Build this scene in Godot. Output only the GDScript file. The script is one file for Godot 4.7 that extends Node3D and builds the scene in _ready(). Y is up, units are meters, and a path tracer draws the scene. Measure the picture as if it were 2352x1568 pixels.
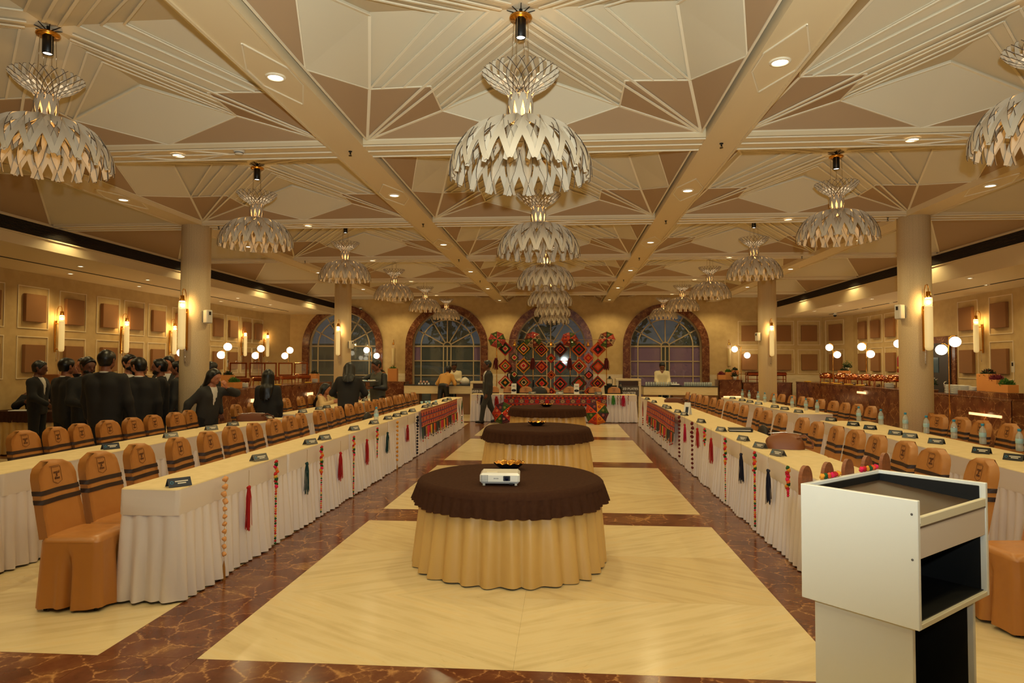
extends Node3D
# A banquet hall: long white tables, gold-covered chairs, folded-plane ceiling with lattice chandeliers.
# x right, y up, the hall runs away along -z. Distances below that are called "d" are along -z from the viewpoint.

var M := {}
var taken := {}
var rng := RandomNumberGenerator.new()
const HC := 3.66            # underside of the ceiling beams
const BEAM_X := [-5.58, -2.08, 1.48, 4.92]
const ROW := 3.4644
const ROW_FIRST := 6.4458
const BACK := 23.0
const LEFT := -10.0
const RIGHT := 9.0
const FASCIA_L := -7.8
const FASCIA_R := 7.0
const ORD := ["nearest", "second", "third", "fourth", "fifth", "sixth", "seventh", "eighth", "ninth", "tenth", "eleventh", "twelfth", "thirteenth", "fourteenth", "fifteenth", "sixteenth", "seventeenth", "eighteenth", "nineteenth", "twentieth", "twenty-first", "twenty-second", "twenty-third", "twenty-fourth"]
const COUNT := ["first", "second", "third", "fourth", "fifth", "sixth", "seventh", "eighth", "ninth", "tenth"]

func V(x: float, y: float, d: float) -> Vector3:
	return Vector3(x, y, -d)

# ---------------------------------------------------------------- names and tags
func numbered(called: String) -> String:
	var n: int = taken.get(called, 0)
	taken[called] = n + 1
	return called if n == 0 else "%s_%03d" % [called, n]

func tag(o: Node3D, label: String, category: String, group := "") -> Node3D:
	o.set_meta("label", label)
	o.set_meta("category", category)
	if group != "":
		o.set_meta("group", group)
	return o

func thing(called: String, label: String, category: String, at := Vector3.ZERO, turn := 0.0, group := "") -> Node3D:
	var o := Node3D.new()
	o.name = numbered(called)
	add_child(o)
	o.position = at
	o.rotation.y = turn
	return tag(o, label, category, group)

func struct_node(called: String) -> Node3D:
	var o := Node3D.new()
	o.name = called
	add_child(o)
	o.set_meta("kind", "structure")
	return o

func obj(called: String, st: SurfaceTool, m: Material, parent: Node3D = null) -> MeshInstance3D:
	st.generate_normals()
	return inst(called, st.commit(), m, parent)

func inst(called: String, mesh: Mesh, m: Material, parent: Node3D = null) -> MeshInstance3D:
	var o := MeshInstance3D.new()
	o.mesh = mesh
	o.cast_shadow = GeometryInstance3D.SHADOW_CASTING_SETTING_ON
	if m:
		o.material_override = m
	if parent == null:
		o.name = numbered(called)
		add_child(o)
	else:
		o.name = called
		parent.add_child(o, true)
	return o

func grouped(called: String, parent: Node3D) -> Node3D:
	var o := Node3D.new()
	o.name = called
	parent.add_child(o, true)
	return o

func copy_of(src: Node3D, called: String, at: Vector3, turn: float, label: String, category: String, group := "") -> Node3D:
	var r: Node3D = src.duplicate()
	r.name = numbered(called)
	add_child(r)
	r.position = at
	r.rotation = Vector3(0, turn, 0)
	return tag(r, label, category, group)

# ---------------------------------------------------------------- shapes
func ns() -> SurfaceTool:
	var st := SurfaceTool.new()
	st.begin(Mesh.PRIMITIVE_TRIANGLES)
	return st

func vtx(st: SurfaceTool, p: Vector3, uv := Vector2.ZERO) -> void:
	st.set_uv(uv)
	st.add_vertex(p)

func quad(st: SurfaceTool, a: Vector3, b: Vector3, c: Vector3, d: Vector3, sm := -1, uvr := Rect2(0, 0, 1, 1)) -> void:
	st.set_smooth_group(sm)
	var u0 := uvr.position
	var u1 := uvr.end
	var uv := [Vector2(u0.x, u1.y), Vector2(u0.x, u0.y), Vector2(u1.x, u0.y), Vector2(u1.x, u1.y)]
	vtx(st, a, uv[0]); vtx(st, b, uv[1]); vtx(st, c, uv[2])
	vtx(st, a, uv[0]); vtx(st, c, uv[2]); vtx(st, d, uv[3])

func tri(st: SurfaceTool, a: Vector3, b: Vector3, c: Vector3) -> void:
	st.set_smooth_group(-1)
	vtx(st, a); vtx(st, b); vtx(st, c)

func tri_out(st: SurfaceTool, a: Vector3, b: Vector3, c: Vector3, from: Vector3) -> void:
	if (c - a).cross(b - a).dot((a + b + c) / 3.0 - from) < 0.0:
		tri(st, a, c, b)
	else:
		tri(st, a, b, c)

func box(st: SurfaceTool, c: Vector3, size: Vector3, b := Basis.IDENTITY, bevel := 0.0) -> void:
	var h := size * 0.5
	var ax := [b.x, b.y, b.z]
	for i in 3:
		for s in [-1.0, 1.0]:
			var n: Vector3 = ax[i] * s
			var u: Vector3 = ax[(i + 1) % 3] * s
			var w: Vector3 = ax[(i + 2) % 3]
			var o: Vector3 = c + n * h[i]
			u *= h[(i + 1) % 3] - bevel
			w *= h[(i + 2) % 3] - bevel
			quad(st, o - u - w, o - u + w, o + u + w, o + u - w)
	if bevel <= 0.0:
		return
	for i in 3:
		var j := (i + 1) % 3
		var k := (i + 2) % 3
		for s in [-1.0, 1.0]:
			for t in [-1.0, 1.0]:
				var e1: Vector3 = ax[i] * s * h[i] + ax[j] * t * (h[j] - bevel)
				var e2: Vector3 = ax[i] * s * (h[i] - bevel) + ax[j] * t * h[j]
				var w: Vector3 = ax[k] * (h[k] - bevel)
				tri_out(st, c + e1 - w, c + e1 + w, c + e2 + w, c)
				tri_out(st, c + e1 - w, c + e2 + w, c + e2 - w, c)
	for s in [-1.0, 1.0]:
		for t in [-1.0, 1.0]:
			for r in [-1.0, 1.0]:
				var g := [ax[0] * s, ax[1] * t, ax[2] * r]
				var p := []
				for i in 3:
					var q: Vector3 = c
					for j in 3:
						q += g[j] * (h[j] if i == j else h[j] - bevel)
					p.append(q)
				tri_out(st, p[0], p[1], p[2], c)

func grid(st: SurfaceTool, rows: Array, closed := false, sm := 0, uvs := Vector2.ONE) -> void:
	st.set_smooth_group(sm)
	var nr := rows.size()
	for i in nr - 1:
		var a: PackedVector3Array = rows[i]
		var b: PackedVector3Array = rows[i + 1]
		var n := a.size()
		var last := n if closed else n - 1
		for j in last:
			var k := (j + 1) % n
			var u0 := uvs.x * j / last
			var u1 := uvs.x * (j + 1) / last
			var v0 := uvs.y * i / (nr - 1.0)
			var v1 := uvs.y * (i + 1) / (nr - 1.0)
			vtx(st, a[j], Vector2(u0, v0)); vtx(st, b[j], Vector2(u0, v1)); vtx(st, b[k], Vector2(u1, v1))
			vtx(st, a[j], Vector2(u0, v0)); vtx(st, b[k], Vector2(u1, v1)); vtx(st, a[k], Vector2(u1, v0))

func fan(st: SurfaceTool, ring: PackedVector3Array, c: Vector3, flip := false) -> void:
	st.set_smooth_group(-1)
	var n := ring.size()
	for j in n:
		var k := (j + 1) % n
		if flip:
			vtx(st, c); vtx(st, ring[k]); vtx(st, ring[j])
		else:
			vtx(st, c); vtx(st, ring[j]); vtx(st, ring[k])

# profile of (radius, height), turned about the y axis at "at"
func lathe(st: SurfaceTool, prof: Array, seg: int, at := Vector3.ZERO, sm := 0, basis := Basis.IDENTITY) -> void:
	var rows := []
	for p in prof:
		var r := PackedVector3Array()
		for j in seg:
			var a := TAU * j / seg
			r.append(at + basis * Vector3(cos(a) * p.x, p.y, sin(a) * p.x))
		rows.append(r)
	grid(st, rows, true, sm)

func tube(st: SurfaceTool, path: Array, r0: float, r1 := -1.0, seg := 8, caps := true) -> void:
	if r1 < 0.0:
		r1 = r0
	var rows := []
	var n := path.size()
	var t: Vector3 = (path[1] - path[0]).normalized()
	var s := t.cross(Vector3.UP)
	if s.length() < 0.01:
		s = t.cross(Vector3.RIGHT)
	s = s.normalized()
	for i in n:
		if i > 0 and i < n - 1:
			t = (path[i + 1] - path[i - 1]).normalized()
		elif i == n - 1:
			t = (path[i] - path[i - 1]).normalized()
		s = (s - t * s.dot(t)).normalized()
		var w := t.cross(s)
		var r := lerpf(r0, r1, i / (n - 1.0))
		var ring := PackedVector3Array()
		for j in seg:
			var a := TAU * j / seg
			ring.append(path[i] + (s * cos(a) + w * sin(a)) * r)
		rows.append(ring)
	grid(st, rows, true)
	if caps:
		fan(st, rows[0], path[0], true)
		fan(st, rows[n - 1], path[n - 1])

func ball(st: SurfaceTool, c: Vector3, r: Vector3, seg := 12, rings := 8) -> void:
	var rows := []
	for i in rings + 1:
		var t := PI * i / rings
		var ring := PackedVector3Array()
		for j in seg:
			var a := TAU * j / seg
			ring.append(c + Vector3(cos(a) * sin(t) * r.x, cos(t) * r.y, sin(a) * sin(t) * r.z))
		rows.append(ring)
	grid(st, rows, true)

# flat outline pushed out: points in the plane (u, v) of basis b, depth along b.z
func plate(st: SurfaceTool, pts: PackedVector2Array, depth: float, at := Vector3.ZERO, b := Basis.IDENTITY) -> void:
	var idx := Geometry2D.triangulate_polygon(pts)
	for s in [0.5, -0.5]:
		var z: Vector3 = b.z * depth * s
		for i in range(0, idx.size(), 3):
			var p := []
			for k in 3:
				var q := pts[idx[i + k]]
				p.append(at + b.x * q.x + b.y * q.y + z)
			tri_out(st, p[0], p[1], p[2], p[0] - z)
	for i in pts.size():
		var p := pts[i]
		var q := pts[(i + 1) % pts.size()]
		var a := at + b.x * p.x + b.y * p.y
		var c := at + b.x * q.x + b.y * q.y
		var z := b.z * depth * 0.5
		quad(st, a - z, a + z, c + z, c - z)

func text_mesh(s: String, size: float, depth := 0.002, face := "Droid Sans", bold := true) -> TextMesh:
	var t := TextMesh.new()
	var f := SystemFont.new()
	f.font_names = PackedStringArray([face])
	f.font_weight = 700 if bold else 400
	t.font = f
	t.text = s
	t.font_size = 32
	t.pixel_size = size / 32.0
	t.depth = depth
	t.curve_step = 4.0
	return t

# ---------------------------------------------------------------- materials and textures
func mat(c: Color, rough := 0.6, metal := 0.0, spec := 0.5) -> StandardMaterial3D:
	var m := StandardMaterial3D.new()
	m.albedo_color = c
	m.roughness = rough
	m.metallic = metal
	m.metallic_specular = spec
	m.cull_mode = BaseMaterial3D.CULL_DISABLED
	return m

func glow(c: Color, e: float) -> StandardMaterial3D:
	var m := mat(c, 0.5)
	m.emission_enabled = true
	m.emission = c
	m.emission_energy_multiplier = e
	return m

func noise(freq: float, kind := FastNoiseLite.TYPE_SIMPLEX_SMOOTH, fractal := FastNoiseLite.FRACTAL_FBM, oct := 4, sd := 1, warp := 0.0) -> FastNoiseLite:
	var n := FastNoiseLite.new()
	n.noise_type = kind
	n.seed = sd
	n.frequency = freq
	n.fractal_type = fractal
	n.fractal_octaves = oct
	if warp > 0.0:
		n.domain_warp_enabled = true
		n.domain_warp_amplitude = warp
		n.domain_warp_frequency = freq * 0.8
	return n

func noise_bytes(n: FastNoiseLite, w: int, h: int, norm := true) -> PackedByteArray:
	var im := n.get_seamless_image(w, h, false, false, 0.15, norm)
	im.convert(Image.FORMAT_L8)
	return im.get_data()

func tex_from(w: int, h: int, data: PackedByteArray) -> ImageTexture:
	return ImageTexture.create_from_image(Image.create_from_data(w, h, false, Image.FORMAT_RGB8, data))

func lut(stops: Array) -> Array:
	var g := Gradient.new()
	var off := PackedFloat32Array()
	var col := PackedColorArray()
	for s in stops:
		off.append(s[0]); col.append(s[1])
	g.offsets = off
	g.colors = col
	var out := []
	for i in 256:
		out.append(g.sample(i / 255.0))
	return out

func cellular(freq: float, sd: int, ret: int, warp: float) -> FastNoiseLite:
	var n := noise(freq, FastNoiseLite.TYPE_CELLULAR, FastNoiseLite.FRACTAL_NONE, 1, sd, warp)
	n.cellular_return_type = ret
	n.cellular_jitter = 1.0
	n.domain_warp_fractal_type = FastNoiseLite.DOMAIN_WARP_FRACTAL_PROGRESSIVE
	n.domain_warp_fractal_octaves = 3
	return n

func brown_marble() -> ImageTexture:
	# broken brown stone: angular fragments of different browns in a net of tan veins
	var n := 768
	var ed := noise_bytes(cellular(0.013, 4, FastNoiseLite.RETURN_DISTANCE2_SUB, 34.0), n, n)
	var tone := noise_bytes(cellular(0.013, 4, FastNoiseLite.RETURN_CELL_VALUE, 34.0), n, n)
	var fine := noise_bytes(cellular(0.034, 12, FastNoiseLite.RETURN_DISTANCE2_SUB, 22.0), n, n)
	var cloud := noise_bytes(noise(0.006, FastNoiseLite.TYPE_SIMPLEX_SMOOTH, FastNoiseLite.FRACTAL_FBM, 4, 3, 40.0), n, n)
	var grain := noise_bytes(noise(0.06, FastNoiseLite.TYPE_SIMPLEX_SMOOTH, FastNoiseLite.FRACTAL_FBM, 3, 33), n, n)
	var base := lut([[0.0, Color(0.30, 0.155, 0.10)], [0.4, Color(0.40, 0.225, 0.145)], [0.7, Color(0.47, 0.30, 0.19)], [0.85, Color(0.58, 0.41, 0.25)], [1.0, Color(0.68, 0.52, 0.33)]])
	var out := PackedByteArray()
	out.resize(n * n * 3)
	var vein := Color(0.76, 0.57, 0.36)
	for i in n * n:
		var k: Color = base[clampi(tone[i] / 4 + cloud[i] * 3 / 4 + (grain[i] - 128) / 6 - 12, 0, 255)]
		var v := clampf(1.0 - ed[i] / 16.0, 0.0, 1.0) * 0.8 * clampf((cloud[i] + grain[i] - 150) / 90.0, 0.15, 1.0)
		v = maxf(v, clampf(1.0 - fine[i] / 13.0, 0.0, 1.0) * 0.7 * clampf((cloud[i] - 128) / 60.0, 0.0, 1.0))
		k = k.lerp(vein, v)
		out[i * 3] = int(k.r * 255); out[i * 3 + 1] = int(k.g * 255); out[i * 3 + 2] = int(k.b * 255)
	return tex_from(n, n, out)

func cream_marble() -> ImageTexture:
	var n := 768
	# long soft bedding streaks along u, with a few thin grey-green and ochre lines
	var im := noise(0.02, FastNoiseLite.TYPE_SIMPLEX_SMOOTH, FastNoiseLite.FRACTAL_FBM, 4, 5).get_seamless_image(96, n, false, false, 0.15)
	im.convert(Image.FORMAT_L8)
	im.resize(n, n, Image.INTERPOLATE_CUBIC)
	var a := im.get_data()
	im = noise(0.012, FastNoiseLite.TYPE_SIMPLEX_SMOOTH, FastNoiseLite.FRACTAL_RIDGED, 4, 15, 30.0).get_seamless_image(200, n, false, false, 0.15)
	im.convert(Image.FORMAT_L8)
	im.resize(n, n, Image.INTERPOLATE_CUBIC)
	var b := im.get_data()
	var c := noise_bytes(noise(0.01, FastNoiseLite.TYPE_SIMPLEX_SMOOTH, FastNoiseLite.FRACTAL_FBM, 5, 8, 20.0), n, n)
	var base := lut([[0.0, Color(0.77, 0.69, 0.53)], [0.3, Color(0.82, 0.74, 0.57)], [0.55, Color(0.85, 0.775, 0.61)], [0.75, Color(0.85, 0.76, 0.58)], [1.0, Color(0.88, 0.81, 0.66)]])
	var out := PackedByteArray()
	out.resize(n * n * 3)
	var line := Color(0.52, 0.45, 0.30)
	for i in n * n:
		var k: Color = base[clampi((a[i] * 3 + c[i]) / 4, 0, 255)]
		k = k.lerp(line, clampf((b[i] - 226) / 40.0, 0.0, 1.0) * 0.40 * c[i] / 160.0)
		out[i * 3] = int(minf(k.r, 1.0) * 255); out[i * 3 + 1] = int(minf(k.g, 1.0) * 255); out[i * 3 + 2] = int(minf(k.b, 1.0) * 255)
	return tex_from(n, n, out)

func speckle(c0: Color, c1: Color, freq: float, sd: int) -> NoiseTexture2D:
	var t := NoiseTexture2D.new()
	t.width = 256
	t.height = 256
	t.seamless = true
	t.noise = noise(freq, FastNoiseLite.TYPE_SIMPLEX_SMOOTH, FastNoiseLite.FRACTAL_FBM, 3, sd)
	var g := Gradient.new()
	g.offsets = PackedFloat32Array([0.25, 0.75])
	g.colors = PackedColorArray([c0, c1])
	t.color_ramp = g
	return t

func bumps(freq: float, sd: int, strength: float) -> NoiseTexture2D:
	var t := NoiseTexture2D.new()
	t.width = 256
	t.height = 256
	t.seamless = true
	t.as_normal_map = true
	t.bump_strength = strength
	t.noise = noise(freq, FastNoiseLite.TYPE_SIMPLEX_SMOOTH, FastNoiseLite.FRACTAL_FBM, 3, sd)
	return t

func world_tex(m: StandardMaterial3D, t: Texture2D, per_metre: float) -> StandardMaterial3D:
	m.albedo_texture = t
	m.albedo_color = Color.WHITE
	m.uv1_triplanar = true
	m.uv1_world_triplanar = true
	m.uv1_scale = Vector3.ONE * per_metre
	return m

# embroidered textile: bands of small triangles, discs and lozenges between stripes
func embroidery(w: int, h: int, bands: Array, sd: int) -> ImageTexture:
	var im := Image.create(w, h, false, Image.FORMAT_RGB8)
	var r := RandomNumberGenerator.new()
	r.seed = sd
	var y := 0
	for b in bands:
		var bh: int = b.h
		im.fill_rect(Rect2i(0, y, w, bh), b.c)
		var step: int = b.get("step", 0)
		if step > 0:
			var cols: Array = b.cols
			var n := w / step
			for i in n:
				var col: Color = cols[i % cols.size()]
				var cx := i * step + step / 2
				for yy in bh:
					var f := (yy + 0.5) / bh
					var half := 0.0
					match b.shape:
						"tri": half = step * 0.5 * f
						"disc": half = step * 0.42 * sqrt(maxf(0.0, 1.0 - pow(f * 2 - 1, 2)))
						"loz": half = step * 0.5 * (1.0 - absf(f * 2 - 1))
						"bar": half = step * 0.3
						"hook": half = step * (0.16 + 0.3 * absf(sin(f * 9.0)))
					if half >= 0.5:
						im.fill_rect(Rect2i(int(cx - half), y + yy, int(maxf(1.0, half * 2)), 1), col)
				if b.has("dot"):
					var d: int = maxi(2, step / 5)
					im.fill_rect(Rect2i(cx - d / 2, y + bh / 2 - d / 2, d, d), b.dot)
		y += bh
	return ImageTexture.create_from_image(im)

func make_materials() -> void:
	M.ceil = mat(Color(0.83, 0.785, 0.68), 0.75)
	M.ceil_tan = mat(Color(0.66, 0.545, 0.41), 0.8)
	M.ceil_strip = mat(Color(0.82, 0.77, 0.66), 0.75)
	M.beam = mat(Color(0.855, 0.775, 0.62), 0.7)
	M.trim = mat(Color(0.90, 0.85, 0.74), 0.6)
	M.wall = world_tex(mat(Color.WHITE, 0.8), speckle(Color(0.74, 0.62, 0.40), Color(0.77, 0.65, 0.43), 0.02, 4), 0.7)
	M.wall_trim = mat(Color(0.88, 0.80, 0.64), 0.6)
	M.column = world_tex(mat(Color.WHITE, 0.55), speckle(Color(0.76, 0.66, 0.50), Color(0.88, 0.79, 0.62), 0.22, 6), 1.6)
	M.cream_stone = mat(Color.WHITE, 0.2, 0.0, 0.36)
	M.cream_stone.albedo_texture = cream_marble()
	M.cream_stone_dark = mat(Color(0.97, 0.955, 0.93), 0.2, 0.0, 0.36)
	M.cream_stone_dark.albedo_texture = M.cream_stone.albedo_texture
	var bm := brown_marble()
	M.brown_stone = world_tex(mat(Color.WHITE, 0.17, 0.0, 0.38), bm, 0.5)
	M.brown_counter = world_tex(mat(Color.WHITE, 0.2, 0.0, 0.42), bm, 0.5)
	M.brown_arch = world_tex(mat(Color.WHITE, 0.2, 0.0, 0.42), bm, 0.8)
	M.cream_counter = world_tex(mat(Color.WHITE, 0.3), M.cream_stone.albedo_texture, 0.6)
	M.acoustic = world_tex(mat(Color.WHITE, 0.95), speckle(Color(0.53, 0.36, 0.20), Color(0.57, 0.39, 0.22), 0.2, 12), 3.0)
	M.dark_metal = mat(Color(0.035, 0.033, 0.03), 0.5, 0.3)
	M.black = mat(Color(0.02, 0.02, 0.022), 0.45)
	M.black_board = mat(Color(0.02, 0.022, 0.022), 0.5)
	M.slot = mat(Color(0.10, 0.07, 0.05), 0.9)
	M.grille = mat(Color(0.24, 0.19, 0.14), 0.45, 0.5)
	M.brass = mat(Color(0.86, 0.62, 0.26), 0.22, 1.0)
	M.steel = mat(Color(0.80, 0.77, 0.72), 0.2, 1.0)
	M.copper = mat(Color(0.72, 0.42, 0.27), 0.16, 1.0)
	M.ply = mat(Color(0.78, 0.72, 0.62), 0.6)
	M.ply_edge = mat(Color(0.20, 0.14, 0.10), 0.7)
	M.gold_satin = mat(Color(0.68, 0.44, 0.19), 0.40, 0.0, 0.6)
	M.gold_satin.normal_enabled = true
	M.gold_satin.normal_texture = bumps(0.012, 31, 5.0)
	M.gold_satin.normal_scale = 0.5
	M.gold_satin.uv1_triplanar = true
	M.gold_satin.uv1_scale = Vector3.ONE * 1.3
	M.gold_satin.rim_enabled = true
	M.gold_satin.rim = 0.35
	M.gold_satin.rim_tint = 0.8
	M.band = mat(Color(0.17, 0.085, 0.05), 0.6)
	M.print = mat(Color(0.34, 0.18, 0.07), 0.7)
	M.white_satin = mat(Color(0.85, 0.81, 0.81), 0.30, 0.0, 0.65)
	M.yoke = mat(Color(0.84, 0.79, 0.76), 0.55)
	M.top_cloth = world_tex(mat(Color.WHITE, 0.85), speckle(Color(0.83, 0.745, 0.56), Color(0.855, 0.77, 0.59), 0.03, 44), 1.0)
	M.brown_cloth = world_tex(mat(Color.WHITE, 0.9, 0.0, 0.2), speckle(Color(0.225, 0.135, 0.09), Color(0.25, 0.155, 0.105), 0.05, 45), 2.0)
	M.gold_skirt = mat(Color(0.78, 0.63, 0.37), 0.42, 0.0, 0.6)
	M.laminate = mat(Color(0.87, 0.86, 0.82), 0.38)
	M.laminate_edge = mat(Color(0.83, 0.79, 0.68), 0.5)
	M.laminate_in = mat(Color(0.80, 0.74, 0.68), 0.5)
	M.tray_board = mat(Color(0.30, 0.225, 0.15), 0.3)
	M.wood = world_tex(mat(Color.WHITE, 0.5), speckle(Color(0.42, 0.22, 0.10), Color(0.52, 0.29, 0.14), 0.06, 51), 3.0)
	M.light_wood = mat(Color(0.80, 0.53, 0.26), 0.55)
	M.skin = mat(Color(0.50, 0.30, 0.20), 0.55)
	M.skin_dark = mat(Color(0.36, 0.20, 0.125), 0.55)
	M.skin_light = mat(Color(0.66, 0.42, 0.29), 0.55)
	M.suit = mat(Color(0.085, 0.08, 0.08), 0.85)
	M.suit_b = mat(Color(0.105, 0.095, 0.09), 0.85)
	M.suit_grey = mat(Color(0.17, 0.165, 0.155), 0.85)
	M.trouser = mat(Color(0.05, 0.045, 0.045), 0.85)
	M.shirt = mat(Color(0.82, 0.80, 0.76), 0.7)
	M.shirt_cream = mat(Color(0.86, 0.80, 0.64), 0.7)
	M.shirt_ochre = mat(Color(0.74, 0.54, 0.25), 0.75)
	M.vest = mat(Color(0.30, 0.29, 0.24), 0.8)
	M.kurta = mat(Color(0.60, 0.54, 0.30), 0.75)
	M.beige_top = mat(Color(0.80, 0.68, 0.48), 0.75)
	M.hair = mat(Color(0.022, 0.018, 0.016), 0.4)
	M.hair_brown = mat(Color(0.05, 0.033, 0.024), 0.45)
	M.shoe = mat(Color(0.03, 0.025, 0.022), 0.35)
	M.tie = mat(Color(0.06, 0.06, 0.09), 0.5)
	M.white = mat(Color(0.88, 0.87, 0.84), 0.45)
	M.offwhite = mat(Color(0.82, 0.79, 0.72), 0.5)
	M.plastic = mat(Color(0.90, 0.89, 0.86), 0.18)
	M.grey = mat(Color(0.35, 0.34, 0.33), 0.5)
	M.navy_card = mat(Color(0.11, 0.15, 0.22), 0.4)
	M.grey_card = mat(Color(0.36, 0.34, 0.31), 0.3)
	M.red_yarn = mat(Color(0.66, 0.05, 0.045), 0.85)
	M.teal_yarn = mat(Color(0.02, 0.20, 0.20), 0.85)
	M.navy_yarn = mat(Color(0.06, 0.04, 0.13), 0.85)
	M.pink_yarn = mat(Color(0.72, 0.04, 0.22), 0.85)
	M.green_yarn = mat(Color(0.22, 0.50, 0.17), 0.85)
	M.maroon_yarn = mat(Color(0.36, 0.03, 0.03), 0.85)
	M.ochre_yarn = mat(Color(0.62, 0.42, 0.16), 0.85)
	M.thread = mat(Color(0.60, 0.47, 0.28), 0.9)
	M.bead_wood = mat(Color(0.82, 0.58, 0.34), 0.5)
	M.leather = mat(Color(0.37, 0.20, 0.11), 0.5, 0.0, 0.35)
	M.leather_dark = mat(Color(0.045, 0.035, 0.03), 0.5)
	M.bottle = mat(Color(0.82, 0.86, 0.84, 0.45), 0.1)
	M.bottle.transparency = BaseMaterial3D.TRANSPARENCY_ALPHA
	M.blue_cap = mat(Color(0.15, 0.52, 0.68), 0.4)
	M.leaf = mat(Color(0.10, 0.19, 0.05), 0.7)
	M.leaf_bright = mat(Color(0.25, 0.42, 0.11), 0.7)
	M.petal_pink = mat(Color(0.50, 0.16, 0.20), 0.7)
	M.petal_orange = mat(Color(0.72, 0.32, 0.12), 0.7)
	M.frame = mat(Color(0.70, 0.62, 0.46), 0.55)
	M.glass = mat(Color(0.75, 0.82, 0.80, 0.07), 0.03)
	M.glass.transparency = BaseMaterial3D.TRANSPARENCY_ALPHA
	M.film = mat(Color(0.70, 0.58, 0.72, 0.30), 0.05)
	M.film.transparency = BaseMaterial3D.TRANSPARENCY_ALPHA
	M.clear = mat(Color(0.95, 0.96, 0.95, 0.06), 0.03)
	M.clear.transparency = BaseMaterial3D.TRANSPARENCY_ALPHA
	M.lamp = glow(Color(1.0, 0.93, 0.80), 9.0)
	M.lamp_warm = glow(Color(1.0, 0.80, 0.50), 2.2)
	M.globe = glow(Color(1.0, 0.95, 0.84), 5.0)
	M.niche = glow(Color(1.0, 0.80, 0.56), 2.2)
	M.spot_face = glow(Color(1.0, 0.98, 0.94), 7.0)
	M.yellow_cloth = mat(Color(0.80, 0.62, 0.16), 0.8)
	M.sign = mat(Color(0.30, 0.25, 0.20), 0.5)
	M.fire_red = mat(Color(0.55, 0.05, 0.04), 0.35)
	M.asphalt = mat(Color(0.16, 0.15, 0.15), 0.9)
	M.car_white = mat(Color(0.70, 0.70, 0.72), 0.3)
	M.car_dark = mat(Color(0.03, 0.03, 0.035), 0.3)
	M.hedge = mat(Color(0.10, 0.12, 0.08), 0.9)
	M.far_wall = mat(Color(0.30, 0.29, 0.28), 0.9)
	M.pink_pom = mat(Color(0.80, 0.05, 0.25), 0.85)
	M.red_pom = mat(Color(0.68, 0.05, 0.06), 0.85)
	M.green_pom = mat(Color(0.06, 0.28, 0.07), 0.85)
	M.orange_pom = mat(Color(0.82, 0.30, 0.06), 0.85)
	M.ochre_pom = mat(Color(0.80, 0.52, 0.10), 0.85)
	M.olive = mat(Color(0.22, 0.20, 0.09), 0.85)
	M.lantern_green = mat(Color(0.025, 0.075, 0.065), 0.4)
	M.bottle_body = mat(Color(0.80, 0.84, 0.82, 0.40), 0.12)
	M.bottle_body.transparency = BaseMaterial3D.TRANSPARENCY_ALPHA
	M.bottle_label = mat(Color(0.62, 0.76, 0.80), 0.5)
	M.sign_wood = mat(Color(0.52, 0.36, 0.20), 0.5)
	M.pinkish = mat(Color(0.80, 0.62, 0.54), 0.5)
	M.cab_wood = mat(Color(0.55, 0.33, 0.16), 0.55)

# ---------------------------------------------------------------- start
func _ready() -> void:
	rng.seed = 7
	var cam := Camera3D.new()
	cam.name = "camera"
	add_child(cam)
	var fwd := Vector3(-0.07538797, 0.03269417, -0.99661815)
	cam.transform = Transform3D(Basis(Vector3(0.99715427, 0.00259861, -0.07534327), Vector3(-0.00012653, 0.99946202, 0.03279704), -fwd).orthonormalized(), Vector3(0, 1.586, 0))
	cam.fov = 53.37
	cam.near = 0.05
	cam.far = 200.0
	cam.current = true
	var e := Environment.new()
	e.tonemap_mode = Environment.TONE_MAPPER_LINEAR
	e.tonemap_exposure = 0.66
	e.sdfgi_enabled = true
	e.ssao_enabled = true
	e.ssil_enabled = true
	e.background_mode = Environment.BG_SKY
	var sm := ProceduralSkyMaterial.new()      # last light of dusk
	sm.sky_top_color = Color(0.33, 0.35, 0.36)
	sm.sky_horizon_color = Color(0.40, 0.42, 0.44)
	sm.ground_horizon_color = Color(0.22, 0.22, 0.23)
	sm.ground_bottom_color = Color(0.12, 0.12, 0.12)
	var sky := Sky.new()
	sky.sky_material = sm
	e.sky = sky
	e.background_energy_multiplier = 0.45
	var we := WorldEnvironment.new()
	we.name = "world_environment"
	we.environment = e
	add_child(we)
	camera_flash(Vector3(0.06, 1.78, 0.16), 36.0)
	make_materials()
	build_floor()
	build_walls()
	build_ceiling()
	build_windows()
	build_columns()
	build_outside()
	build_downlights()
	build_chandeliers()
	build_sconces()
	build_acoustic()
	build_tables()
	build_chairs()
	build_round_tables()
	build_podium()
	build_table_dressing()
	build_head_table()
	build_table_items()
	build_counters()
	build_globe_lamps()
	build_small_wall_things()
	build_people()

func spot(parent: Node3D, at: Vector3, dir: Vector3, energy: float, angle: float, c: Color, size := 0.05, soft := 0.6) -> SpotLight3D:
	var l := SpotLight3D.new()
	l.name = "light"
	l.light_energy = energy
	l.light_color = c
	l.spot_angle = angle
	l.spot_angle_attenuation = soft
	l.spot_range = 40.0
	l.spot_attenuation = 2.0
	l.light_size = size
	l.shadow_enabled = true
	parent.add_child(l, true)
	l.position = at
	var up := Vector3.FORWARD if absf(dir.normalized().y) > 0.95 else Vector3.UP
	l.basis = Basis.looking_at(dir, up)
	return l

func omni(parent: Node3D, at: Vector3, energy: float, c: Color, size := 0.05) -> OmniLight3D:
	var l := OmniLight3D.new()
	l.name = "light"
	l.light_energy = energy
	l.light_color = c
	l.omni_range = 40.0
	l.omni_attenuation = 2.0
	l.light_size = size
	l.shadow_enabled = true
	parent.add_child(l, true)
	l.position = at
	return l

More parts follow.
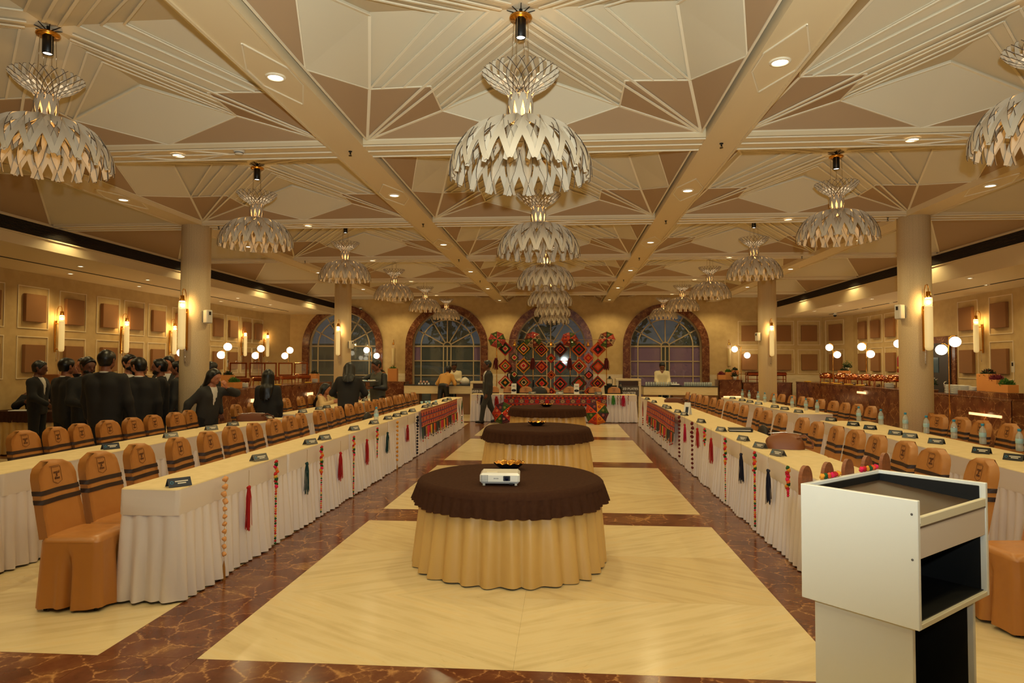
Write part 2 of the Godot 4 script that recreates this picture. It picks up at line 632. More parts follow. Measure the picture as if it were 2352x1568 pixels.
# the photographer's flash head just above and behind the viewpoint, tipped up at the ceiling
func camera_flash(at: Vector3, energy: float) -> void:
	var t := thing("flash_head", "black flash head of the photographer's camera, tipped up behind the viewpoint", "flash", at)
	var b := Basis.looking_at(Vector3(0, 0.56, -0.83))
	var st := ns()
	box(st, Vector3.ZERO, Vector3(0.075, 0.05, 0.10), b, 0.008)
	obj("housing", st, mat(Color(0.02, 0.02, 0.02), 0.6), t)
	st = ns()
	box(st, b * Vector3(0, 0, -0.052), Vector3(0.066, 0.042, 0.004), b)
	obj("flash_window", st, glow(Color(0.97, 0.98, 1.0), 8.0), t)
	spot(t, b * Vector3(0, 0, -0.07), Vector3(0, 0.56, -0.83), energy, 66.0, Color(0.93, 0.98, 0.97), 0.04, 1.0)

# ---------------------------------------------------------------- floor
func slab_mesh(x0: float, x1: float, d0: float, d1: float, cx: float, cd: float) -> ArrayMesh:
	# one bookmatched slab: the streaks run so that four slabs about (cx, cd) make lozenges
	var st := ns()
	var e := 0.0004
	var top := [V(x0 + e, 0, d0 + e), V(x0 + e, 0, d1 - e), V(x1 - e, 0, d1 - e), V(x1 - e, 0, d0 + e)]
	var dn := Vector3(0, -0.02, 0)
	var q := []
	var su := Vector2(0.86, -0.51)
	var sv := Vector2(0.51, 0.86)
	for p: Vector3 in top:
		var r := Vector2(absf(p.x - cx), absf(-p.z - cd))
		q.append(Vector2(r.dot(su) * 0.40 + cx * 0.37 + cd * 0.21, r.dot(sv) * 0.62 + cx * 0.13 + cd * 0.47))
	st.set_smooth_group(-1)
	for k in [0, 1, 2, 0, 2, 3]:
		vtx(st, top[k], q[k])
	for k in 4:
		var j := (k + 1) % 4
		for w in [[top[k], q[k]], [top[k] + dn, q[k]], [top[j] + dn, q[j]], [top[k], q[k]], [top[j] + dn, q[j]], [top[j], q[j]]]:
			vtx(st, w[0], w[1])
	st.generate_normals()
	return st.commit()

func build_floor() -> void:
	var f := struct_node("floor")
	var st := ns()
	box(st, V((LEFT + RIGHT) / 2, -0.12, 9.5), Vector3(RIGHT - LEFT + 0.6, 0.2, 28.0))
	obj("bed", st, M.beam, f)
	var xs := [[-9.99, -6.1], [-5.55, -2.52], [-1.96, 1.44], [2.0, 5.0], [5.55, 8.99]]
	var ds := [[-3.7, -0.6], [-0.03, 3.0], [3.56, 6.80], [7.35, 10.55], [11.12, 14.33], [14.92, 18.10], [18.66, 21.9], [22.45, 22.99]]
	for xi in xs.size():
		for di in ds.size():
			var x0: float = xs[xi][0]
			var x1: float = xs[xi][1]
			var d0: float = ds[di][0]
			var d1: float = ds[di][1]
			var cx := (x0 + x1) / 2
			var rows := 3 if di < 7 else 1
			for r in rows:
				var a := lerpf(d0, d1, r / float(rows))
				var b := lerpf(d0, d1, (r + 1) / float(rows))
				var cd := d0 + (d1 - d0) * (1.0 / 3.0 if r < 2 else 1.0)
				for s in 2:
					var m: Material = M.cream_stone if (xi + di + r + s) % 3 else M.cream_stone_dark
					inst("cream_slab", slab_mesh(x0 if s == 0 else cx, cx if s == 0 else x1, a, b, cx, cd), m, f)
	# brown border strips: pieces between the panels and the crossings
	var xedge := [-9.99]
	for p in xs:
		xedge.append_array(p)
	for di in ds.size():
		for xi in 4:
			strip(f, xs[xi][1], xs[xi + 1][0], ds[di][0], ds[di][1])
		if di < ds.size() - 1:
			for xi in 5:
				strip(f, xs[xi][0], xs[xi][1], ds[di][1], ds[di + 1][0])
				if xi < 4:
					strip(f, xs[xi][1], xs[xi + 1][0], ds[di][1], ds[di + 1][0])

func strip(f: Node3D, x0: float, x1: float, d0: float, d1: float) -> void:
	var st := ns()
	box(st, V((x0 + x1) / 2, -0.0102, (d0 + d1) / 2), Vector3(x1 - x0 - 0.002, 0.02, d1 - d0 - 0.002))
	obj("border_strip", st, M.brown_stone, f)

# ---------------------------------------------------------------- walls
func wall_run(called: String, a: Vector2, b: Vector2, h: float, thick: float) -> Node3D:
	# a and b are (x, d); the wall's thickness lies on the left of a to b
	var w := struct_node(called)
	var st := ns()
	var pa := V(a.x, 0, a.y)
	var pb := V(b.x, 0, b.y)
	var u := (pb - pa).normalized()
	var n := Vector3.UP.cross(u)
	box(st, (pa + pb) / 2 + n * thick / 2 + Vector3(0, h / 2, 0), Vector3((pb - pa).length(), h, thick), Basis(u, Vector3.UP, n))
	obj("plaster", st, M.wall, w)
	return w

# inner curve, outer windows: centre x of each arch
const ARCH := [-7.62, -3.98, -0.43, 3.41]
const ARCH_R := 1.19
const SPRING := 2.18
const SILL := 0.10

func build_walls() -> void:
	wall_run("wall_left", Vector2(LEFT, -4.0), Vector2(LEFT, 22.0), 3.6, 0.3)
	wall_run("wall_left_corner", Vector2(LEFT, 22.0), Vector2(-9.45, 23.1), 3.6, 0.3)
	wall_run("wall_right", Vector2(RIGHT, 21.85), Vector2(RIGHT, -4.0), 3.6, 0.3)
	wall_run("wall_right_corner", Vector2(8.45, 23.1), Vector2(RIGHT, 21.85), 3.6, 0.3)
	wall_run("wall_front", Vector2(RIGHT, -4.0), Vector2(LEFT, -4.0), 4.3, 0.3)
	# back wall with its four arched openings
	var w := struct_node("wall_back")
	var st := ns()
	var th := 0.3
	var top := 4.3
	var x := LEFT - 0.3
	for c: float in ARCH + [100.0]:
		var x1 := minf(c - ARCH_R, RIGHT + 0.3)
		box(st, V((x + x1) / 2, top / 2, BACK + th / 2), Vector3(x1 - x, top, th))
		if c > 50.0:
			break
		box(st, V(c, SILL / 2, BACK + th / 2), Vector3(ARCH_R * 2, SILL, th))
		var n := 32
		for i in n:
			var a0 := PI - PI * i / n
			var a1 := PI - PI * (i + 1) / n
			var p := V(c + cos(a0) * ARCH_R, SPRING + sin(a0) * ARCH_R, BACK)
			var q := V(c + cos(a1) * ARCH_R, SPRING + sin(a1) * ARCH_R, BACK)
			var back := Vector3(0, 0, -th)
			var pt := Vector3(p.x, top, p.z)
			var qt := Vector3(q.x, top, q.z)
			quad(st, p, pt, qt, q)
			quad(st, q + back, qt + back, pt + back, p + back)
			quad(st, p, q, q + back, p + back)
		x = c + ARCH_R
	obj("plaster", st, M.wall, w)
	# low stone plinth courses along the back wall
	x = -9.4
	for c: float in ARCH + [9.9]:
		var x1: float = c - 1.43 if c < 9 else 8.4
		st = ns()
		box(st, V((x + x1) / 2, 0.62, BACK - 0.01), Vector3(x1 - x, 1.24, 0.02))
		obj("plinth_panel", st, M.cream_counter, w)
		x = c + 1.43
	wall_mouldings()

# rectangle of thin moulding on a wall: centre, half sizes, wall axes
func moulding(parent: Node3D, c: Vector3, hw: float, hh: float, u: Vector3, n: Vector3) -> void:
	var st := ns()
	var t := 0.016
	var b := Basis(u, Vector3.UP, n)
	for s in [-1.0, 1.0]:
		box(st, c + Vector3(0, hh * s, 0) + n * 0.008, Vector3(hw * 2 + t, t, 0.016), b)
		box(st, c + u * hw * s + n * 0.008, Vector3(t, hh * 2 - t, 0.016), b)
	obj("panel_moulding", st, M.wall_trim, parent)

# acoustic panel columns: where along the walls they stand
func panel_spots() -> Array:
	var out := []
	for d in [9.2, 10.15, 11.05, 12.10, 13.14, 14.22, 15.13, 16.03, 17.05, 18.0, 18.95, 19.85, 20.75, 21.55]:
		out.append({"c": V(LEFT, 0, d), "u": Vector3(0, 0, 1), "n": Vector3(1, 0, 0), "w": "left"})
	for d in [12.0, 13.1, 14.7, 15.85, 19.4, 20.3, 21.15]:
		out.append({"c": V(RIGHT, 0, d), "u": Vector3(0, 0, -1), "n": Vector3(-1, 0, 0), "w": "right"})
	var cu := (V(8.45, 0, 23.1) - V(RIGHT, 0, 21.85)).normalized()
	out.append({"c": V(8.66, 0, 22.46), "u": -cu, "n": (Vector3.UP.cross(cu)).normalized() * -1.0, "w": "corner"})
	for x in [6.13, 7.22, 8.05]:
		out.append({"c": V(x, 0, BACK), "u": Vector3(1, 0, 0), "n": Vector3(0, 0, 1), "w": "back"})
	return out

func wall_mouldings() -> void:
	var wl := get_node("wall_left")
	var wr := get_node("wall_right")
	var wc := get_node("wall_right_corner")
	var wb := get_node("wall_back")
	for p in panel_spots():
		var par: Node3D = {"left": wl, "right": wr, "corner": wc, "back": wb}[p.w]
		for y in [2.62, 1.68]:
			moulding(par, p.c + Vector3(0, y, 0), 0.37 if p.w != "back" else 0.35, 0.39, p.u, p.n)

func build_acoustic() -> void:
	var counts := {}
	var where := {"left": "left wall", "right": "right wall", "corner": "canted right corner", "back": "back wall right of the windows"}
	for p in panel_spots():
		for k in 2:
			var y: float = [2.61, 1.66][k]
			var row: String = ["upper", "lower"][k]
			var key: String = p.w + row
			var n: int = counts.get(key, 0)
			counts[key] = n + 1
			var d: float = -p.c.z
			var lab: String = "brown square acoustic panel, %s row of the %s, %s in building order" % [row, where[p.w], ORD[n]]
			if p.w == "left" or p.w == "right":
				lab = "brown square acoustic panel, %s row of the %s, %s from the viewpoint" % [row, where[p.w], ORD[n]]
			if p.w == "back":
				lab = "brown square acoustic panel, %s row of the back wall, %s right of the windows" % [row, COUNT[n]]
			elif p.w == "corner":
				lab = "brown acoustic panel, %s row, on the canted wall of the far right corner" % row
			var t := thing("acoustic_panel", lab, "panel", p.c + Vector3(0, y, 0), 0.0, "brown acoustic panels on the walls")
			var b := Basis(p.u, Vector3.UP, p.n)
			var st := ns()
			box(st, p.n * 0.036, Vector3(0.50, 0.52, 0.07), b, 0.006)
			obj("fabric_pad", st, M.acoustic, t)

# ---------------------------------------------------------------- ceiling
func coffer_facets() -> Array:
	# one eighth of a bay (0 <= x <= z), heights above the beams; kinds: tan, cream, strip
	var C := Vector3(1.56, 0.05, 1.56)
	var D := Vector3(0.80, 0.235, 0.80)
	var B := Vector3(0.80, 0.225, 1.32)
	var Mi := Vector3(0, 0.05, 1.56)
	var I := Vector3(0, 0.43, 1.09)
	var O := Vector3(0, 0.43, 0)
	var out := []
	out.append(["tan", [C, D, B], 0.0])
	out.append(["tan", [C, B, Mi], 0.0])
	out.append(["cream", [Mi, B, I], 0.0])
	var ts := [0.0, 0.23, 0.41, 0.59]
	var es := [D, D.lerp(B, 0.44), D.lerp(B, 0.80), B]
	for k in 3:
		var p0 := O.lerp(I, ts[k] / 1.09)
		var p1 := O.lerp(I, ts[k + 1] / 1.09)
		out.append(["strip", [p0, es[k], es[k + 1], p1], 0.006 * k])
	out.append(["strip", [O.lerp(I, 0.59 / 1.09), B, I], 0.02])
	return out

func coffer_ribs() -> Array:
	var C := Vector3(1.56, 0.05, 1.56)
	var D := Vector3(0.80, 0.235, 0.80)
	var B := Vector3(0.80, 0.225, 1.32)
	var I := Vector3(0, 0.43, 1.09)
	var O := Vector3(0, 0.43, 0)
	var Mi := Vector3(0, 0.05, 1.56)
	var out := [[C, B, 0.026], [I, B, 0.022], [B, Mi, 0.010], [D, B, 0.014], [Mi, C, 0.016]]
	var ts := [0.23, 0.41, 0.59]
	var es := [D.lerp(B, 0.44), D.lerp(B, 0.80), B]
	for k in 3:
		out.append([O.lerp(I, ts[k] / 1.09), es[k], 0.017])
	return out

func rib(st: SurfaceTool, a: Vector3, b: Vector3, w: float, drop := 0.009) -> void:
	var u := (b - a).normalized()
	var s := u.cross(Vector3.UP).normalized()
	var n := s.cross(u).normalized()
	box(st, (a + b) / 2 - n * drop * 0.5 * signf(n.y), Vector3((b - a).length(), drop, w), Basis(u, n, u.cross(n)))

func build_ceiling() -> void:
	var c := struct_node("ceiling")
	var st := ns()
	box(st, V((LEFT + RIGHT) / 2, 4.32, 9.5), Vector3(RIGHT - LEFT + 0.6, 0.2, 28.0))
	obj("deck", st, M.ceil, c)
	# beams down the hall and across it
	for bx: float in BEAM_X:
		st = ns()
		box(st, V(bx, HC + 0.28, 9.5), Vector3(0.36, 0.56, 27.0))
		for s in [-1.0, 1.0]:
			box(st, V(bx + s * 0.17, HC - 0.006, 9.5), Vector3(0.02, 0.012, 27.0))
		obj("beam", st, M.beam, c)
	for i in range(-2, 6):
		var d := ROW_FIRST + ROW * i
		if d > 22.9 or d < -3.9:
			continue
		st = ns()
		box(st, V(-0.4, HC + 0.278, d), Vector3(14.7, 0.55, 0.36))
		obj("cross_beam", st, M.beam, c)
		for xx in [[FASCIA_L, -5.76], [-5.40, -2.26], [-1.90, 1.30], [1.66, 4.74], [5.10, FASCIA_R]]:
			st = ns()
			for s in [-0.165, 0.0, 0.165]:
				box(st, V((xx[0] + xx[1]) / 2, HC - 0.008, d + s), Vector3(xx[1] - xx[0], 0.012, 0.018))
			obj("beam_moulding", st, M.trim, c)
	# folded coffers
	var facets := coffer_facets()
	var ribs := coffer_ribs()
	var solo := []
	for o in 8:
		for f in facets:
			solo.append(facet_mesh(f, o))
	var rib_st := ns()
	for o in 8:
		for r in ribs:
			rib(rib_st, turn8(r[0], o), turn8(r[1], o), r[2])
	for o in range(0, 8, 2):
		for s in [-0.035, 0.035]:
			var n := Vector3(s, 0, -s).rotated(Vector3.UP, PI / 2 * (o / 2))
			var a := Vector3(0.10, 0.40, 0.10).rotated(Vector3.UP, PI / 2 * (o / 2))
			var m := Vector3(0.80, 0.235, 0.80).rotated(Vector3.UP, PI / 2 * (o / 2))
			var z := Vector3(1.54, 0.055, 1.54).rotated(Vector3.UP, PI / 2 * (o / 2))
			rib(rib_st, a + n, m + n, 0.022)
			rib(rib_st, m + n, z + n * 0.3, 0.022)
	rib_st.generate_normals()
	var rib_mesh := rib_st.commit()
	var merged := {}
	for kind in ["tan", "cream", "strip"]:
		var ms := ns()
		for o in 8:
			for i in facets.size():
				if facets[i][0] == kind:
					ms.append_from(solo[o * facets.size() + i], 0, Transform3D())
		merged[kind] = ms.commit()
	var mats := {"tan": M.ceil_tan, "cream": M.ceil, "strip": M.ceil_strip}
	var names := {"tan": "tan_panel", "cream": "cream_panel", "strip": "stepped_panel"}
	for i in 6:
		var d := ROW_FIRST + ROW * (i - 0.5)
		for k in 3:
			var x: float = (BEAM_X[k] + BEAM_X[k + 1]) / 2
			var g := grouped("coffer", c)
			g.position = V(x, HC, d)
			inst("rib_lattice", rib_mesh, M.trim, g)
			if i < 2 and k == 1 or i == 0:
				for o in 8:
					for f in facets.size():
						inst(names[facets[f][0]], solo[o * facets.size() + f], mats[facets[f][0]], g)
			else:
				for kind in merged:
					var o := inst(names[kind] + "s", merged[kind], mats[kind], g)
					o.set_meta("kind", "stuff")
	# side strips between the outer beams and the bulkheads: shallow folded pyramids
	for side in 2:
		var x0: float = [FASCIA_L, 5.10][side]
		var x1: float = [-5.76, FASCIA_R][side]
		for i in range(-1, 6):
			var d0 := ROW_FIRST + ROW * (i - 1) + 0.18
			var d1 := d0 + ROW - 0.36
			var mid := V((x0 + x1) / 2, HC + 0.34, (d0 + d1) / 2)
			var q := [V(x0, HC + 0.03, d0), V(x0, HC + 0.03, d1), V(x1, HC + 0.03, d1), V(x1, HC + 0.03, d0)]
			var g := grouped("side_coffer", c)
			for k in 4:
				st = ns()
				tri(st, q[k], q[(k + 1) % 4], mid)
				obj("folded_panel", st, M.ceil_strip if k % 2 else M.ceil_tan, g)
			st = ns()
			for k in 4:
				rib(st, q[k], mid, 0.024)
			obj("rib_lattice", st, M.trim, g)
	# the hall behind the viewpoint: plain ceiling panels between the beams
	for k in 3:
		for i in 2:
			st = ns()
			box(st, V((BEAM_X[k] + BEAM_X[k + 1]) / 2, HC + 0.12, ROW_FIRST - ROW * (1.5 + i)), Vector3(3.2, 0.04, 3.15))
			obj("plain_panel", st, M.ceil, c)
	# bulkheads with linear air grilles, and the lower side ceilings
	for side in 2:
		var fx: float = [FASCIA_L, FASCIA_R][side]
		var wx: float = [LEFT, RIGHT][side]
		var h: float = [3.28, 3.13][side]
		var s: float = [1.0, -1.0][side]
		var nm: String = ["left", "right"][side]
		var g := struct_node("ceiling_%s_side" % nm)
		st = ns()
		box(st, V((fx + wx) / 2, h + 0.06, 9.5), Vector3(absf(wx - fx), 0.12, 27.4))
		box(st, V(fx - s * 0.06, (h + 4.22) / 2 + 0.06, 9.5), Vector3(0.12, 4.22 - h - 0.12, 27.4))
		obj("bulkhead", st, M.beam, g)
		st = ns()
		box(st, V(fx - s * 1.15, h - 0.004, 10.5), Vector3(0.03, 0.01, 22.0))
		obj("slot_diffuser", st, M.slot, g)
		st = ns()
		var gy: float = HC - 0.11
		box(st, V(fx + s * 0.004, gy, 9.8), Vector3(0.01, 0.19, 26.0))
		obj("grille_back", st, M.slot, g)
		for k in 9:
			st = ns()
			box(st, V(fx + s * 0.016, gy - 0.085 + k * 0.0213, 9.8), Vector3(0.016, 0.007, 26.0))
			obj("grille_slat", st, M.grille, g)
		st = ns()
		for yy in [-0.105, 0.105]:
			box(st, V(fx + s * 0.014, gy + yy, 9.8), Vector3(0.026, 0.018, 26.0))
		obj("grille_frame", st, M.beam, g)

func turn8(p: Vector3, o: int) -> Vector3:
	var q := p if o % 2 == 0 else Vector3(-p.x, p.y, p.z)
	return q.rotated(Vector3.UP, PI / 2 * (o / 2))

func facet_mesh(f: Array, o: int) -> ArrayMesh:
	var st := ns()
	var up := Vector3(0, 0.03, 0)
	var lift := Vector3(0, f[2], 0)
	var p := []
	for q: Vector3 in f[1]:
		p.append(turn8(q, o) + lift)
	var from: Vector3 = p[0] + Vector3(0, 5, 0)
	for i in range(1, p.size() - 1):
		tri_out(st, p[0], p[i], p[i + 1], from)
		tri_out(st, p[0] + up, p[i] + up, p[i + 1] + up, from - Vector3(0, 10, 0))
	for i in p.size():
		var j: int = (i + 1) % p.size()
		quad(st, p[i], p[i] + up, p[j] + up, p[j])
	st.generate_normals()
	return st.commit()

# ---------------------------------------------------------------- arched windows
func arc_band(st: SurfaceTool, c: Vector3, r0: float, r1: float, depth: float, a0: float, a1: float, n: int) -> void:
	for i in n:
		var p := lerpf(a0, a1, i / float(n))
		var q := lerpf(a0, a1, (i + 1) / float(n))
		var e := [Vector3(cos(p), sin(p), 0), Vector3(cos(q), sin(q), 0)]
		var z := Vector3(0, 0, depth)
		var v := [c + e[0] * r0, c + e[0] * r1, c + e[1] * r1, c + e[1] * r0]
		quad(st, v[0] + z, v[1] + z, v[2] + z, v[3] + z)
		quad(st, v[3], v[2], v[1], v[0])
		quad(st, v[1] + z, v[1], v[2], v[2] + z)
		quad(st, v[0], v[0] + z, v[3] + z, v[3])
		if i == 0:
			quad(st, v[0], v[1], v[1] + z, v[0] + z)
		if i == n - 1:
			quad(st, v[3] + z, v[2] + z, v[2], v[3])

func build_windows() -> void:
	for i in 4:
		var w := struct_node("window_%d" % (i + 1))
		var c := V(ARCH[i], SPRING, BACK)
		w.position = c
		# stone surround: wedge-shaped blocks round the arch and two uprights
		var n := 7
		for k in n:
			var st := ns()
			arc_band(st, Vector3(0, 0, -0.02), 1.18, 1.42, 0.09, PI * k / n + 0.002, PI * (k + 1) / n - 0.002, 6)
			obj("stone_block", st, M.brown_arch, w)
		for s in [-1.0, 1.0]:
			for k in 2:
				var st := ns()
				box(st, Vector3(s * 1.30, -0.525 - k * 1.04, 0.025), Vector3(0.24, 1.036, 0.09))
				obj("stone_block", st, M.brown_arch, w)
		# cream frame and bars
		var z := -0.12
		var st2 := ns()
		arc_band(st2, Vector3(0, 0, z - 0.03), 1.14, 1.19, 0.06, 0, PI, 36)
		box(st2, Vector3(-1.165, -1.04, z), Vector3(0.05, 2.08, 0.06))
		box(st2, Vector3(1.165, -1.04, z), Vector3(0.05, 2.08, 0.06))
		obj("window_frame", st2, M.frame, w)
		st2 = ns()
		arc_band(st2, Vector3(0, 0, z - 0.02), 0.89, 0.93, 0.04, 0, PI, 30)
		arc_band(st2, Vector3(0, 0, z - 0.02), 0.12, 0.16, 0.04, 0, PI, 14)
		obj("arc_bar", st2, M.frame, w)
		for a in [0.5, 1.03, PI / 2, PI - 1.03, PI - 0.5]:
			st2 = ns()
			var d := Vector3(cos(a), sin(a), 0)
			box(st2, d * 0.65 + Vector3(0, 0, z), Vector3(1.0, 0.036, 0.04), Basis(d, Vector3(-d.y, d.x, 0), Vector3(0, 0, 1)))
			obj("spoke_bar", st2, M.frame, w)
		for y in [0.0, -0.5, -1.0, -1.5]:
			st2 = ns()
			box(st2, Vector3(0, y, z), Vector3(2.30, 0.05 if y == 0.0 else 0.036, 0.045))
			obj("cross_bar", st2, M.frame, w)
		for x in [-0.91, -0.13, 0.0, 0.13, 0.91]:
			st2 = ns()
			box(st2, Vector3(x, -1.04, z), Vector3(0.036, 2.08, 0.04))
			obj("upright_bar", st2, M.frame, w)
		# panes
		var xs := [-1.14, -0.91, -0.13, 0.0, 0.13, 0.91, 1.14]
		var ys := [0.0, -0.5, -1.0, -1.5, -2.08]
		for r in 4:
			for k in 6:
				st2 = ns()
				box(st2, Vector3((xs[k] + xs[k + 1]) / 2, (ys[r] + ys[r + 1]) / 2, z - 0.004), Vector3(xs[k + 1] - xs[k], ys[r] - ys[r + 1], 0.006))
				var film := i == 3 and k != 2 and k != 3 or (i == 1 or i == 2) and r == 0 and (k == 0 or k == 5)
				obj("pane", st2, M.film if film else M.glass, w)
		var angs := [0.0, 0.5, 1.03, PI / 2, PI - 1.03, PI - 0.5, PI]
		for k in 6:
			st2 = ns()
			arc_band(st2, Vector3(0, 0, z - 0.007), 0.0, 1.15, 0.006, angs[k], angs[k + 1], 7)
			obj("pane", st2, M.glass, w)

# ---------------------------------------------------------------- columns
func build_columns() -> void:
	var spots := [[-5.58, 9.91, "left row, nearer the viewpoint"], [-5.58, 16.84, "left row, farther down the hall"], [4.92, 9.91, "right row, nearer the viewpoint"], [4.92, 16.84, "right row, farther down the hall"]]
	for s in spots:
		var t := thing("column", "round beige stone-textured column in the " + s[2], "column", V(s[0], 0, s[1]))
		var st := ns()
		lathe(st, [Vector2(0.0, 0.0), Vector2(0.21, 0.0), Vector2(0.21, HC), Vector2(0, HC)], 40)
		obj("shaft", st, M.column, t)
		st = ns()
		lathe(st, [Vector2(0.21, 0.0), Vector2(0.222, 0.0), Vector2(0.222, 0.10), Vector2(0.21, 0.11)], 40)
		obj("foot_ring", st, M.brown_counter, t)

# ---------------------------------------------------------------- outside the windows
func build_outside() -> void:
	var g := struct_node("ground_outside")
	var st := ns()
	box(st, V(-1, -0.15, 43.4), Vector3(70, 0.2, 40))
	obj("asphalt", st, M.asphalt, g)
	var t := thing("garden_wall", "long grey boundary wall far behind the arched windows", "wall", V(-1, 0, 40))
	st = ns()
	box(st, Vector3(0, 1.3, 0), Vector3(60, 2.7, 0.3))
	obj("masonry", st, M.far_wall, t)
	st = ns()
	box(st, Vector3(0, 2.7, 0), Vector3(60.2, 0.12, 0.5))
	obj("coping", st, M.far_wall, t)
	var i := 0
	for x in [-16.0, -11.0, -6.5, -2.0, 3.0, 8.0, 13.0]:
		tree(V(x, 0, 36.0 + (i % 3) * 1.2), 5.0 + (i * 37 % 5) * 0.5, "dark leafy tree beyond the windows, %s from the left" % COUNT[i], i)
		i += 1
	car(V(6.95, 0, 27.8), 0.06, M.car_white, "white hatchback parked outside the rightmost arched window, right side")
	car(V(1.5, 0, 30.2), 0.35, M.car_white, "white car parked outside the rightmost window, behind the waiter")
	car(V(-6.2, 0, 28.5), -0.15, mat(Color(0.30, 0.36, 0.42), 0.3), "blue grey car parked outside the second window from the left")
	car(V(-2.9, 0, 33.0), 0.1, M.car_dark, "dark car parked outside behind the diamond decorations")

func tree(at: Vector3, h: float, label: String, sd: int) -> void:
	var t := thing("tree", label, "tree", at, 0.0, "trees outside the windows")
	var st := ns()
	tube(st, [Vector3(0, -0.1, 0), Vector3(0.1, h * 0.4, 0), Vector3(0.0, h * 0.7, 0.1)], 0.18, 0.07)
	obj("trunk", st, M.leather_dark, t)
	st = ns()
	var r := RandomNumberGenerator.new()
	r.seed = 90 + sd
	for k in 420:
		var d := Vector3(r.randfn(), r.randfn(), r.randfn()).normalized() * pow(r.randf(), 0.4)
		var p := Vector3(0, h * 0.68, 0) + d * Vector3(1.9, h * 0.38, 1.6)
		var u := Vector3(r.randfn(), r.randfn(), r.randfn()).normalized() * 0.26
		var w := u.cross(Vector3(r.randfn(), r.randfn(), r.randfn())).normalized() * 0.13
		quad(st, p - u, p + w, p + u, p - w)
	obj("foliage", st, M.hedge, t).set_meta("kind", "stuff")

func car(at: Vector3, turn: float, paint: Material, label: String) -> void:
	var t := thing("car", label, "car", at, turn, "cars parked outside")
	var side := PackedVector2Array([Vector2(-2.0, 0.35), Vector2(-2.02, 0.75), Vector2(-1.9, 0.95), Vector2(-1.35, 1.02), Vector2(-0.75, 1.42), Vector2(0.2, 1.5), Vector2(1.1, 1.42), Vector2(1.75, 1.02), Vector2(1.95, 0.9), Vector2(1.98, 0.45), Vector2(1.85, 0.3), Vector2(-1.85, 0.3)])
	var st := ns()
	plate(st, side, 1.62)
	obj("body", st, paint, t)
	st = ns()
	var win := PackedVector2Array([Vector2(-1.1, 1.02), Vector2(-0.68, 1.35), Vector2(0.2, 1.43), Vector2(1.0, 1.36), Vector2(1.45, 1.02)])
	plate(st, win, 1.65)
	obj("side_window", st, M.car_dark, t)
	for x in [-1.25, 1.2]:
		for z in [-0.74, 0.74]:
			st = ns()
			var b := Basis(Vector3(1, 0, 0), Vector3(0, 0, 1), Vector3(0, -1, 0))
			lathe(st, [Vector2(0, -0.1), Vector2(0.3, -0.1), Vector2(0.33, -0.06), Vector2(0.33, 0.06), Vector2(0.3, 0.1), Vector2(0, 0.1)], 20, Vector3(x, 0.33, z), 0, b)
			var wh := obj("wheel", st, M.black, t)
			st = ns()
			lathe(st, [Vector2(0, -0.115), Vector2(0.2, -0.11), Vector2(0.2, 0.11), Vector2(0, 0.115)], 14, Vector3(x, 0.33, z), 0, b)
			obj("hub", st, M.steel, wh)

# ---------------------------------------------------------------- lights in the ceiling
const WARM := Color(1.0, 0.905, 0.655)

func downlight(at: Vector3, label: String, energy: float, plate_turn := -1.0, r := 0.055) -> void:
	var t := thing("downlight", label, "downlight", at, 0.0, "recessed ceiling downlights")
	var st := ns()
	lathe(st, [Vector2(r, 0.0), Vector2(r, -0.012), Vector2(r + 0.014, -0.010), Vector2(r + 0.018, 0.0)], 24)
	obj("trim_ring", st, M.trim, t)
	st = ns()
	lathe(st, [Vector2(0.0, -0.006), Vector2(r, -0.005), Vector2(r, 0.0)], 24)
	obj("diffuser", st, M.lamp, t)
	if plate_turn >= 0.0:
		st = ns()
		var b := Basis(Vector3.UP, plate_turn)
		var hexa := [Vector3(0, 0, -0.52), Vector3(0.15, 0, -0.14), Vector3(0.15, 0, 0.14), Vector3(0, 0, 0.52), Vector3(-0.15, 0, 0.14), Vector3(-0.15, 0, -0.14)]
		for k in 6:
			var p: Vector3 = b * hexa[k]
			var q: Vector3 = b * hexa[(k + 1) % 6]
			rib(st, p + Vector3(0, 0.002, 0), q + Vector3(0, 0.002, 0), 0.010, 0.012)
		obj("lozenge_moulding", st, M.trim, t)
	spot(t, Vector3(0, -0.025, 0), Vector3.DOWN, energy, 74.0, WARM, 0.05, 0.55)

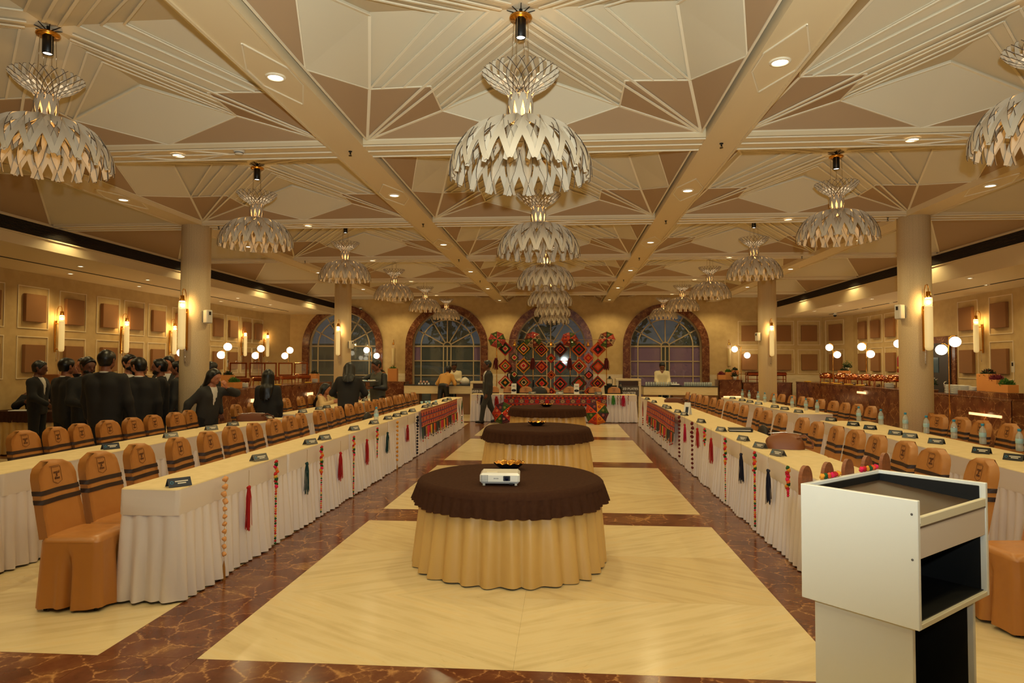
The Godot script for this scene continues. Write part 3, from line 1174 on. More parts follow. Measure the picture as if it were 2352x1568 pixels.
func build_downlights() -> void:
	var bn := ["outer left beam", "inner left beam", "inner right beam", "outer right beam"]
	for k in 4:
		for i in range(-1, 7):
			var d := ROW_FIRST + ROW * (i - 0.5)
			var seen := d > 4.0
			var lab := "recessed downlight on the %s, %s from the viewpoint" % [bn[k], ORD[maxi(i, 0)]] if seen else "recessed downlight on the %s, %s metres behind the nearest row" % [bn[k], "four" if i == 0 else "eight"]
			if d < 22.8:
				downlight(V(BEAM_X[k], HC, d), lab, 2.5, 0.0)
	var cn := ["left bay", "middle bay", "right bay"]
	for i in range(-1, 5):
		for k in 3:
			var d := ROW_FIRST + ROW * i
			var lab = "recessed downlight on the %s cross beam, %s" % [ORD[maxi(i, 0)], cn[k]] if i >= 0 else "recessed downlight on the cross beam overhead behind the view, " + cn[k]
			downlight(V((BEAM_X[k] + BEAM_X[k + 1]) / 2, HC, d), lab, 2.5, PI / 2)
	# by the bulkheads, washing the grilles
	for side in 2:
		var x: float = [-7.55, 6.75][side]
		for i in 4:
			var d := 10.0 + 3.46 * i
			downlight(V(x, HC + 0.03, d), "recessed downlight washing the %s air grille, %s from the viewpoint" % [["left", "right"][side], ORD[i]], 1.7)
	# small ones in the low side ceilings
	for side in 2:
		for row in 2:
			var x: float = [[-8.45, -9.35], [7.2, 8.12]][side][row]
			for i in 6:
				var d: float = [[9.35, 11.27, 13.2, 15.1, 17.05, 19.0], [10.0, 12.2, 14.3, 16.1, 17.9, 19.9]][row][i]
				if side == 1:
					d = [[10.6, 12.6, 14.5, 16.45, 18.3, 20.1], [11.6, 13.66, 15.65, 17.5, 19.27, 20.95]][row][i]
				downlight(V(x, [3.28, 3.13][side], d), "small downlight in the low %s ceiling, %s row, %s from the viewpoint" % [["left", "right"][side], ["inner", "outer"][row], ORD[i]], 0.95, -1.0, 0.045)

# ---------------------------------------------------------------- lattice chandeliers
func slat(path: Array, wide: Array, width: Array, thick: float) -> ArrayMesh:
	# a thin flat lath: faces one surface, dark cut edges another
	var fs := ns()
	var es := ns()
	var n := path.size()
	var la := PackedVector3Array(); var lb := PackedVector3Array(); var ra := PackedVector3Array(); var rb := PackedVector3Array()
	for i in n:
		var t: Vector3 = (path[mini(i + 1, n - 1)] - path[maxi(i - 1, 0)]).normalized()
		var w: Vector3 = (wide[i] - t * wide[i].dot(t)).normalized()
		var nn := t.cross(w).normalized() * thick * 0.5
		w *= width[i] * 0.5
		la.append(path[i] - w + nn); lb.append(path[i] + w + nn)
		ra.append(path[i] - w - nn); rb.append(path[i] + w - nn)
	grid(fs, [la, lb]); grid(fs, [rb, ra])
	grid(es, [ra, la]); grid(es, [lb, rb])
	quad(es, la[n - 1], lb[n - 1], rb[n - 1], ra[n - 1])
	fs.generate_normals(); es.generate_normals()
	fs.set_material(M.ply)
	es.set_material(M.ply_edge)
	var mesh := fs.commit()
	return es.commit(mesh)

func prof_at(prof: Array, t: float) -> Vector2:
	var f := clampf(t, 0, 1) * (prof.size() - 1)
	var i := mini(int(f), prof.size() - 2)
	var u := f - i
	var p0: Vector2 = prof[maxi(i - 1, 0)]
	var p3: Vector2 = prof[mini(i + 2, prof.size() - 1)]
	return (prof[i] as Vector2).cubic_interpolate(prof[i + 1], p0, p3, u)

func spiral_slat(prof: Array, turn: float, n: int, w0: float, w1: float, w2: float, face0: float, face1: float, thick: float) -> ArrayMesh:
	var path := []
	var wide := []
	var width := []
	for i in n + 1:
		var t := i / float(n)
		var p := prof_at(prof, t)
		var a := turn * t
		var rad := Vector3(cos(a), 0, sin(a))
		var tang := Vector3(-sin(a), 0, cos(a))
		var q := prof_at(prof, minf(t + 0.02, 1.0)) - prof_at(prof, maxf(t - 0.02, 0.0))
		var nrm := (rad * -q.y + Vector3.UP * q.x).normalized()
		var f := smoothstep(0.25, 0.75, t)
		f = lerpf(face0, face1, f)
		path.append(rad * p.x + Vector3.UP * p.y)
		wide.append(nrm * (1.0 - f) + tang * signf(turn) * f)
		width.append(lerpf(w0, w1, t * 2) if t < 0.5 else lerpf(w1, w2, t * 2 - 1))
	return slat(path, wide, width, thick)

func build_chandeliers() -> void:
	# y is measured down from the coffer's centre (4.08)
	var crown := [Vector2(0.080, -0.615), Vector2(0.095, -0.585), Vector2(0.135, -0.555), Vector2(0.185, -0.525), Vector2(0.228, -0.49), Vector2(0.264, -0.445)]
	var neck := [Vector2(0.076, -0.61), Vector2(0.086, -0.66), Vector2(0.086, -0.72), Vector2(0.074, -0.795)]
	var top := [Vector2(0.070, -0.785), Vector2(0.115, -0.806), Vector2(0.205, -0.832), Vector2(0.305, -0.872), Vector2(0.395, -0.935), Vector2(0.460, -1.015), Vector2(0.495, -1.10), Vector2(0.500, -1.195)]
	var low := [Vector2(0.30, -0.885), Vector2(0.375, -0.94), Vector2(0.43, -1.01), Vector2(0.462, -1.09), Vector2(0.470, -1.20)]
	var meshes := []
	for s in [-1.0, 1.0]:
		meshes.append({"n": 22, "name": "crown_slat", "mesh": spiral_slat(crown, s * 0.80, 10, 0.020, 0.034, 0.022, 0.0, 0.45, 0.004)})
		meshes.append({"n": 9, "name": "neck_slat", "mesh": spiral_slat(neck, s * 0.45, 8, 0.026, 0.03, 0.022, 1.0, 1.0, 0.004)})
		meshes.append({"n": 20, "name": "dome_petal", "mesh": spiral_slat(top, s * PI / 20 * 3, 16, 0.012, 0.058, 0.034, 0.05, 0.95, 0.004)})
		meshes.append({"n": 20, "name": "lower_petal", "mesh": spiral_slat(low, s * PI / 20 * 1.5, 10, 0.03, 0.06, 0.03, 0.3, 0.55, 0.004)})
	var whole := []
	for m in meshes:
		var a := ns()
		var b := ns()
		for k in m.n:
			var tr := Transform3D(Basis(Vector3.UP, TAU * k / m.n), Vector3.ZERO)
			a.append_from(m.mesh, 0, tr)
			b.append_from(m.mesh, 1, tr)
		a.set_material(M.ply)
		b.set_material(M.ply_edge)
		var w := a.commit()
		whole.append(b.commit(w))
	# fittings shared by all
	var st := ns()
	lathe(st, [Vector2(0.0, -0.03), Vector2(0.03, -0.032), Vector2(0.078, -0.045), Vector2(0.082, -0.056), Vector2(0.075, -0.066), Vector2(0.0, -0.066)], 28)
	st.generate_normals()
	var disc := st.commit()
	st = ns()
	lathe(st, [Vector2(0.0, -0.06), Vector2(0.037, -0.062), Vector2(0.037, -0.195), Vector2(0.033, -0.2), Vector2(0.031, -0.19)], 24)
	st.generate_normals()
	var can := st.commit()
	st = ns()
	lathe(st, [Vector2(0.0, -0.193), Vector2(0.031, -0.192)], 20)
	st.generate_normals()
	var face := st.commit()
	st = ns()
	for k in 8:
		var a := TAU * k / 8
		tube(st, [Vector3(0, -0.03, 0), Vector3(cos(a) * 0.10, 0.0, sin(a) * 0.10)], 0.004, 0.003, 5)
	tube(st, [Vector3(0, 0.02, 0), Vector3(0, -0.05, 0)], 0.012, 0.012, 8)
	st.generate_normals()
	var rose := st.commit()
	st = ns()
	lathe(st, [Vector2(0.07, -0.56), Vector2(0.078, -0.565), Vector2(0.07, -0.57)], 24)
	lathe(st, [Vector2(0.066, -0.77), Vector2(0.074, -0.775), Vector2(0.066, -0.78)], 24)
	for k in 4:
		var a := TAU * (k + 0.5) / 4
		tube(st, [Vector3(cos(a) * 0.07, -0.565, sin(a) * 0.07), Vector3(cos(a) * 0.068, -0.775, sin(a) * 0.068)], 0.004, 0.004, 6)
	st.generate_normals()
	var hoop := st.commit()
	st = ns()
	ball(st, Vector3(0, -0.72, 0), Vector3(0.024, 0.035, 0.024))
	tube(st, [Vector3(0, -0.60, 0), Vector3(0, -0.69, 0)], 0.008)
	st.generate_normals()
	var bulb := st.commit()
	var rows := ["left", "middle", "right"]
	for k in [1, 0, 2]:
		for i in 6:
			var d := ROW_FIRST + ROW * (i - 0.5)
			var x: float = (BEAM_X[k] + BEAM_X[k + 1]) / 2
			if i == 0:
				d = 4.71
			var sc := 1.0 if k == 1 else 0.90
			var t := thing("chandelier", "chandelier of interlaced plywood slats in the %s row, %s from the viewpoint" % [rows[k], ORD[i]], "chandelier", V(x, 4.08, d), rng.randf() * 0.2, "lattice chandeliers")
			inst("rosette", rose, M.dark_metal, t)
			inst("ceiling_disc", disc, M.brass, t)
			var c := inst("spot_can", can, M.black, t)
			inst("lens", face, M.spot_face, c)
			spot(t, Vector3(0, -0.21, 0), Vector3.DOWN, 0.45, 38.0, Color(1.0, 0.93, 0.80), 0.03, 0.5)
			for q in 4:
				var a := TAU * (q + 0.3) / 4
				st = ns()
				tube(st, [Vector3(cos(a) * 0.055, -0.06, sin(a) * 0.055), Vector3(cos(a) * 0.07, -0.563 * sc - 0.0, sin(a) * 0.07)], 0.0022, 0.0022, 5)
				obj("wire", st, M.steel, t)
			var b := grouped("shade", t)
			b.scale = Vector3(sc, sc, sc)
			b.position.y = 0.0 if k == 1 else 0.03
			inst("hoop", hoop, M.ply, b)
			for m in meshes.size():
				if i == 0 and k < 2 or i == 1 and k == 1:
					for q in meshes[m].n:
						var o := inst(meshes[m].name, meshes[m].mesh, null, b)
						o.rotation.y = TAU * q / meshes[m].n
				else:
					var o := inst(meshes[m].name + "s", whole[m], null, b)
					if meshes[m].n > 9:
						o.set_meta("kind", "stuff")
			inst("bulb", bulb, M.lamp_warm, t)
			omni(t, Vector3(0, -0.72, 0), 0.16, Color(1.0, 0.78, 0.46), 0.02)

# ---------------------------------------------------------------- glass tube sconces
func sconce(at: Vector3, out: Vector3, side: float, lit: bool, label: String) -> void:
	# brass back bar on the wall, arm, glass tube hung beside it
	var t := thing("wall_sconce", label, "sconce", at, 0.0, "glass tube wall sconces")
	var s := Vector3.UP.cross(out).normalized() * side
	var b := Basis(Vector3.UP.cross(out).normalized(), Vector3.UP, out)
	var st := ns()
	box(st, out * 0.02 + Vector3(0, 0.05, 0), Vector3(0.035, 0.62, 0.03), b, 0.006)
	box(st, out * 0.05 + Vector3(0, 0.30, 0), Vector3(0.02, 0.02, 0.08), b, 0.004)
	box(st, out * 0.05 + Vector3(0, -0.20, 0), Vector3(0.02, 0.02, 0.08), b, 0.004)
	obj("back_bar", st, M.brass, t)
	var c := out * 0.10
	st = ns()
	tube(st, [c + Vector3(0, 0.32, 0) - out * 0.05, c + Vector3(0, 0.58, 0) - out * 0.05, c + Vector3(0, 0.64, 0) - out * 0.02, c + Vector3(0, 0.645, 0) + out * 0.03, c + Vector3(0, 0.60, 0) + out * 0.05, c + Vector3(0, 0.54, 0) + out * 0.05], 0.006, 0.006, 8)
	obj("arm", st, M.brass, t)
	c = out * 0.15
	st = ns()
	lathe(st, [Vector2(0.0, 0.55), Vector2(0.03, 0.545), Vector2(0.036, 0.48), Vector2(0.05, 0.465), Vector2(0.0, 0.465)], 20, c)
	obj("cap", st, M.brass, t)
	st = ns()
	lathe(st, [Vector2(0.05, 0.47), Vector2(0.051, 0.36)], 20, c)
	obj("clear_collar", st, M.clear, t)
	st = ns()
	lathe(st, [Vector2(0.0, 0.35), Vector2(0.048, 0.35), Vector2(0.052, 0.34), Vector2(0.052, -0.20), Vector2(0.046, -0.235), Vector2(0.02, -0.25), Vector2(0.0, -0.252)], 24, c)
	var glass: Material = M.sconce_on if lit else M.sconce_off
	obj("glass_tube", st, glass, t)
	st = ns()
	tube(st, [out * 0.05 + Vector3(0, -0.22, 0), out * 0.05 + Vector3(0, -0.40, 0)], 0.003, 0.003, 5)
	ball(st, out * 0.05 + Vector3(0, -0.42, 0), Vector3(0.008, 0.03, 0.008), 8, 6)
	obj("pull_cord", st, M.steel, t)
	if lit:
		st = ns()
		lathe(st, [Vector2(0, 0.464), Vector2(0.036, 0.463), Vector2(0.036, 0.455), Vector2(0, 0.452)], 16, c)
		obj("lamp_disc", st, M.lamp, t)
		omni(t, c + Vector3(0, 0.405, 0), 0.24, Color(1.0, 0.82, 0.52), 0.035)

func build_sconces() -> void:
	M.sconce_on = glow(Color(1.0, 0.83, 0.50), 0.62)
	M.sconce_on.albedo_color = Color(0.9, 0.86, 0.75)
	M.sconce_off = mat(Color(0.80, 0.70, 0.48), 0.4)
	var i := 0
	for d in [12.65, 14.65, 16.55, 20.4, 22.0]:
		sconce(V(LEFT, 2.05, d), Vector3(1, 0, 0), 1.0, true, "lit glass tube sconce on the left wall, %s from the viewpoint" % ORD[i])
		i += 1
	sconce(V(RIGHT, 2.10, 15.3), Vector3(-1, 0, 0), 1.0, true, "lit glass tube sconce on the right wall between acoustic panels")
	sconce(V(RIGHT, 2.10, 18.4), Vector3(-1, 0, 0), 1.0, true, "lit glass tube sconce on the right wall, half hidden behind the near right column")
	var n := 0
	for q in [[-5.58, 9.91, Vector3(0.0, 0, 1.0), "near left"], [-5.58, 16.84, Vector3(0.0, 0, 1), "far left"], [4.92, 9.91, Vector3(0.0, 0, 1), "near right"], [4.92, 16.84, Vector3(0.0, 0, 1), "far right"]]:
		var o: Vector3 = q[2]
		sconce(V(q[0], 2.03, q[1]) + o * 0.205, o, 1.0, true, "lit glass tube sconce on the %s column" % q[3])
		n += 1
	sconce(V(-5.80, 1.75, BACK), Vector3(0, 0, 1), 1.0, false, "unlit glass tube sconce on the back wall between the two left windows")
	sconce(V(5.45, 1.75, BACK), Vector3(0, 0, 1), 1.0, false, "unlit glass tube sconce on the back wall right of the last window")

# ---------------------------------------------------------------- long tables
const TABLE_H := 0.75

func pleated(st: SurfaceTool, loop: PackedVector3Array, closed: bool, y0: float, y1: float, pitch: float, amp0: float, amp1: float, flare: float, seed_: int, inward := Vector3.INF) -> void:
	# cloth hung from a line: box pleats that open towards the hem; outward is to the right of travel
	var r := RandomNumberGenerator.new()
	r.seed = seed_
	var pts := []
	var nrm := []
	var ph := []
	var n := loop.size()
	var segs := n if closed else n - 1
	var s := 0.0
	for i in segs:
		var a := loop[i]
		var b := loop[(i + 1) % n]
		var L := a.distance_to(b)
		var u := (b - a) / maxf(L, 0.0001)
		var o := u.cross(Vector3.UP)
		var k := maxi(1, int(ceil(L / (pitch / 7.0))))
		for j in k:
			pts.append(a.lerp(b, j / float(k)))
			nrm.append(o)
			ph.append(s + L * j / k)
		s += L
	if not closed:
		pts.append(loop[n - 1]); nrm.append(nrm[-1]); ph.append(s)
	var m := pts.size()
	# soften the outward direction at corners
	var sm := []
	for i in m:
		var v := Vector3.ZERO
		for j in range(-2, 3):
			var q := (i + j + m) % m if closed else clampi(i + j, 0, m - 1)
			v += nrm[q]
		sm.append(v.normalized())
	var jit := []
	for i in int(s / pitch) + 3:
		jit.append([r.randf_range(-0.18, 0.18), r.randf_range(0.55, 1.35), r.randf_range(0.0, 1.0)])
	var rows := []
	var nr := 9
	for k in nr:
		var t := k / (nr - 1.0)
		var row := PackedVector3Array()
		for i in m:
			var f: float = ph[i] / pitch
			var c := int(f)
			var w: float = f - c
			var J: Array = jit[c]
			var shape := 0.5 - 0.5 * cos(TAU * clampf(w + J[0] * t * sin(PI * w), 0.0, 1.0))
			shape = pow(shape, 0.6)
			var amp: float = lerpf(amp0, amp1, pow(t, 0.7)) * lerpf(1.0, J[1], t)
			var sag: float = 0.012 * sin(f * 0.9 + J[2]) * t
			var o: float = amp * (shape - 0.5) + flare * t + sag
			var hem: float = 0.012 * J[2] * t
			row.append(pts[i] + sm[i] * o + Vector3(0, lerpf(y0, y1 + hem, t), 0))
		rows.append(row)
	grid(st, rows, closed)

func rounded_rect(hw: float, hd: float, r: float, y: float, n := 5) -> PackedVector3Array:
	var out := PackedVector3Array()
	for q in [[1, 1, 0.0], [-1, 1, PI / 2], [-1, -1, PI], [1, -1, PI * 1.5]]:
		for k in n + 1:
			var a: float = q[2] + PI / 2 * k / n
			out.append(Vector3(q[0] * (hw - r) + cos(a) * r, y, q[1] * (hd - r) + sin(a) * r))
	out.reverse()
	return out

func long_table(hw: float, hd: float, sd: int) -> Node3D:
	# centre of the footprint at the origin, long side along z
	var t := Node3D.new()
	var loop := rounded_rect(hw, hd, 0.03, 0.0)
	var st := ns()
	var r0 := PackedVector3Array(); var r1 := PackedVector3Array(); var r2 := PackedVector3Array()
	for p in loop:
		r0.append(p * 0.985 + Vector3(0, TABLE_H, 0)); r1.append(p + Vector3(0, TABLE_H - 0.004, 0)); r2.append(p + p.normalized() * 0.004 + Vector3(0, TABLE_H - 0.012, 0))
	fan(st, r0, Vector3(0, TABLE_H + 0.001, 0))
	grid(st, [r0, r1, r2], true)
	obj("top_cloth", st, M.top_cloth, t)
	st = ns()
	var rows := []
	for k in 5:
		var row := PackedVector3Array()
		for i in loop.size():
			row.append(loop[i] + loop[i].normalized() * (0.006 + 0.004 * sin(i * 1.7 + k + sd)) + Vector3(0, TABLE_H - 0.008 - 0.042 * k, 0))
		rows.append(row)
	grid(st, rows, true)
	obj("yoke", st, M.yoke, t)
	st = ns()
	pleated(st, loop, true, TABLE_H - 0.172, 0.008, 0.105, 0.012, 0.05, 0.03, sd)
	obj("skirt", st, M.white_satin, t)
	return t

func table_row(label: String, hw: float, n: int, x0: float, d0: float, x1: float, d1: float, group: String) -> void:
	for i in n:
		var a := i / float(n)
		var b := (i + 1) / float(n)
		var p := V(lerpf(x0, x1, a), 0, lerpf(d0, d1, a))
		var q := V(lerpf(x0, x1, b), 0, lerpf(d0, d1, b))
		var t := long_table(hw, p.distance_to(q) / 2 - 0.012, 100 + i + int(absf(x0) * 10))
		t.name = numbered("banquet_table")
		add_child(t)
		t.position = (p + q) / 2
		t.rotation.y = atan2((q - p).x, (q - p).z)
		tag(t, "white skirted long table, %s from the viewpoint in the %s" % [ORD[i], label], "table", group)

func build_tables() -> void:
	table_row("inner left row", 0.205, 7, -2.745, 4.34, -2.72, 16.9, "inner left row of tables")
	table_row("outer left row", 0.24, 4, -4.46, 3.05, -4.46, 10.2, "outer left row of tables")
	table_row("far outer left row", 0.24, 3, -4.50, 10.85, -4.46, 16.3, "far outer left row of tables")
	table_row("inner right row", 0.27, 7, 2.11, 4.5, 2.235, 17.6, "inner right row of tables")
	table_row("outer right row", 0.34, 4, 3.80, 3.0, 4.16, 10.5, "outer right row of tables")
	table_row("far outer right row", 0.285, 3, 4.27, 11.9, 4.27, 17.6, "far outer right row of tables")
	# head table across the far end
	for i in 3:
		var t := long_table(0.24, 0.745, 300 + i)
		t.name = numbered("banquet_table")
		add_child(t)
		t.position = V(-1.78 + 1.505 * i, 0, 18.80)
		t.rotation.y = PI / 2
		tag(t, "white skirted head table across the far end, %s section" % ["left", "middle", "right"][i], "table", "head table sections")

# ---------------------------------------------------------------- covered chairs
func chair_proto(sd: int) -> Node3D:
	# faces +z; the seat's centre is over the origin
	var t := Node3D.new()
	var r := RandomNumberGenerator.new()
	r.seed = sd
	var lean := 0.20
	var y0 := 0.45
	var H := 0.49
	var bz := -0.165
	# back: a padded slab with a rounded top, leaning backwards
	var st := ns()
	var half := func(v: float) -> float:
		var w := 0.190 - 0.012 * v
		if v > 0.76:
			var q := (v - 0.76) / 0.24
			w -= 0.115 * (1.0 - sqrt(maxf(0.0, 1.0 - q * q)))
		return w
	var at := func(u: float, v: float, off: float) -> Vector3:
		var w: float = half.call(v)
		var y := v * H
		var dish := -0.022 * (1.0 - u * u)
		return Vector3(u * w, y0 + y * cos(lean), bz - y * sin(lean) + dish + off)
	var front := []
	var rear := []
	var nv := 14
	var nu := 9
	for i in nv + 1:
		var v := i / float(nv)
		var fr := PackedVector3Array()
		var rr := PackedVector3Array()
		for j in nu:
			var u := j * 2.0 / (nu - 1) - 1.0
			var wr := 0.0035 * sin(u * 5.0 + v * 17.0 + sd) * sin(v * 9.0 + sd * 2.0)
			var puff := 0.012 * (1.0 - pow(absf(u), 4))
			fr.append(at.call(u, v, 0.022 + puff + wr))
			rr.append(at.call(u, v, -0.035 - puff * 0.5))
		front.append(fr)
		rear.append(rr)
	grid(st, front)
	grid(st, rear)
	for e in [0, nu - 1]:
		var ra := []
		for i in nv + 1:
			ra.append(PackedVector3Array([front[i][e], rear[i][e]]))
		grid(st, ra)
	grid(st, [front[nv], rear[nv]])
	obj("backrest", st, M.gold_satin, t)
	# two dark ribbons wrapped over the back
	for k in 2:
		st = ns()
		var v0: float = [0.575, 0.455][k]
		var rows := []
		for e in 2:
			var row := PackedVector3Array()
			var v: float = v0 + 0.062 * e
			row.append(at.call(-1.0, v, -0.035) + Vector3(-0.003, 0, 0))
			for j in 9:
				var u := j * 2.0 / 8 - 1.0
				row.append(at.call(u * 1.012, v, 0.026 + 0.012 * (1.0 - pow(absf(u), 4)) + 0.0035 * sin(u * 5.0 + v * 17.0 + sd) * sin(v * 9.0 + sd * 2.0)))
			row.append(at.call(1.0, v, -0.035) + Vector3(0.003, 0, 0))
			rows.append(row)
		grid(st, rows)
		obj("ribbon", st, M.band, t)
	# printed shield with the venue's words
	st = ns()
	var c: Vector3 = at.call(0.0, 0.80, 0.038)
	var pb := Basis(Vector3.RIGHT, -lean)
	var o := [Vector2(-0.042, 0.055), Vector2(0.042, 0.055), Vector2(0.042, -0.04), Vector2(0.0, -0.058), Vector2(-0.042, -0.04)]
	for i in 5:
		var p: Vector2 = o[i]
		var q: Vector2 = o[(i + 1) % 5]
		var d := (q - p).normalized()
		box(st, c + pb * Vector3((p.x + q.x) / 2, (p.y + q.y) / 2, 0), Vector3(p.distance_to(q), 0.0022, 0.0016), pb * Basis(Vector3(d.x, d.y, 0), Vector3(-d.y, d.x, 0), Vector3(0, 0, 1)))
	box(st, c + pb * Vector3(-0.012, 0.063, 0), Vector3(0.092, 0.0022, 0.0016), pb)
	obj("shield_print", st, M.print, t)
	var tm := inst("lettering", M.chair_text, M.print, t)
	tm.transform = Transform3D(pb, c)
	# seat pad cloth
	st = ns()
	var loop := rounded_rect(0.20, 0.195, 0.05, 0.0)
	var ra := PackedVector3Array(); var rb := PackedVector3Array(); var rc := PackedVector3Array()
	for p in loop:
		ra.append(p * 0.80 + Vector3(0, y0 + 0.022, 0)); rb.append(p * 0.97 + Vector3(0, y0 + 0.012, 0)); rc.append(p + Vector3(0, y0 - 0.015, 0))
	fan(st, ra, Vector3(0, y0 + 0.024, 0))
	grid(st, [ra, rb, rc], true)
	obj("seat", st, M.gold_satin, t)
	# skirt with a deep inverted pleat in the middle of each side
	st = ns()
	var base := []
	var N := 96
	for i in N:
		var f := i / float(N) * 4.0
		var side := int(f)
		var w := f - side
		var p := Vector3(lerpf(-1, 1, w), 0, 1.0)
		p = p.rotated(Vector3.UP, PI / 2 * side)
		# soften corners
		var rr := 0.198 * minf(1.0, 1.0 / maxf(absf(p.x), absf(p.z)))
		p = p * rr
		p = p.limit_length(0.198 * 1.30)
		base.append([p, w])
	var rows2 := []
	for k in 9:
		var v := k / 8.0
		var row := PackedVector3Array()
		for i in N:
			var p: Vector3 = base[i][0]
			var w: float = base[i][1]
			var n := p.normalized()
			var g := exp(-pow((w - 0.5) / 0.045, 2)) * smoothstep(0.05, 0.5, v)
			var lip := exp(-pow((absf(w - 0.5) - 0.10) / 0.06, 2)) * v
			var wave := 0.006 * sin(w * 16.0 + sd + i * 0.07) * v
			var fl := 0.022 * v + wave + 0.016 * lip - 0.075 * g
			row.append(p + n * fl + Vector3(0, lerpf(y0 - 0.012, 0.022 + 0.006 * sin(i * 0.4 + sd), v), 0))
		rows2.append(row)
	grid(st, rows2, true)
	obj("skirt", st, M.gold_satin, t)
	for x in [-0.165, 0.165]:
		for z in [-0.165, 0.165]:
			st = ns()
			tube(st, [Vector3(x, 0.0, z), Vector3(x * 0.98, 0.43, z * 0.98)], 0.012, 0.012, 8)
			obj("leg", st, M.black, t)
	return t

func build_chairs() -> void:
	M.chair_text = text_mesh("regal\n&\ndine", 0.024, 0.0016)
	M.chair_text.line_spacing = -12.0
	var protos := [chair_proto(1), chair_proto(2), chair_proto(3)]
	var r := RandomNumberGenerator.new()
	r.seed = 11
	# [x, first d, step, count, turn, where, skipped]
	var rows := [
		{"x": -3.14, "d": [4.35, 4.77, 5.28, 5.77, 6.28, 6.80, 7.25, 7.75, 8.24, 8.70, 9.20, 9.72, 10.18, 10.70, 11.18, 11.65, 12.18, 12.66, 13.2, 13.72, 14.2, 14.7, 15.3], "turn": PI / 2, "w": "behind the inner left row of tables"},
		{"x": -4.90, "d": [6.18, 6.59, 6.97, 7.38, 7.78, 8.20, 8.66, 9.10], "turn": PI / 2, "w": "behind the near outer left tables"},
		{"x": -4.90, "d": [10.4, 10.95, 11.35, 11.8, 12.4, 13.1, 13.7, 14.25], "turn": PI / 2, "w": "behind the far outer left tables"},
		{"x": 2.66, "d": [16.3, 15.5, 14.95, 14.35, 13.63, 12.97, 12.3, 11.8, 11.2, 10.56, 9.95, 9.4, 8.65, 8.06, 7.5, 7.1, 6.6, 6.1, 5.57, 5.03], "turn": -PI / 2, "w": "behind the inner right row of tables", "flip": true},
		{"x": 4.60, "d": [16.1, 15.5, 14.9, 14.4, 13.9, 13.3, 12.7, 12.17, 11.75, 11.2], "turn": -PI / 2, "w": "behind the far outer right tables", "flip": true},
		{"x": 4.70, "d": [9.75, 9.37, 8.95, 8.46, 8.05, 7.55, 7.05], "turn": -PI / 2, "w": "behind the near outer right tables", "flip": true},
	]
	var total := 0
	for row in rows:
		var ds: Array = row.d
		if row.has("flip"):
			ds = ds.duplicate()
			ds.reverse()
		for i in ds.size():
			var x: float = row.x + r.randf_range(-0.03, 0.03)
			var turn: float = row.turn + r.randf_range(-0.07, 0.09) + (0.06 if row.turn > 0 else -0.06)
			if row.x == -3.14 and i == 0:
				x = -3.16
				turn = row.turn + 0.05
			var lab: String = "gold satin covered banquet chair %s, %s from the viewpoint" % [row.w, ORD[i]]
			seat_chair(protos[total % 3], total < 3, V(x, 0, ds[i]), turn, lab, "chairs " + row.w)
			total += 1
	var hx := [-2.05, -1.55, -1.08, -0.58, 0.2, 0.92, 1.45]
	for i in 7:
		seat_chair(protos[i % 3], false, V(hx[i], 0, 19.42), r.randf_range(-0.08, 0.08), "gold satin covered chair behind the head table, %s from the left" % COUNT[i], "chairs behind the head table")
	seat_chair(protos[1], false, V(2.80, 0, 4.42), -PI / 2 + 0.1, "gold satin covered chair at the right edge of the picture behind the white podium", "")

func seat_chair(proto: Node3D, first: bool, at: Vector3, turn: float, label: String, group: String) -> void:
	if first:
		proto.name = numbered("banquet_chair")
		add_child(proto)
		proto.position = at
		proto.rotation.y = turn
		tag(proto, label, "chair", group)
	else:
		copy_of(proto, "banquet_chair", at, turn, label, "chair", group)

# ---------------------------------------------------------------- round tables down the middle
func ring_at(r: float, n: int) -> PackedVector3Array:
	var out := PackedVector3Array()
	for i in n:
		var a := -TAU * i / n
		out.append(Vector3(cos(a) * r, 0, sin(a) * r))
	return out

func round_table(at: Vector3, r: float, h: float, label: String, sd: int) -> void:
	var t := thing("round_table", label, "table", at, sd * 0.7, "round tables down the middle of the hall")
	var st := ns()
	pleated(st, ring_at(r - 0.02, 64), true, h - 0.12, 0.004, 0.15, 0.02, 0.07, 0.05, sd)
	obj("gold_skirt", st, M.gold_skirt, t)
	st = ns()
	var a := ring_at(r - 0.02, 72); var b := ring_at(r + 0.004, 72); var c := ring_at(r + 0.018, 72)
	var top := PackedVector3Array(); var mid := PackedVector3Array(); var low := PackedVector3Array(); var yo := PackedVector3Array()
	for i in 72:
		var sag := 0.003 * sin(i * 0.35 + sd)
		top.append(a[i] + Vector3(0, h + sag, 0)); mid.append(b[i] + Vector3(0, h - 0.012 + sag, 0)); low.append(c[i] + Vector3(0, h - 0.03, 0)); yo.append(c[i] * 1.008 + Vector3(0, h - 0.052, 0))
	fan(st, top, Vector3(0, h + 0.001, 0))
	grid(st, [top, mid, low, yo], true)
	obj("brown_top_cloth", st, M.brown_cloth, t)
	st = ns()
	pleated(st, ring_at(r + 0.022, 64), true, h - 0.048, h - 0.185, 0.085, 0.006, 0.026, 0.03, sd + 5)
	obj("brown_frill", st, M.brown_cloth, t)

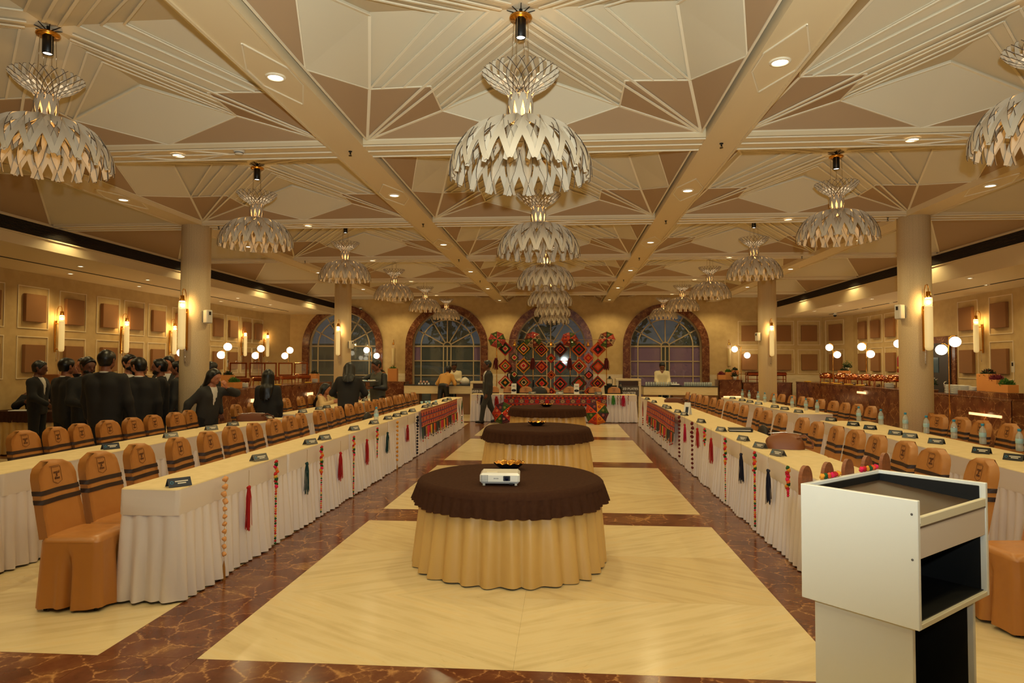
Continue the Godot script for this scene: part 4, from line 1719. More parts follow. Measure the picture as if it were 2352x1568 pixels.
func bowl(at: Vector3, label: String) -> void:
	var t := thing("bowl", label, "bowl", at, 0.0, "gold lined bowls on the round tables")
	var outer := []
	var inner := []
	for k in 8:
		var u := k / 7.0
		var ro := PackedVector3Array()
		var ri := PackedVector3Array()
		for i in 60:
			var a := TAU * i / 60
			var wave := 1.0 + 0.045 * u * absf(sin(a * 6.0)) * 2.0 - 0.045 * u
			var rr := (0.045 + 0.085 * pow(u, 0.75)) * wave
			var y := 0.058 * pow(u, 1.4) + 0.006 * u * sin(a * 12.0) * u
			ro.append(Vector3(cos(a) * rr, y, sin(a) * rr))
			ri.append(Vector3(cos(a) * (rr - 0.003), y + 0.004, sin(a) * (rr - 0.003)))
		outer.append(ro)
		inner.append(ri)
	var st := ns()
	grid(st, outer, true)
	fan(st, outer[0], Vector3.ZERO, true)
	obj("shell", st, M.leather_dark, t)
	st = ns()
	inner.append(outer[7])
	grid(st, inner, true)
	fan(st, inner[0], Vector3(0, 0.004, 0))
	obj("gold_lining", st, M.brass, t)

func build_round_tables() -> void:
	round_table(V(-0.43, 0, 5.56), 0.735, 0.67, "round table with brown top cloth and gold skirt, nearest, carrying the projector", 1)
	round_table(V(-0.38, 0, 9.95), 0.755, 0.67, "round table with brown top cloth and gold skirt, middle one of three", 2)
	round_table(V(-0.34, 0, 14.6), 0.79, 0.67, "round table with brown top cloth and gold skirt, farthest, before the head table", 3)
	bowl(V(-0.47, 0.6715, 5.92), "dark fluted bowl with gold lining on the nearest round table")
	bowl(V(-0.39, 0.6715, 10.1), "dark fluted bowl with gold lining on the middle round table")
	bowl(V(-0.36, 0.6715, 14.5), "dark fluted bowl with gold lining on the farthest round table")
	# projector
	var p := thing("projector", "white video projector standing on the nearest brown topped round table", "projector", V(-0.475, 0.6715, 5.10), 0.05)
	var st := ns()
	box(st, Vector3(0, 0.055, -0.11), Vector3(0.30, 0.078, 0.235), Basis.IDENTITY, 0.016)
	obj("case", st, M.plastic, p)
	st = ns()
	for s in [-1.0, 1.0]:
		for z in [-0.02, -0.2]:
			lathe(st, [Vector2(0.0, 0.0), Vector2(0.011, 0.0), Vector2(0.009, 0.018), Vector2(0, 0.018)], 12, Vector3(s * 0.12, 0, z))
	obj("foot", st, M.offwhite, p)
	st = ns()
	box(st, Vector3(0.052, 0.056, 0.008), Vector3(0.052, 0.038, 0.006), Basis.IDENTITY, 0.003)
	var ls := obj("lens_recess", st, M.black, p)
	st = ns()
	var fb := Basis(Vector3(1, 0, 0), Vector3(0, 0, 1), Vector3(0, -1, 0))
	lathe(st, [Vector2(0.0, 0.004), Vector2(0.008, 0.003), Vector2(0.013, 0.0), Vector2(0.015, 0.002), Vector2(0.016, 0.0)], 20, Vector3(0.052, 0.056, 0.0115), 0, fb)
	var lens := obj("lens", st, mat(Color(0.03, 0.06, 0.16), 0.05), ls)
	lens.set_meta("label", "blue coated lens")
	st = ns()
	for i in 5:
		for k in 9:
			box(st, Vector3(-0.138 + i * 0.0115, 0.030 + k * 0.006, 0.0072), Vector3(0.007, 0.0032, 0.003))
	obj("vent", st, M.grey, p).set_meta("kind", "stuff")
	st = ns()
	box(st, Vector3(-0.06, 0.0945, -0.06), Vector3(0.08, 0.002, 0.05), Basis.IDENTITY, 0.0)
	obj("focus_lid", st, M.offwhite, p)
	st = ns()
	box(st, Vector3(0.085, 0.017, 0.004), Vector3(0.03, 0.008, 0.012))
	obj("foot_button", st, M.black, p)
	var tm := inst("lettering", text_mesh("EPSON", 0.0115, 0.001), M.grey, p)
	tm.position = Vector3(-0.028, 0.055, 0.0078)

# ---------------------------------------------------------------- podium
func build_podium() -> void:
	var cor := V(1.13, 0, 2.28)
	var l := V(0.87, 0, 2.58)
	var u := (l - cor).normalized()           # along the side panel, away from the speaker
	var W := 0.40
	var w := Vector3.UP.cross(u).normalized()  # along the open side
	if w.x < 0.0:
		w = -w
	var L := 0.58
	var b := Basis(u, Vector3.UP, u.cross(Vector3.UP))
	var c := cor + u * W / 2 + w * L / 2
	var t := thing("podium", "white laminate podium with black inside, standing at the right front", "podium", c)
	var top := 1.15
	var bot := 0.738
	var th := 0.018
	var lu := func(a: float, y: float, q: float) -> Vector3:   # a along u from the speaker's side, q along w from the near side
		return u * (a - W / 2) + w * (q - L / 2) + Vector3(0, y, 0)
	var slab := func(nm: String, a0: float, a1: float, y0: float, y1: float, q0: float, q1: float, m: Material) -> void:
		var s := ns()
		var bb := Basis(u, Vector3.UP, u.cross(Vector3.UP))
		box(s, lu.call((a0 + a1) / 2, (y0 + y1) / 2, (q0 + q1) / 2), Vector3(absf(a1 - a0), absf(y1 - y0), absf(q1 - q0)), bb, 0.002)
		obj(nm, s, m, t)
	slab.call("side_panel", 0.0, W, bot, top, 0.0, th, M.laminate)
	slab.call("side_panel", 0.0, W, bot, top, L - th, L, M.laminate)
	slab.call("front_panel", W - th, W, bot, top, th, L - th, M.laminate)
	slab.call("tray_lining", 0.02, W - th - 0.0, top - 0.10, top - 0.012, th, th + 0.004, M.black_board)
	slab.call("tray_lining", 0.02, W - th - 0.0, top - 0.10, top - 0.012, L - th - 0.004, L - th, M.black_board)
	slab.call("tray_lining", W - th - 0.004, W - th, top - 0.07, top - 0.012, th, L - th, M.black_board)
	slab.call("box_floor", 0.0, W - th, bot, bot + th, th, L - th, M.laminate_edge)
	# sloping reading board, lower towards the speaker
	var s2 := ns()
	var du := (u * (W - th) + Vector3(0, 0.035, 0)).normalized()
	var up := Vector3.UP - du * du.y
	up = up.normalized()
	box(s2, lu.call((W - th) / 2, top - 0.065, L / 2), Vector3(W - th, 0.016, L - th * 2), Basis(du, up, du.cross(up)))
	obj("reading_board", s2, M.tray_board, t)
	slab.call("front_rail", 0.0, 0.016, top - 0.085, top - 0.055, th, L - th, M.laminate_edge)
	slab.call("apron", 0.004, 0.02, top - 0.19, top - 0.085, th, L - th, M.laminate_in)
	# black inside
	slab.call("inner_lining", 0.02, W - th, bot + th, top - 0.10, th, th + 0.003, M.black_board)
	slab.call("inner_lining", 0.02, W - th, bot + th, top - 0.10, L - th - 0.003, L - th, M.black_board)
	slab.call("inner_lining", W - th - 0.003, W - th, bot + th, top - 0.12, th, L - th, M.black_board)
	slab.call("inner_lining", 0.012, W - th, bot + th, bot + th + 0.003, th, L - th, M.black_board)
	# lower carcass, set in
	var i0 := 0.035
	slab.call("lower_side", i0, W - 0.03, 0.02, bot, i0, i0 + th, M.laminate)
	slab.call("lower_side", i0, W - 0.03, 0.02, bot, L - i0 - th, L - i0, M.laminate)
	slab.call("lower_front", W - 0.03 - th, W - 0.03, 0.02, bot, i0 + th, L - i0 - th, M.laminate)
	slab.call("lower_lining", i0 + 0.02, W - 0.05, 0.04, bot, i0 + th, i0 + th + 0.003, M.black_board)
	slab.call("lower_lining", i0 + 0.02, W - 0.05, 0.04, bot, L - i0 - th - 0.003, L - i0 - th, M.black_board)
	slab.call("lower_lining", W - 0.053, W - 0.05, 0.04, bot, i0 + th, L - i0 - th, M.black_board)
	slab.call("base_board", 0.01, W, 0.0, 0.02, 0.01, L - 0.01, M.laminate)
	for y in [top - 0.045, top - 0.19]:
		var s := ns()
		var bb := Basis(u, u.cross(-w).normalized(), -w)
		lathe(s, [Vector2(0, 0.001), Vector2(0.004, 0.0008), Vector2(0.004, 0)], 10, lu.call(0.018, y, 0.0), 0, Basis(u, -w, u.cross(-w)))
		obj("screw_cap", s, M.grey, t)
	# scalloped wooden front ornament: half discs along the front edge
	for k in 5:
		var q := 0.03 + 0.155 * k
		var pts := PackedVector2Array()
		for j in 15:
			var a := PI * j / 14
			pts.append(Vector2(cos(a) * 0.038, sin(a) * 0.055))
		pts.append(Vector2(-0.038, -0.05)); pts.append(Vector2(0.038, -0.05))
		var s := ns()
		plate(s, pts, 0.014, lu.call(W + 0.009, top + 0.005, q + 0.02), Basis(w, Vector3.UP, w.cross(Vector3.UP)))
		obj("scallop", s, M.wood, t)
	# two short strings of pompoms on that front edge
	var cols := [M.ochre_pom, M.pink_pom, M.green_pom, M.red_pom, M.orange_pom]
	for g in 2:
		var tt := thing("pompom_string", "short string of bright pompoms lying on the %s of the podium's front edge" % ["near half", "far half"][g], "pompom string", c + lu.call(W - 0.006, top + 0.012, 0.20 + 0.30 * g))
		for k in 6:
			var s := ns()
			pompom(s, w * (0.024 * k - 0.06), 0.0105, k)
			obj("pompom", s, cols[(k * 2 + g) % 5], tt)
		var s3 := ns()
		tube(s3, [w * -0.075, w * 0.075], 0.0015, 0.0015, 5)
		obj("thread", s3, M.thread, tt)

func pompom(st: SurfaceTool, c: Vector3, r: float, sd: int) -> void:
	var rows := []
	for i in 7:
		var t := PI * i / 6
		var ring := PackedVector3Array()
		for j in 9:
			var a := TAU * j / 9
			var k := r * (1.0 + 0.16 * sin(j * 5.3 + i * 7.7 + sd))
			ring.append(c + Vector3(cos(a) * sin(t), cos(t), sin(a) * sin(t)) * k)
		rows.append(ring)
	grid(st, rows, true)

# ---------------------------------------------------------------- tassels, strings and cloths on the table fronts
func tassel(at: Vector3, length: float, m: Material, label: String, sd: int, cord := 0.12, group := "yarn tassels hanging on the table fronts") -> void:
	var t := thing("tassel", label, "tassel", at, 0.0, group)
	var r := RandomNumberGenerator.new()
	r.seed = sd
	var st := ns()
	pompom(st, Vector3(0, -0.018, 0), 0.017, sd)
	obj("knot", st, m, t)
	st = ns()
	for k in 46:
		var a := r.randf() * TAU
		var q := sqrt(r.randf()) * 0.020
		var l := length * r.randf_range(0.82, 1.0)
		var p0 := Vector3(cos(a) * q * 0.5, -0.026, sin(a) * q * 0.5)
		var sw := Vector3(r.randf_range(-0.006, 0.006), 0, r.randf_range(-0.008, 0.008))
		var p1 := Vector3(cos(a) * q, -length * 0.45, sin(a) * q) + sw
		var p2 := Vector3(cos(a) * q * 1.15, -l, sin(a) * q * 1.15) + sw * 2.0
		tube(st, [p0, p0.lerp(p1, 0.5) + Vector3(cos(a), 0, sin(a)) * 0.004, p1, p2], 0.0026, 0.0018, 4, false)
	obj("yarn", st, m, t).set_meta("kind", "stuff")
	if cord > 0.0:
		st = ns()
		tube(st, [Vector3(0, 0, 0), Vector3(0.001, cord, 0.002)], 0.0015, 0.0015, 4)
		obj("cord", st, M.thread, t)

# cols: one material per pompom from the top; big: how many large ones at the top
func pom_string(at: Vector3, length: float, cols: Array, n: int, r_top: float, r_low: float, big: float, label: String, tail := false) -> void:
	var t := thing("pompom_string", label, "pompom string", at, 0.0, "strings of pompoms and beads on the table fronts")
	var st := ns()
	tube(st, [Vector3.ZERO, Vector3(0, -length, 0)], 0.0014, 0.0014, 4)
	obj("thread", st, M.thread, t)
	for k in n:
		var u := k / float(n)
		var r := r_top if u < big else r_low
		var s := ns()
		pompom(s, Vector3(0.006 * sin(k * 2.1) if u < big else 0.0, -length * (u + 0.01), 0.010 * sin(k * 1.3) if u < big else 0.0), r, k)
		obj("pompom", s, cols[k % cols.size()], t)
	if tail:
		st = ns()
		for k in 20:
			var a := TAU * k / 20
			tube(st, [Vector3(0, -length, 0), Vector3(cos(a) * 0.008, -length - 0.05, sin(a) * 0.008), Vector3(cos(a) * 0.013, -length - 0.17, sin(a) * 0.013)], 0.0022, 0.0016, 4, false)
		obj("tail", st, M.ochre_yarn, t).set_meta("kind", "stuff")

func hung_cloth(called: String, label: String, a: Vector3, b: Vector3, y0: float, y1: float, tex: Texture2D, out: Vector3, tags: bool, sd: int) -> void:
	var t := thing(called, label, "cloth", Vector3.ZERO, 0.0)
	var m := mat(Color.WHITE, 0.9)
	m.albedo_texture = tex
	var rows := []
	for k in 7:
		var v := k / 6.0
		var row := PackedVector3Array()
		for i in 41:
			var u := i / 40.0
			var p := a.lerp(b, u)
			var sagy := 0.02 * sin(u * 7.0 + sd) * (0.3 + v * 0.4)
			row.append(Vector3(p.x, lerpf(y0, y1, v) + sagy * 0.6, p.z) + out * (0.008 * sin(u * 23.0 + sd) * v + 0.012 * v))
		rows.append(row)
	var st := ns()
	grid(st, rows)
	var rear := []
	for row in rows:
		var q := PackedVector3Array()
		for p: Vector3 in row:
			q.append(p - out * 0.003)
		rear.append(q)
	grid(st, rear)
	obj("embroidered_panel", st, m, t)
	if tags:
		var cols := [M.orange_pom, M.teal_yarn, M.ochre_yarn, M.red_pom, M.olive, M.maroon_yarn, M.navy_yarn, M.pink_pom, M.yellow_cloth]
		var n := 26
		for i in n:
			var u := (i + 0.5) / n
			var p := a.lerp(b, u)
			var w := (b - a) / n * 0.42
			var l := 0.15 + 0.035 * sin(i * 2.3 + sd)
			var y := y1 + 0.012 * sin(u * 7.0 + sd) * 0.7
			var o := out * 0.022
			st = ns()
			var z0 := Vector3(p.x, y, p.z) + o
			var z1 := z0 - Vector3(0, l, 0) + out * 0.006
			quad(st, z0 - w, z0 + w, z1 + w, z1 - w)
			quad(st, z0 + w - out * 0.004, z0 - w - out * 0.004, z1 - w - out * 0.004, z1 + w - out * 0.004)
			tri(st, z1 - w, z1 + w, z1 - Vector3(0, 0.035, 0))
			obj("hanging_tab", st, cols[(i * 5 + sd) % 9], t)
			st = ns()
			pompom(st, z1 - Vector3(0, 0.05, 0), 0.011, i)
			obj("tab_pompom", st, cols[(i * 2 + 3) % 9], t)

func build_table_dressing() -> void:
	var mixed := [M.red_pom, M.green_pom, M.pink_pom, M.ochre_pom, M.orange_pom, M.red_pom, M.yellow_cloth, M.green_pom]
	var x := -2.478
	# left row, from the viewpoint
	pom_string(V(x, 0.74, 4.85), 0.60, [M.bead_wood], 11, 0.021, 0.017, 0.3, "string of pale wooden beads with a gold tail on the near left table front", true)
	tassel(V(x, 0.62, 5.23), 0.36, M.red_yarn, "red yarn tassel nearest the viewpoint on the inner left table front", 1)
	pom_string(V(x, 0.74, 5.74), 0.72, mixed, 34, 0.016, 0.010, 0.3, "multicoloured pompom string reaching the floor after the nearest red tassel, left tables")
	tassel(V(x, 0.63, 6.45), 0.32, M.teal_yarn, "dark teal yarn tassel, nearer of the two teal ones on the left tables", 2)
	pom_string(V(x, 0.73, 6.85), 0.68, mixed, 32, 0.016, 0.009, 0.4, "multicoloured pompom string right after the nearer teal tassel, left tables")
	tassel(V(x, 0.60, 7.45), 0.33, M.red_yarn, "red yarn tassel, second from the viewpoint on the inner left table front", 3)
	pom_string(V(x, 0.72, 7.93), 0.71, mixed, 34, 0.015, 0.010, 0.3, "multicoloured pompom string between the second and third red tassels, left tables")
	tassel(V(x, 0.63, 8.47), 0.33, M.red_yarn, "red yarn tassel, third from the viewpoint on the inner left table front", 4)
	pom_string(V(x, 0.72, 8.95), 0.40, mixed, 20, 0.015, 0.010, 0.4, "short multicoloured pompom string before the farther teal tassel, left tables")
	tassel(V(x, 0.62, 9.48), 0.31, M.teal_yarn, "dark teal yarn tassel, farther of the two teal ones on the left tables", 5)
	pom_string(V(x, 0.71, 10.05), 0.62, [M.ochre_pom], 10, 0.021, 0.018, 0.1, "string of yellow ochre pompoms on the left table front", true)
	tassel(V(x, 0.61, 10.72), 0.28, M.red_yarn, "red yarn tassel farthest down the inner left table front", 6)
	pom_string(V(x, 0.68, 11.46), 0.66, [M.navy_yarn], 13, 0.024, 0.018, 0.25, "string of dark navy pompoms beside the embroidered cloth, left tables")
	# right row, from the viewpoint
	x = 1.795
	pom_string(V(x, 0.76, 5.63), 0.24, [M.green_pom, M.ochre_pom, M.red_pom, M.pink_pom, M.red_pom, M.pink_pom, M.orange_pom], 13, 0.016, 0.011, 0.7, "short pompom string nearest the white podium on the right tables")
	tassel(V(x - 0.005, 0.67, 6.14), 0.31, M.navy_yarn, "loose dark violet yarn tassel nearest the viewpoint on the right tables", 11)
	pom_string(V(x, 0.76, 6.58), 0.70, mixed, 34, 0.016, 0.011, 0.25, "long multicoloured pompom string between the two violet tassels")
	tassel(V(x, 0.69, 7.07), 0.31, M.navy_yarn, "dark violet yarn tassel, second from the viewpoint on the right tables", 12)
	pom_string(V(x, 0.76, 7.75), 0.70, mixed, 32, 0.016, 0.008, 0.4, "multicoloured pompom string after the second violet tassel, right tables")
	tassel(V(x, 0.69, 8.47), 0.32, M.red_yarn, "red yarn tassel nearest the viewpoint on the right tables", 13)
	pom_string(V(x, 0.76, 8.85), 0.22, mixed, 12, 0.016, 0.011, 0.7, "short multicoloured pompom string between the two red tassels, right tables")
	tassel(V(x + 0.01, 0.73, 9.37), 0.28, M.red_yarn, "red yarn tassel, second from the viewpoint on the right tables", 14)
	pom_string(V(x + 0.01, 0.76, 9.75), 0.68, [M.maroon_yarn], 11, 0.024, 0.018, 0.3, "string of maroon pompoms, nearer of the two on the right tables")
	tassel(V(x + 0.01, 0.70, 10.33), 0.29, M.pink_yarn, "magenta yarn tassel between the two maroon pompom strings", 15)
	pom_string(V(x + 0.02, 0.76, 10.88), 0.67, [M.maroon_yarn], 11, 0.024, 0.018, 0.1, "string of maroon pompoms, farther of the two on the right tables")
	# embroidered cloths on both inner rows
	var cr := Color(0.62, 0.10, 0.08)
	var bands := [
		{"h": 6, "c": Color(0.30, 0.04, 0.05)},
		{"h": 22, "c": Color(0.66, 0.36, 0.24), "step": 14, "cols": [Color(0.70, 0.20, 0.14), Color(0.62, 0.45, 0.2), Color(0.5, 0.12, 0.2)], "shape": "loz"},
		{"h": 5, "c": Color(0.72, 0.42, 0.12)},
		{"h": 34, "c": cr, "step": 20, "cols": [Color(0.40, 0.05, 0.15), Color(0.75, 0.35, 0.3), Color(0.3, 0.05, 0.2)], "shape": "hook", "dot": Color(0.8, 0.6, 0.4)},
		{"h": 12, "c": Color(0.28, 0.16, 0.30)},
		{"h": 50, "c": Color(0.68, 0.20, 0.10), "step": 26, "cols": [Color(0.62, 0.42, 0.30), Color(0.5, 0.10, 0.12), Color(0.70, 0.38, 0.14)], "shape": "loz", "dot": Color(0.12, 0.14, 0.18)},
		{"h": 12, "c": Color(0.28, 0.16, 0.30)},
		{"h": 34, "c": cr, "step": 22, "cols": [Color(0.36, 0.04, 0.16), Color(0.78, 0.42, 0.32)], "shape": "bar", "dot": Color(0.75, 0.25, 0.2)},
		{"h": 8, "c": Color(0.74, 0.46, 0.14)}, {"h": 9, "c": Color(0.12, 0.05, 0.05)}]
	var tx := embroidery(1024, 192, bands, 5)
	hung_cloth("embroidered_cloth", "red embroidered cloth with coloured tabs hung over the far inner left tables", V(-2.482, 0, 11.75), V(-2.468, 0, 15.7), 0.765, 0.45, tx, Vector3(1, 0, 0), true, 1)
	hung_cloth("embroidered_cloth", "red embroidered cloth with coloured tabs hung over the far inner right tables", V(1.815, 0, 11.3), V(1.87, 0, 15.4), 0.765, 0.46, tx, Vector3(-1, 0, 0), true, 4)
	# pointed ornaments near the far ends
	ornament(V(-2.44, 0.70, 16.3), [M.green_pom, M.leather_dark, M.red_pom], "green, black and red pointed hanging at the far end of the left tables")
	ornament(V(1.84, 0.72, 16.0), [M.maroon_yarn, M.red_pom, M.orange_pom], "maroon and orange hanging at the far end of the right tables")

func ornament(at: Vector3, cols: Array, label: String) -> void:
	var t := thing("hanging_ornament", label, "ornament", at)
	for k in 3:
		var st := ns()
		var s := 1.0 - k * 0.28
		var pts := PackedVector2Array([Vector2(0, 0), Vector2(0.10 * s, -0.16 * s), Vector2(0.05 * s, -0.34 * s), Vector2(-0.05 * s, -0.34 * s), Vector2(-0.10 * s, -0.16 * s)])
		plate(st, pts, 0.008, Vector3(0, -0.10 * k, 0), Basis(Vector3(0, 0, 1), Vector3.UP, Vector3(-1 if at.x > 0 else 1, 0, 0) * (1.0 + k * 0.2)))
		obj("felt_layer", st, cols[k], t)
	for k in 4:
		var st := ns()
		pompom(st, Vector3(0, -0.40 - 0.045 * k, 0.02 * sin(k * 2.0)), 0.016, k)
		obj("pompom", st, cols[k % 3], t)

# ---------------------------------------------------------------- head table decorations
func yarn_col(c: String) -> Color:
	return {"R": Color(0.62, 0.05, 0.05), "P": Color(0.68, 0.03, 0.12), "W": Color(0.78, 0.62, 0.42), "G": Color(0.09, 0.22, 0.07), "K": Color(0.045, 0.025, 0.05), "O": Color(0.74, 0.34, 0.06), "Y": Color(0.78, 0.47, 0.06), "S": Color(0.80, 0.29, 0.20), "M": Color(0.34, 0.03, 0.05)}[c]

func build_head_table() -> void:
	var ymat := {}
	for c in "RPWGKOYSM":
		ymat[c] = mat(yarn_col(c), 0.9)
	var dd := 20.0
	var defs := [
		[-1.71, 2.03, 0.22, "RKGWP", "top"], [-1.17, 2.03, 0.24, "GYKWP", "top"], [-0.64, 2.00, 0.22, "YKSGP", "top"], [-0.09, 2.01, 0.22, "MKSGP", "top"], [0.46, 2.01, 0.25, "OKRG", "top"], [1.01, 2.01, 0.24, "OSMKP", "top"],
		[-1.71, 1.52, 0.22, "MRYGWP", "middle"], [-1.17, 1.53, 0.24, "YGRWP", "middle"], [-0.64, 1.50, 0.20, "SKROR", "middle"], [-0.09, 1.50, 0.20, "PGKPO", "middle"], [0.46, 1.52, 0.24, "ORWGRK", "middle"], [1.01, 1.51, 0.24, "RGROS", "middle"],
		[-1.71, 1.03, 0.22, "PWGKY", "bottom"], [-1.16, 1.04, 0.22, "ROGWK", "bottom"], [-0.63, 1.01, 0.21, "OKGSP", "bottom"], [-0.09, 1.00, 0.22, "RKSG", "bottom"], [0.46, 1.02, 0.24, "MGSO", "bottom"], [1.00, 1.02, 0.23, "RGOKR", "bottom"],
		[-1.44, 1.77, 0.13, "GWP", "small"], [-1.44, 1.27, 0.12, "GWR", "small"], [-0.36, 1.75, 0.15, "ROG", "small"], [-0.35, 1.26, 0.14, "SGORK", "small"], [-0.35, 0.77, 0.14, "ORKS", "small"], [0.73, 1.76, 0.16, "SRO", "small"], [0.74, 1.26, 0.14, "KSR", "small"], [0.74, 0.78, 0.14, "ROKR", "small"]]
	var word := {"R": "red", "P": "crimson", "W": "cream", "G": "green", "K": "black", "O": "orange", "Y": "yellow", "S": "salmon", "M": "maroon"}
	var colno := {"top": 0, "middle": 0, "bottom": 0}
	var small_where := ["top of the left column", "bottom of the left column", "top of the middle column", "centre of the middle column", "lowest in the middle column", "top of the right column", "centre of the right column", "lowest in the right column"]
	var sn := 0
	for q in defs:
		var s: String = q[3]
		var lab := ""
		if q[4] == "small":
			lab = "small woven yarn diamond with %s edge and %s centre, %s" % [word[s[0]], word[s[-1]], small_where[sn]]
			sn += 1
		else:
			lab = "large woven yarn diamond with %s edge and %s centre, %s in the %s row" % [word[s[0]], word[s[-1]], COUNT[colno[q[4]]], q[4]]
			colno[q[4]] += 1
		var t := thing("woven_diamond", lab, "decoration", V(q[0], q[1], dd), 0.0, "woven yarn diamonds behind the head table")
		var n := s.length()
		var b := Basis(Vector3(0, 0, 1), PI / 4)
		var half: float = q[2] * 0.7071
		for k in n:
			var o := half * (1.0 - k / (n + 0.35))
			var i := half * (1.0 - (k + 1) / (n + 0.35)) if k < n - 1 else 0.0
			var st := ns()
			var th := 0.012 + 0.004 * k
			if k == n - 1:
				box(st, Vector3.ZERO, Vector3(o * 2, o * 2, th), b)
			else:
				for e in 4:
					var bb := b * Basis(Vector3(0, 0, 1), PI / 2 * e)
					box(st, bb * Vector3(0, (o + i) / 2, 0), Vector3(o + i, o - i, th), bb)
			obj("yarn_band", st, ymat[s[k]], t)
		var st2 := ns()
		for e in 2:
			var bb := Basis(Vector3(0, 0, 1), PI / 2 * e)
			box(st2, Vector3(0, 0, -0.002), Vector3(q[2] * 2.06, 0.008, 0.008), bb)
		obj("stick", st2, M.wood, t)
	# strings that hold them, and the rope with bells
	for q in [-1.71, -1.17, -0.64, -0.09, 0.46, 1.01].size():
		var x: float = [-1.71, -1.17, -0.64, -0.09, 0.46, 1.01][q]
		var t := thing("hanging_string", "thin red string holding the %s column of large woven diamonds" % COUNT[q], "string", V(x, 0, dd - 0.004), 0.0, "strings holding the woven diamonds")
		var st := ns()
		tube(st, [Vector3(0, 0.78, 0), Vector3(0, 2.30, 0)], 0.004, 0.004, 5)
		obj("cord", st, M.maroon_yarn, t)
	var rope := thing("rope", "thin horizontal rope strung between the umbrella stands", "rope", V(0, 2.30, dd))
	var rs := ns()
	tube(rs, [Vector3(-1.97, 0, 0), Vector3(-0.9, -0.01, 0), Vector3(0.2, -0.01, 0), Vector3(1.26, 0, 0)], 0.007, 0.007, 6)
	obj("cord", rs, M.thread, rope)
	var i := 0
	for x in [-1.43, -0.36, 0.72]:
		var t := thing("bell", "small brass bell hanging from the rope, %s from the left" % COUNT[i], "bell", V(x, 2.17, dd), 0.0, "brass bells on the rope")
		var st := ns()
		lathe(st, [Vector2(0.0, 0.06), Vector2(0.022, 0.055), Vector2(0.033, 0.02), Vector2(0.04, -0.03), Vector2(0.058, -0.055), Vector2(0.05, -0.055), Vector2(0.0, 0.03)], 20)
		obj("body", st, M.brass, t)
		st = ns()
		tube(st, [Vector3(0, 0.055, 0), Vector3(0, 0.125, 0)], 0.004, 0.004, 6)
		ball(st, Vector3(0, -0.055, 0), Vector3(0.014, 0.014, 0.014), 8, 6)
		obj("loop", st, M.brass, t)
		i += 1
	# four stands with embroidered umbrellas
	var palettes := ["GSGSGSGS", "WRSBGWMG", "OGROOMGB", "RGMWRGMW"]
	var px := [-1.97, -0.89, 0.20, 1.26]
	for k in 4:
		var t := thing("umbrella_stand", "thin brass pole holding a small embroidered umbrella, %s from the left" % COUNT[k], "stand", V(px[k], 0, dd + 0.05), 0.0, "poles of the umbrella backdrop")
		var st := ns()
		tube(st, [Vector3(0, 0.0, 0), Vector3(0, 2.22, 0)], 0.014, 0.012, 8)
		obj("pole", st, M.brass, t)
		st = ns()
		lathe(st, [Vector2(0, 0), Vector2(0.16, 0), Vector2(0.155, 0.015), Vector2(0.02, 0.03), Vector2(0, 0.03)], 24)
		obj("base", st, M.dark_metal, t)
		umbrella(V(px[k] + [0.02, 0.0, -0.01, 0.0][k], 2.29, dd - 0.10), 0.26, palettes[k], Vector3([0.1, 0.05, 0.15, -0.1][k], [0.25, 0.35, 0.55, 0.4][k], 1), "small embroidered umbrella high on the %s stand, %s panels" % [["first", "second", "third", "fourth"][k], ["green and pink", "cream, red and green", "orange, green and maroon", "red, green and cream"][k]], k)
	umbrella(V(-1.60, 0.265, 18.05), 0.31, "OGVROGVR", Vector3(-0.25, 0.15, 1), "embroidered umbrella standing on the floor, left of the farthest round table", 7)
	umbrella(V(0.87, 0.295, 18.0), 0.33, "GYVOGOYV", Vector3(0.1, 0.2, 1), "embroidered umbrella standing on the floor, right of the farthest round table", 8)
	for k in 4:
		tassel(V(px[k] - 0.01, 1.76, dd - 0.05), 0.36, M.maroon_yarn, "thick maroon tassel hanging on the %s umbrella stand" % COUNT[k], 30 + k, 0.30, "maroon tassels on the umbrella stands")
		var o: Node3D = get_child(get_child_count() - 1)
		o.scale = Vector3(3.1, 1.0, 3.1)
	tassel(V(-0.88, 1.12, dd - 0.05), 0.27, M.navy_yarn, "dark navy tassel low on the second umbrella stand", 41, 0.2, "low tassels on the stands")
	tassel(V(0.20, 1.23, dd - 0.05), 0.27, M.teal_yarn, "dark teal tassel low on the third umbrella stand", 42, 0.2, "low tassels on the stands")
	# lantern on a dark green drum
	var drum := thing("drum_stand", "dark green cloth covered drum behind the right end of the head table", "stand", V(1.38, 0, 20.1))
	var ds := ns()
	lathe(ds, [Vector2(0, 0), Vector2(0.15, 0.0), Vector2(0.16, 0.6), Vector2(0.185, 0.94), Vector2(0.19, 0.955), Vector2(0, 0.955)], 28)
	obj("body", ds, mat(Color(0.02, 0.05, 0.035), 0.7), drum)
	lantern(V(1.35, 0.956, 20.05), 1.0, "dark green hurricane lantern on the green drum")
	lantern(V(1.66, 0.90, 19.95), 0.55, "small dark hurricane lantern before the plates counter sign")
	var low := thing("side_stool", "low dark stool carrying the small lantern", "stool", V(1.66, 0, 19.95))
	ds = ns()
	lathe(ds, [Vector2(0, 0.0), Vector2(0.09, 0.0), Vector2(0.05, 0.05), Vector2(0.05, 0.86), Vector2(0.10, 0.89), Vector2(0, 0.899)], 18)
	obj("body", ds, M.leather_dark, low)
	# cloth along the front of the head table
	var red := Color(0.62, 0.07, 0.06)
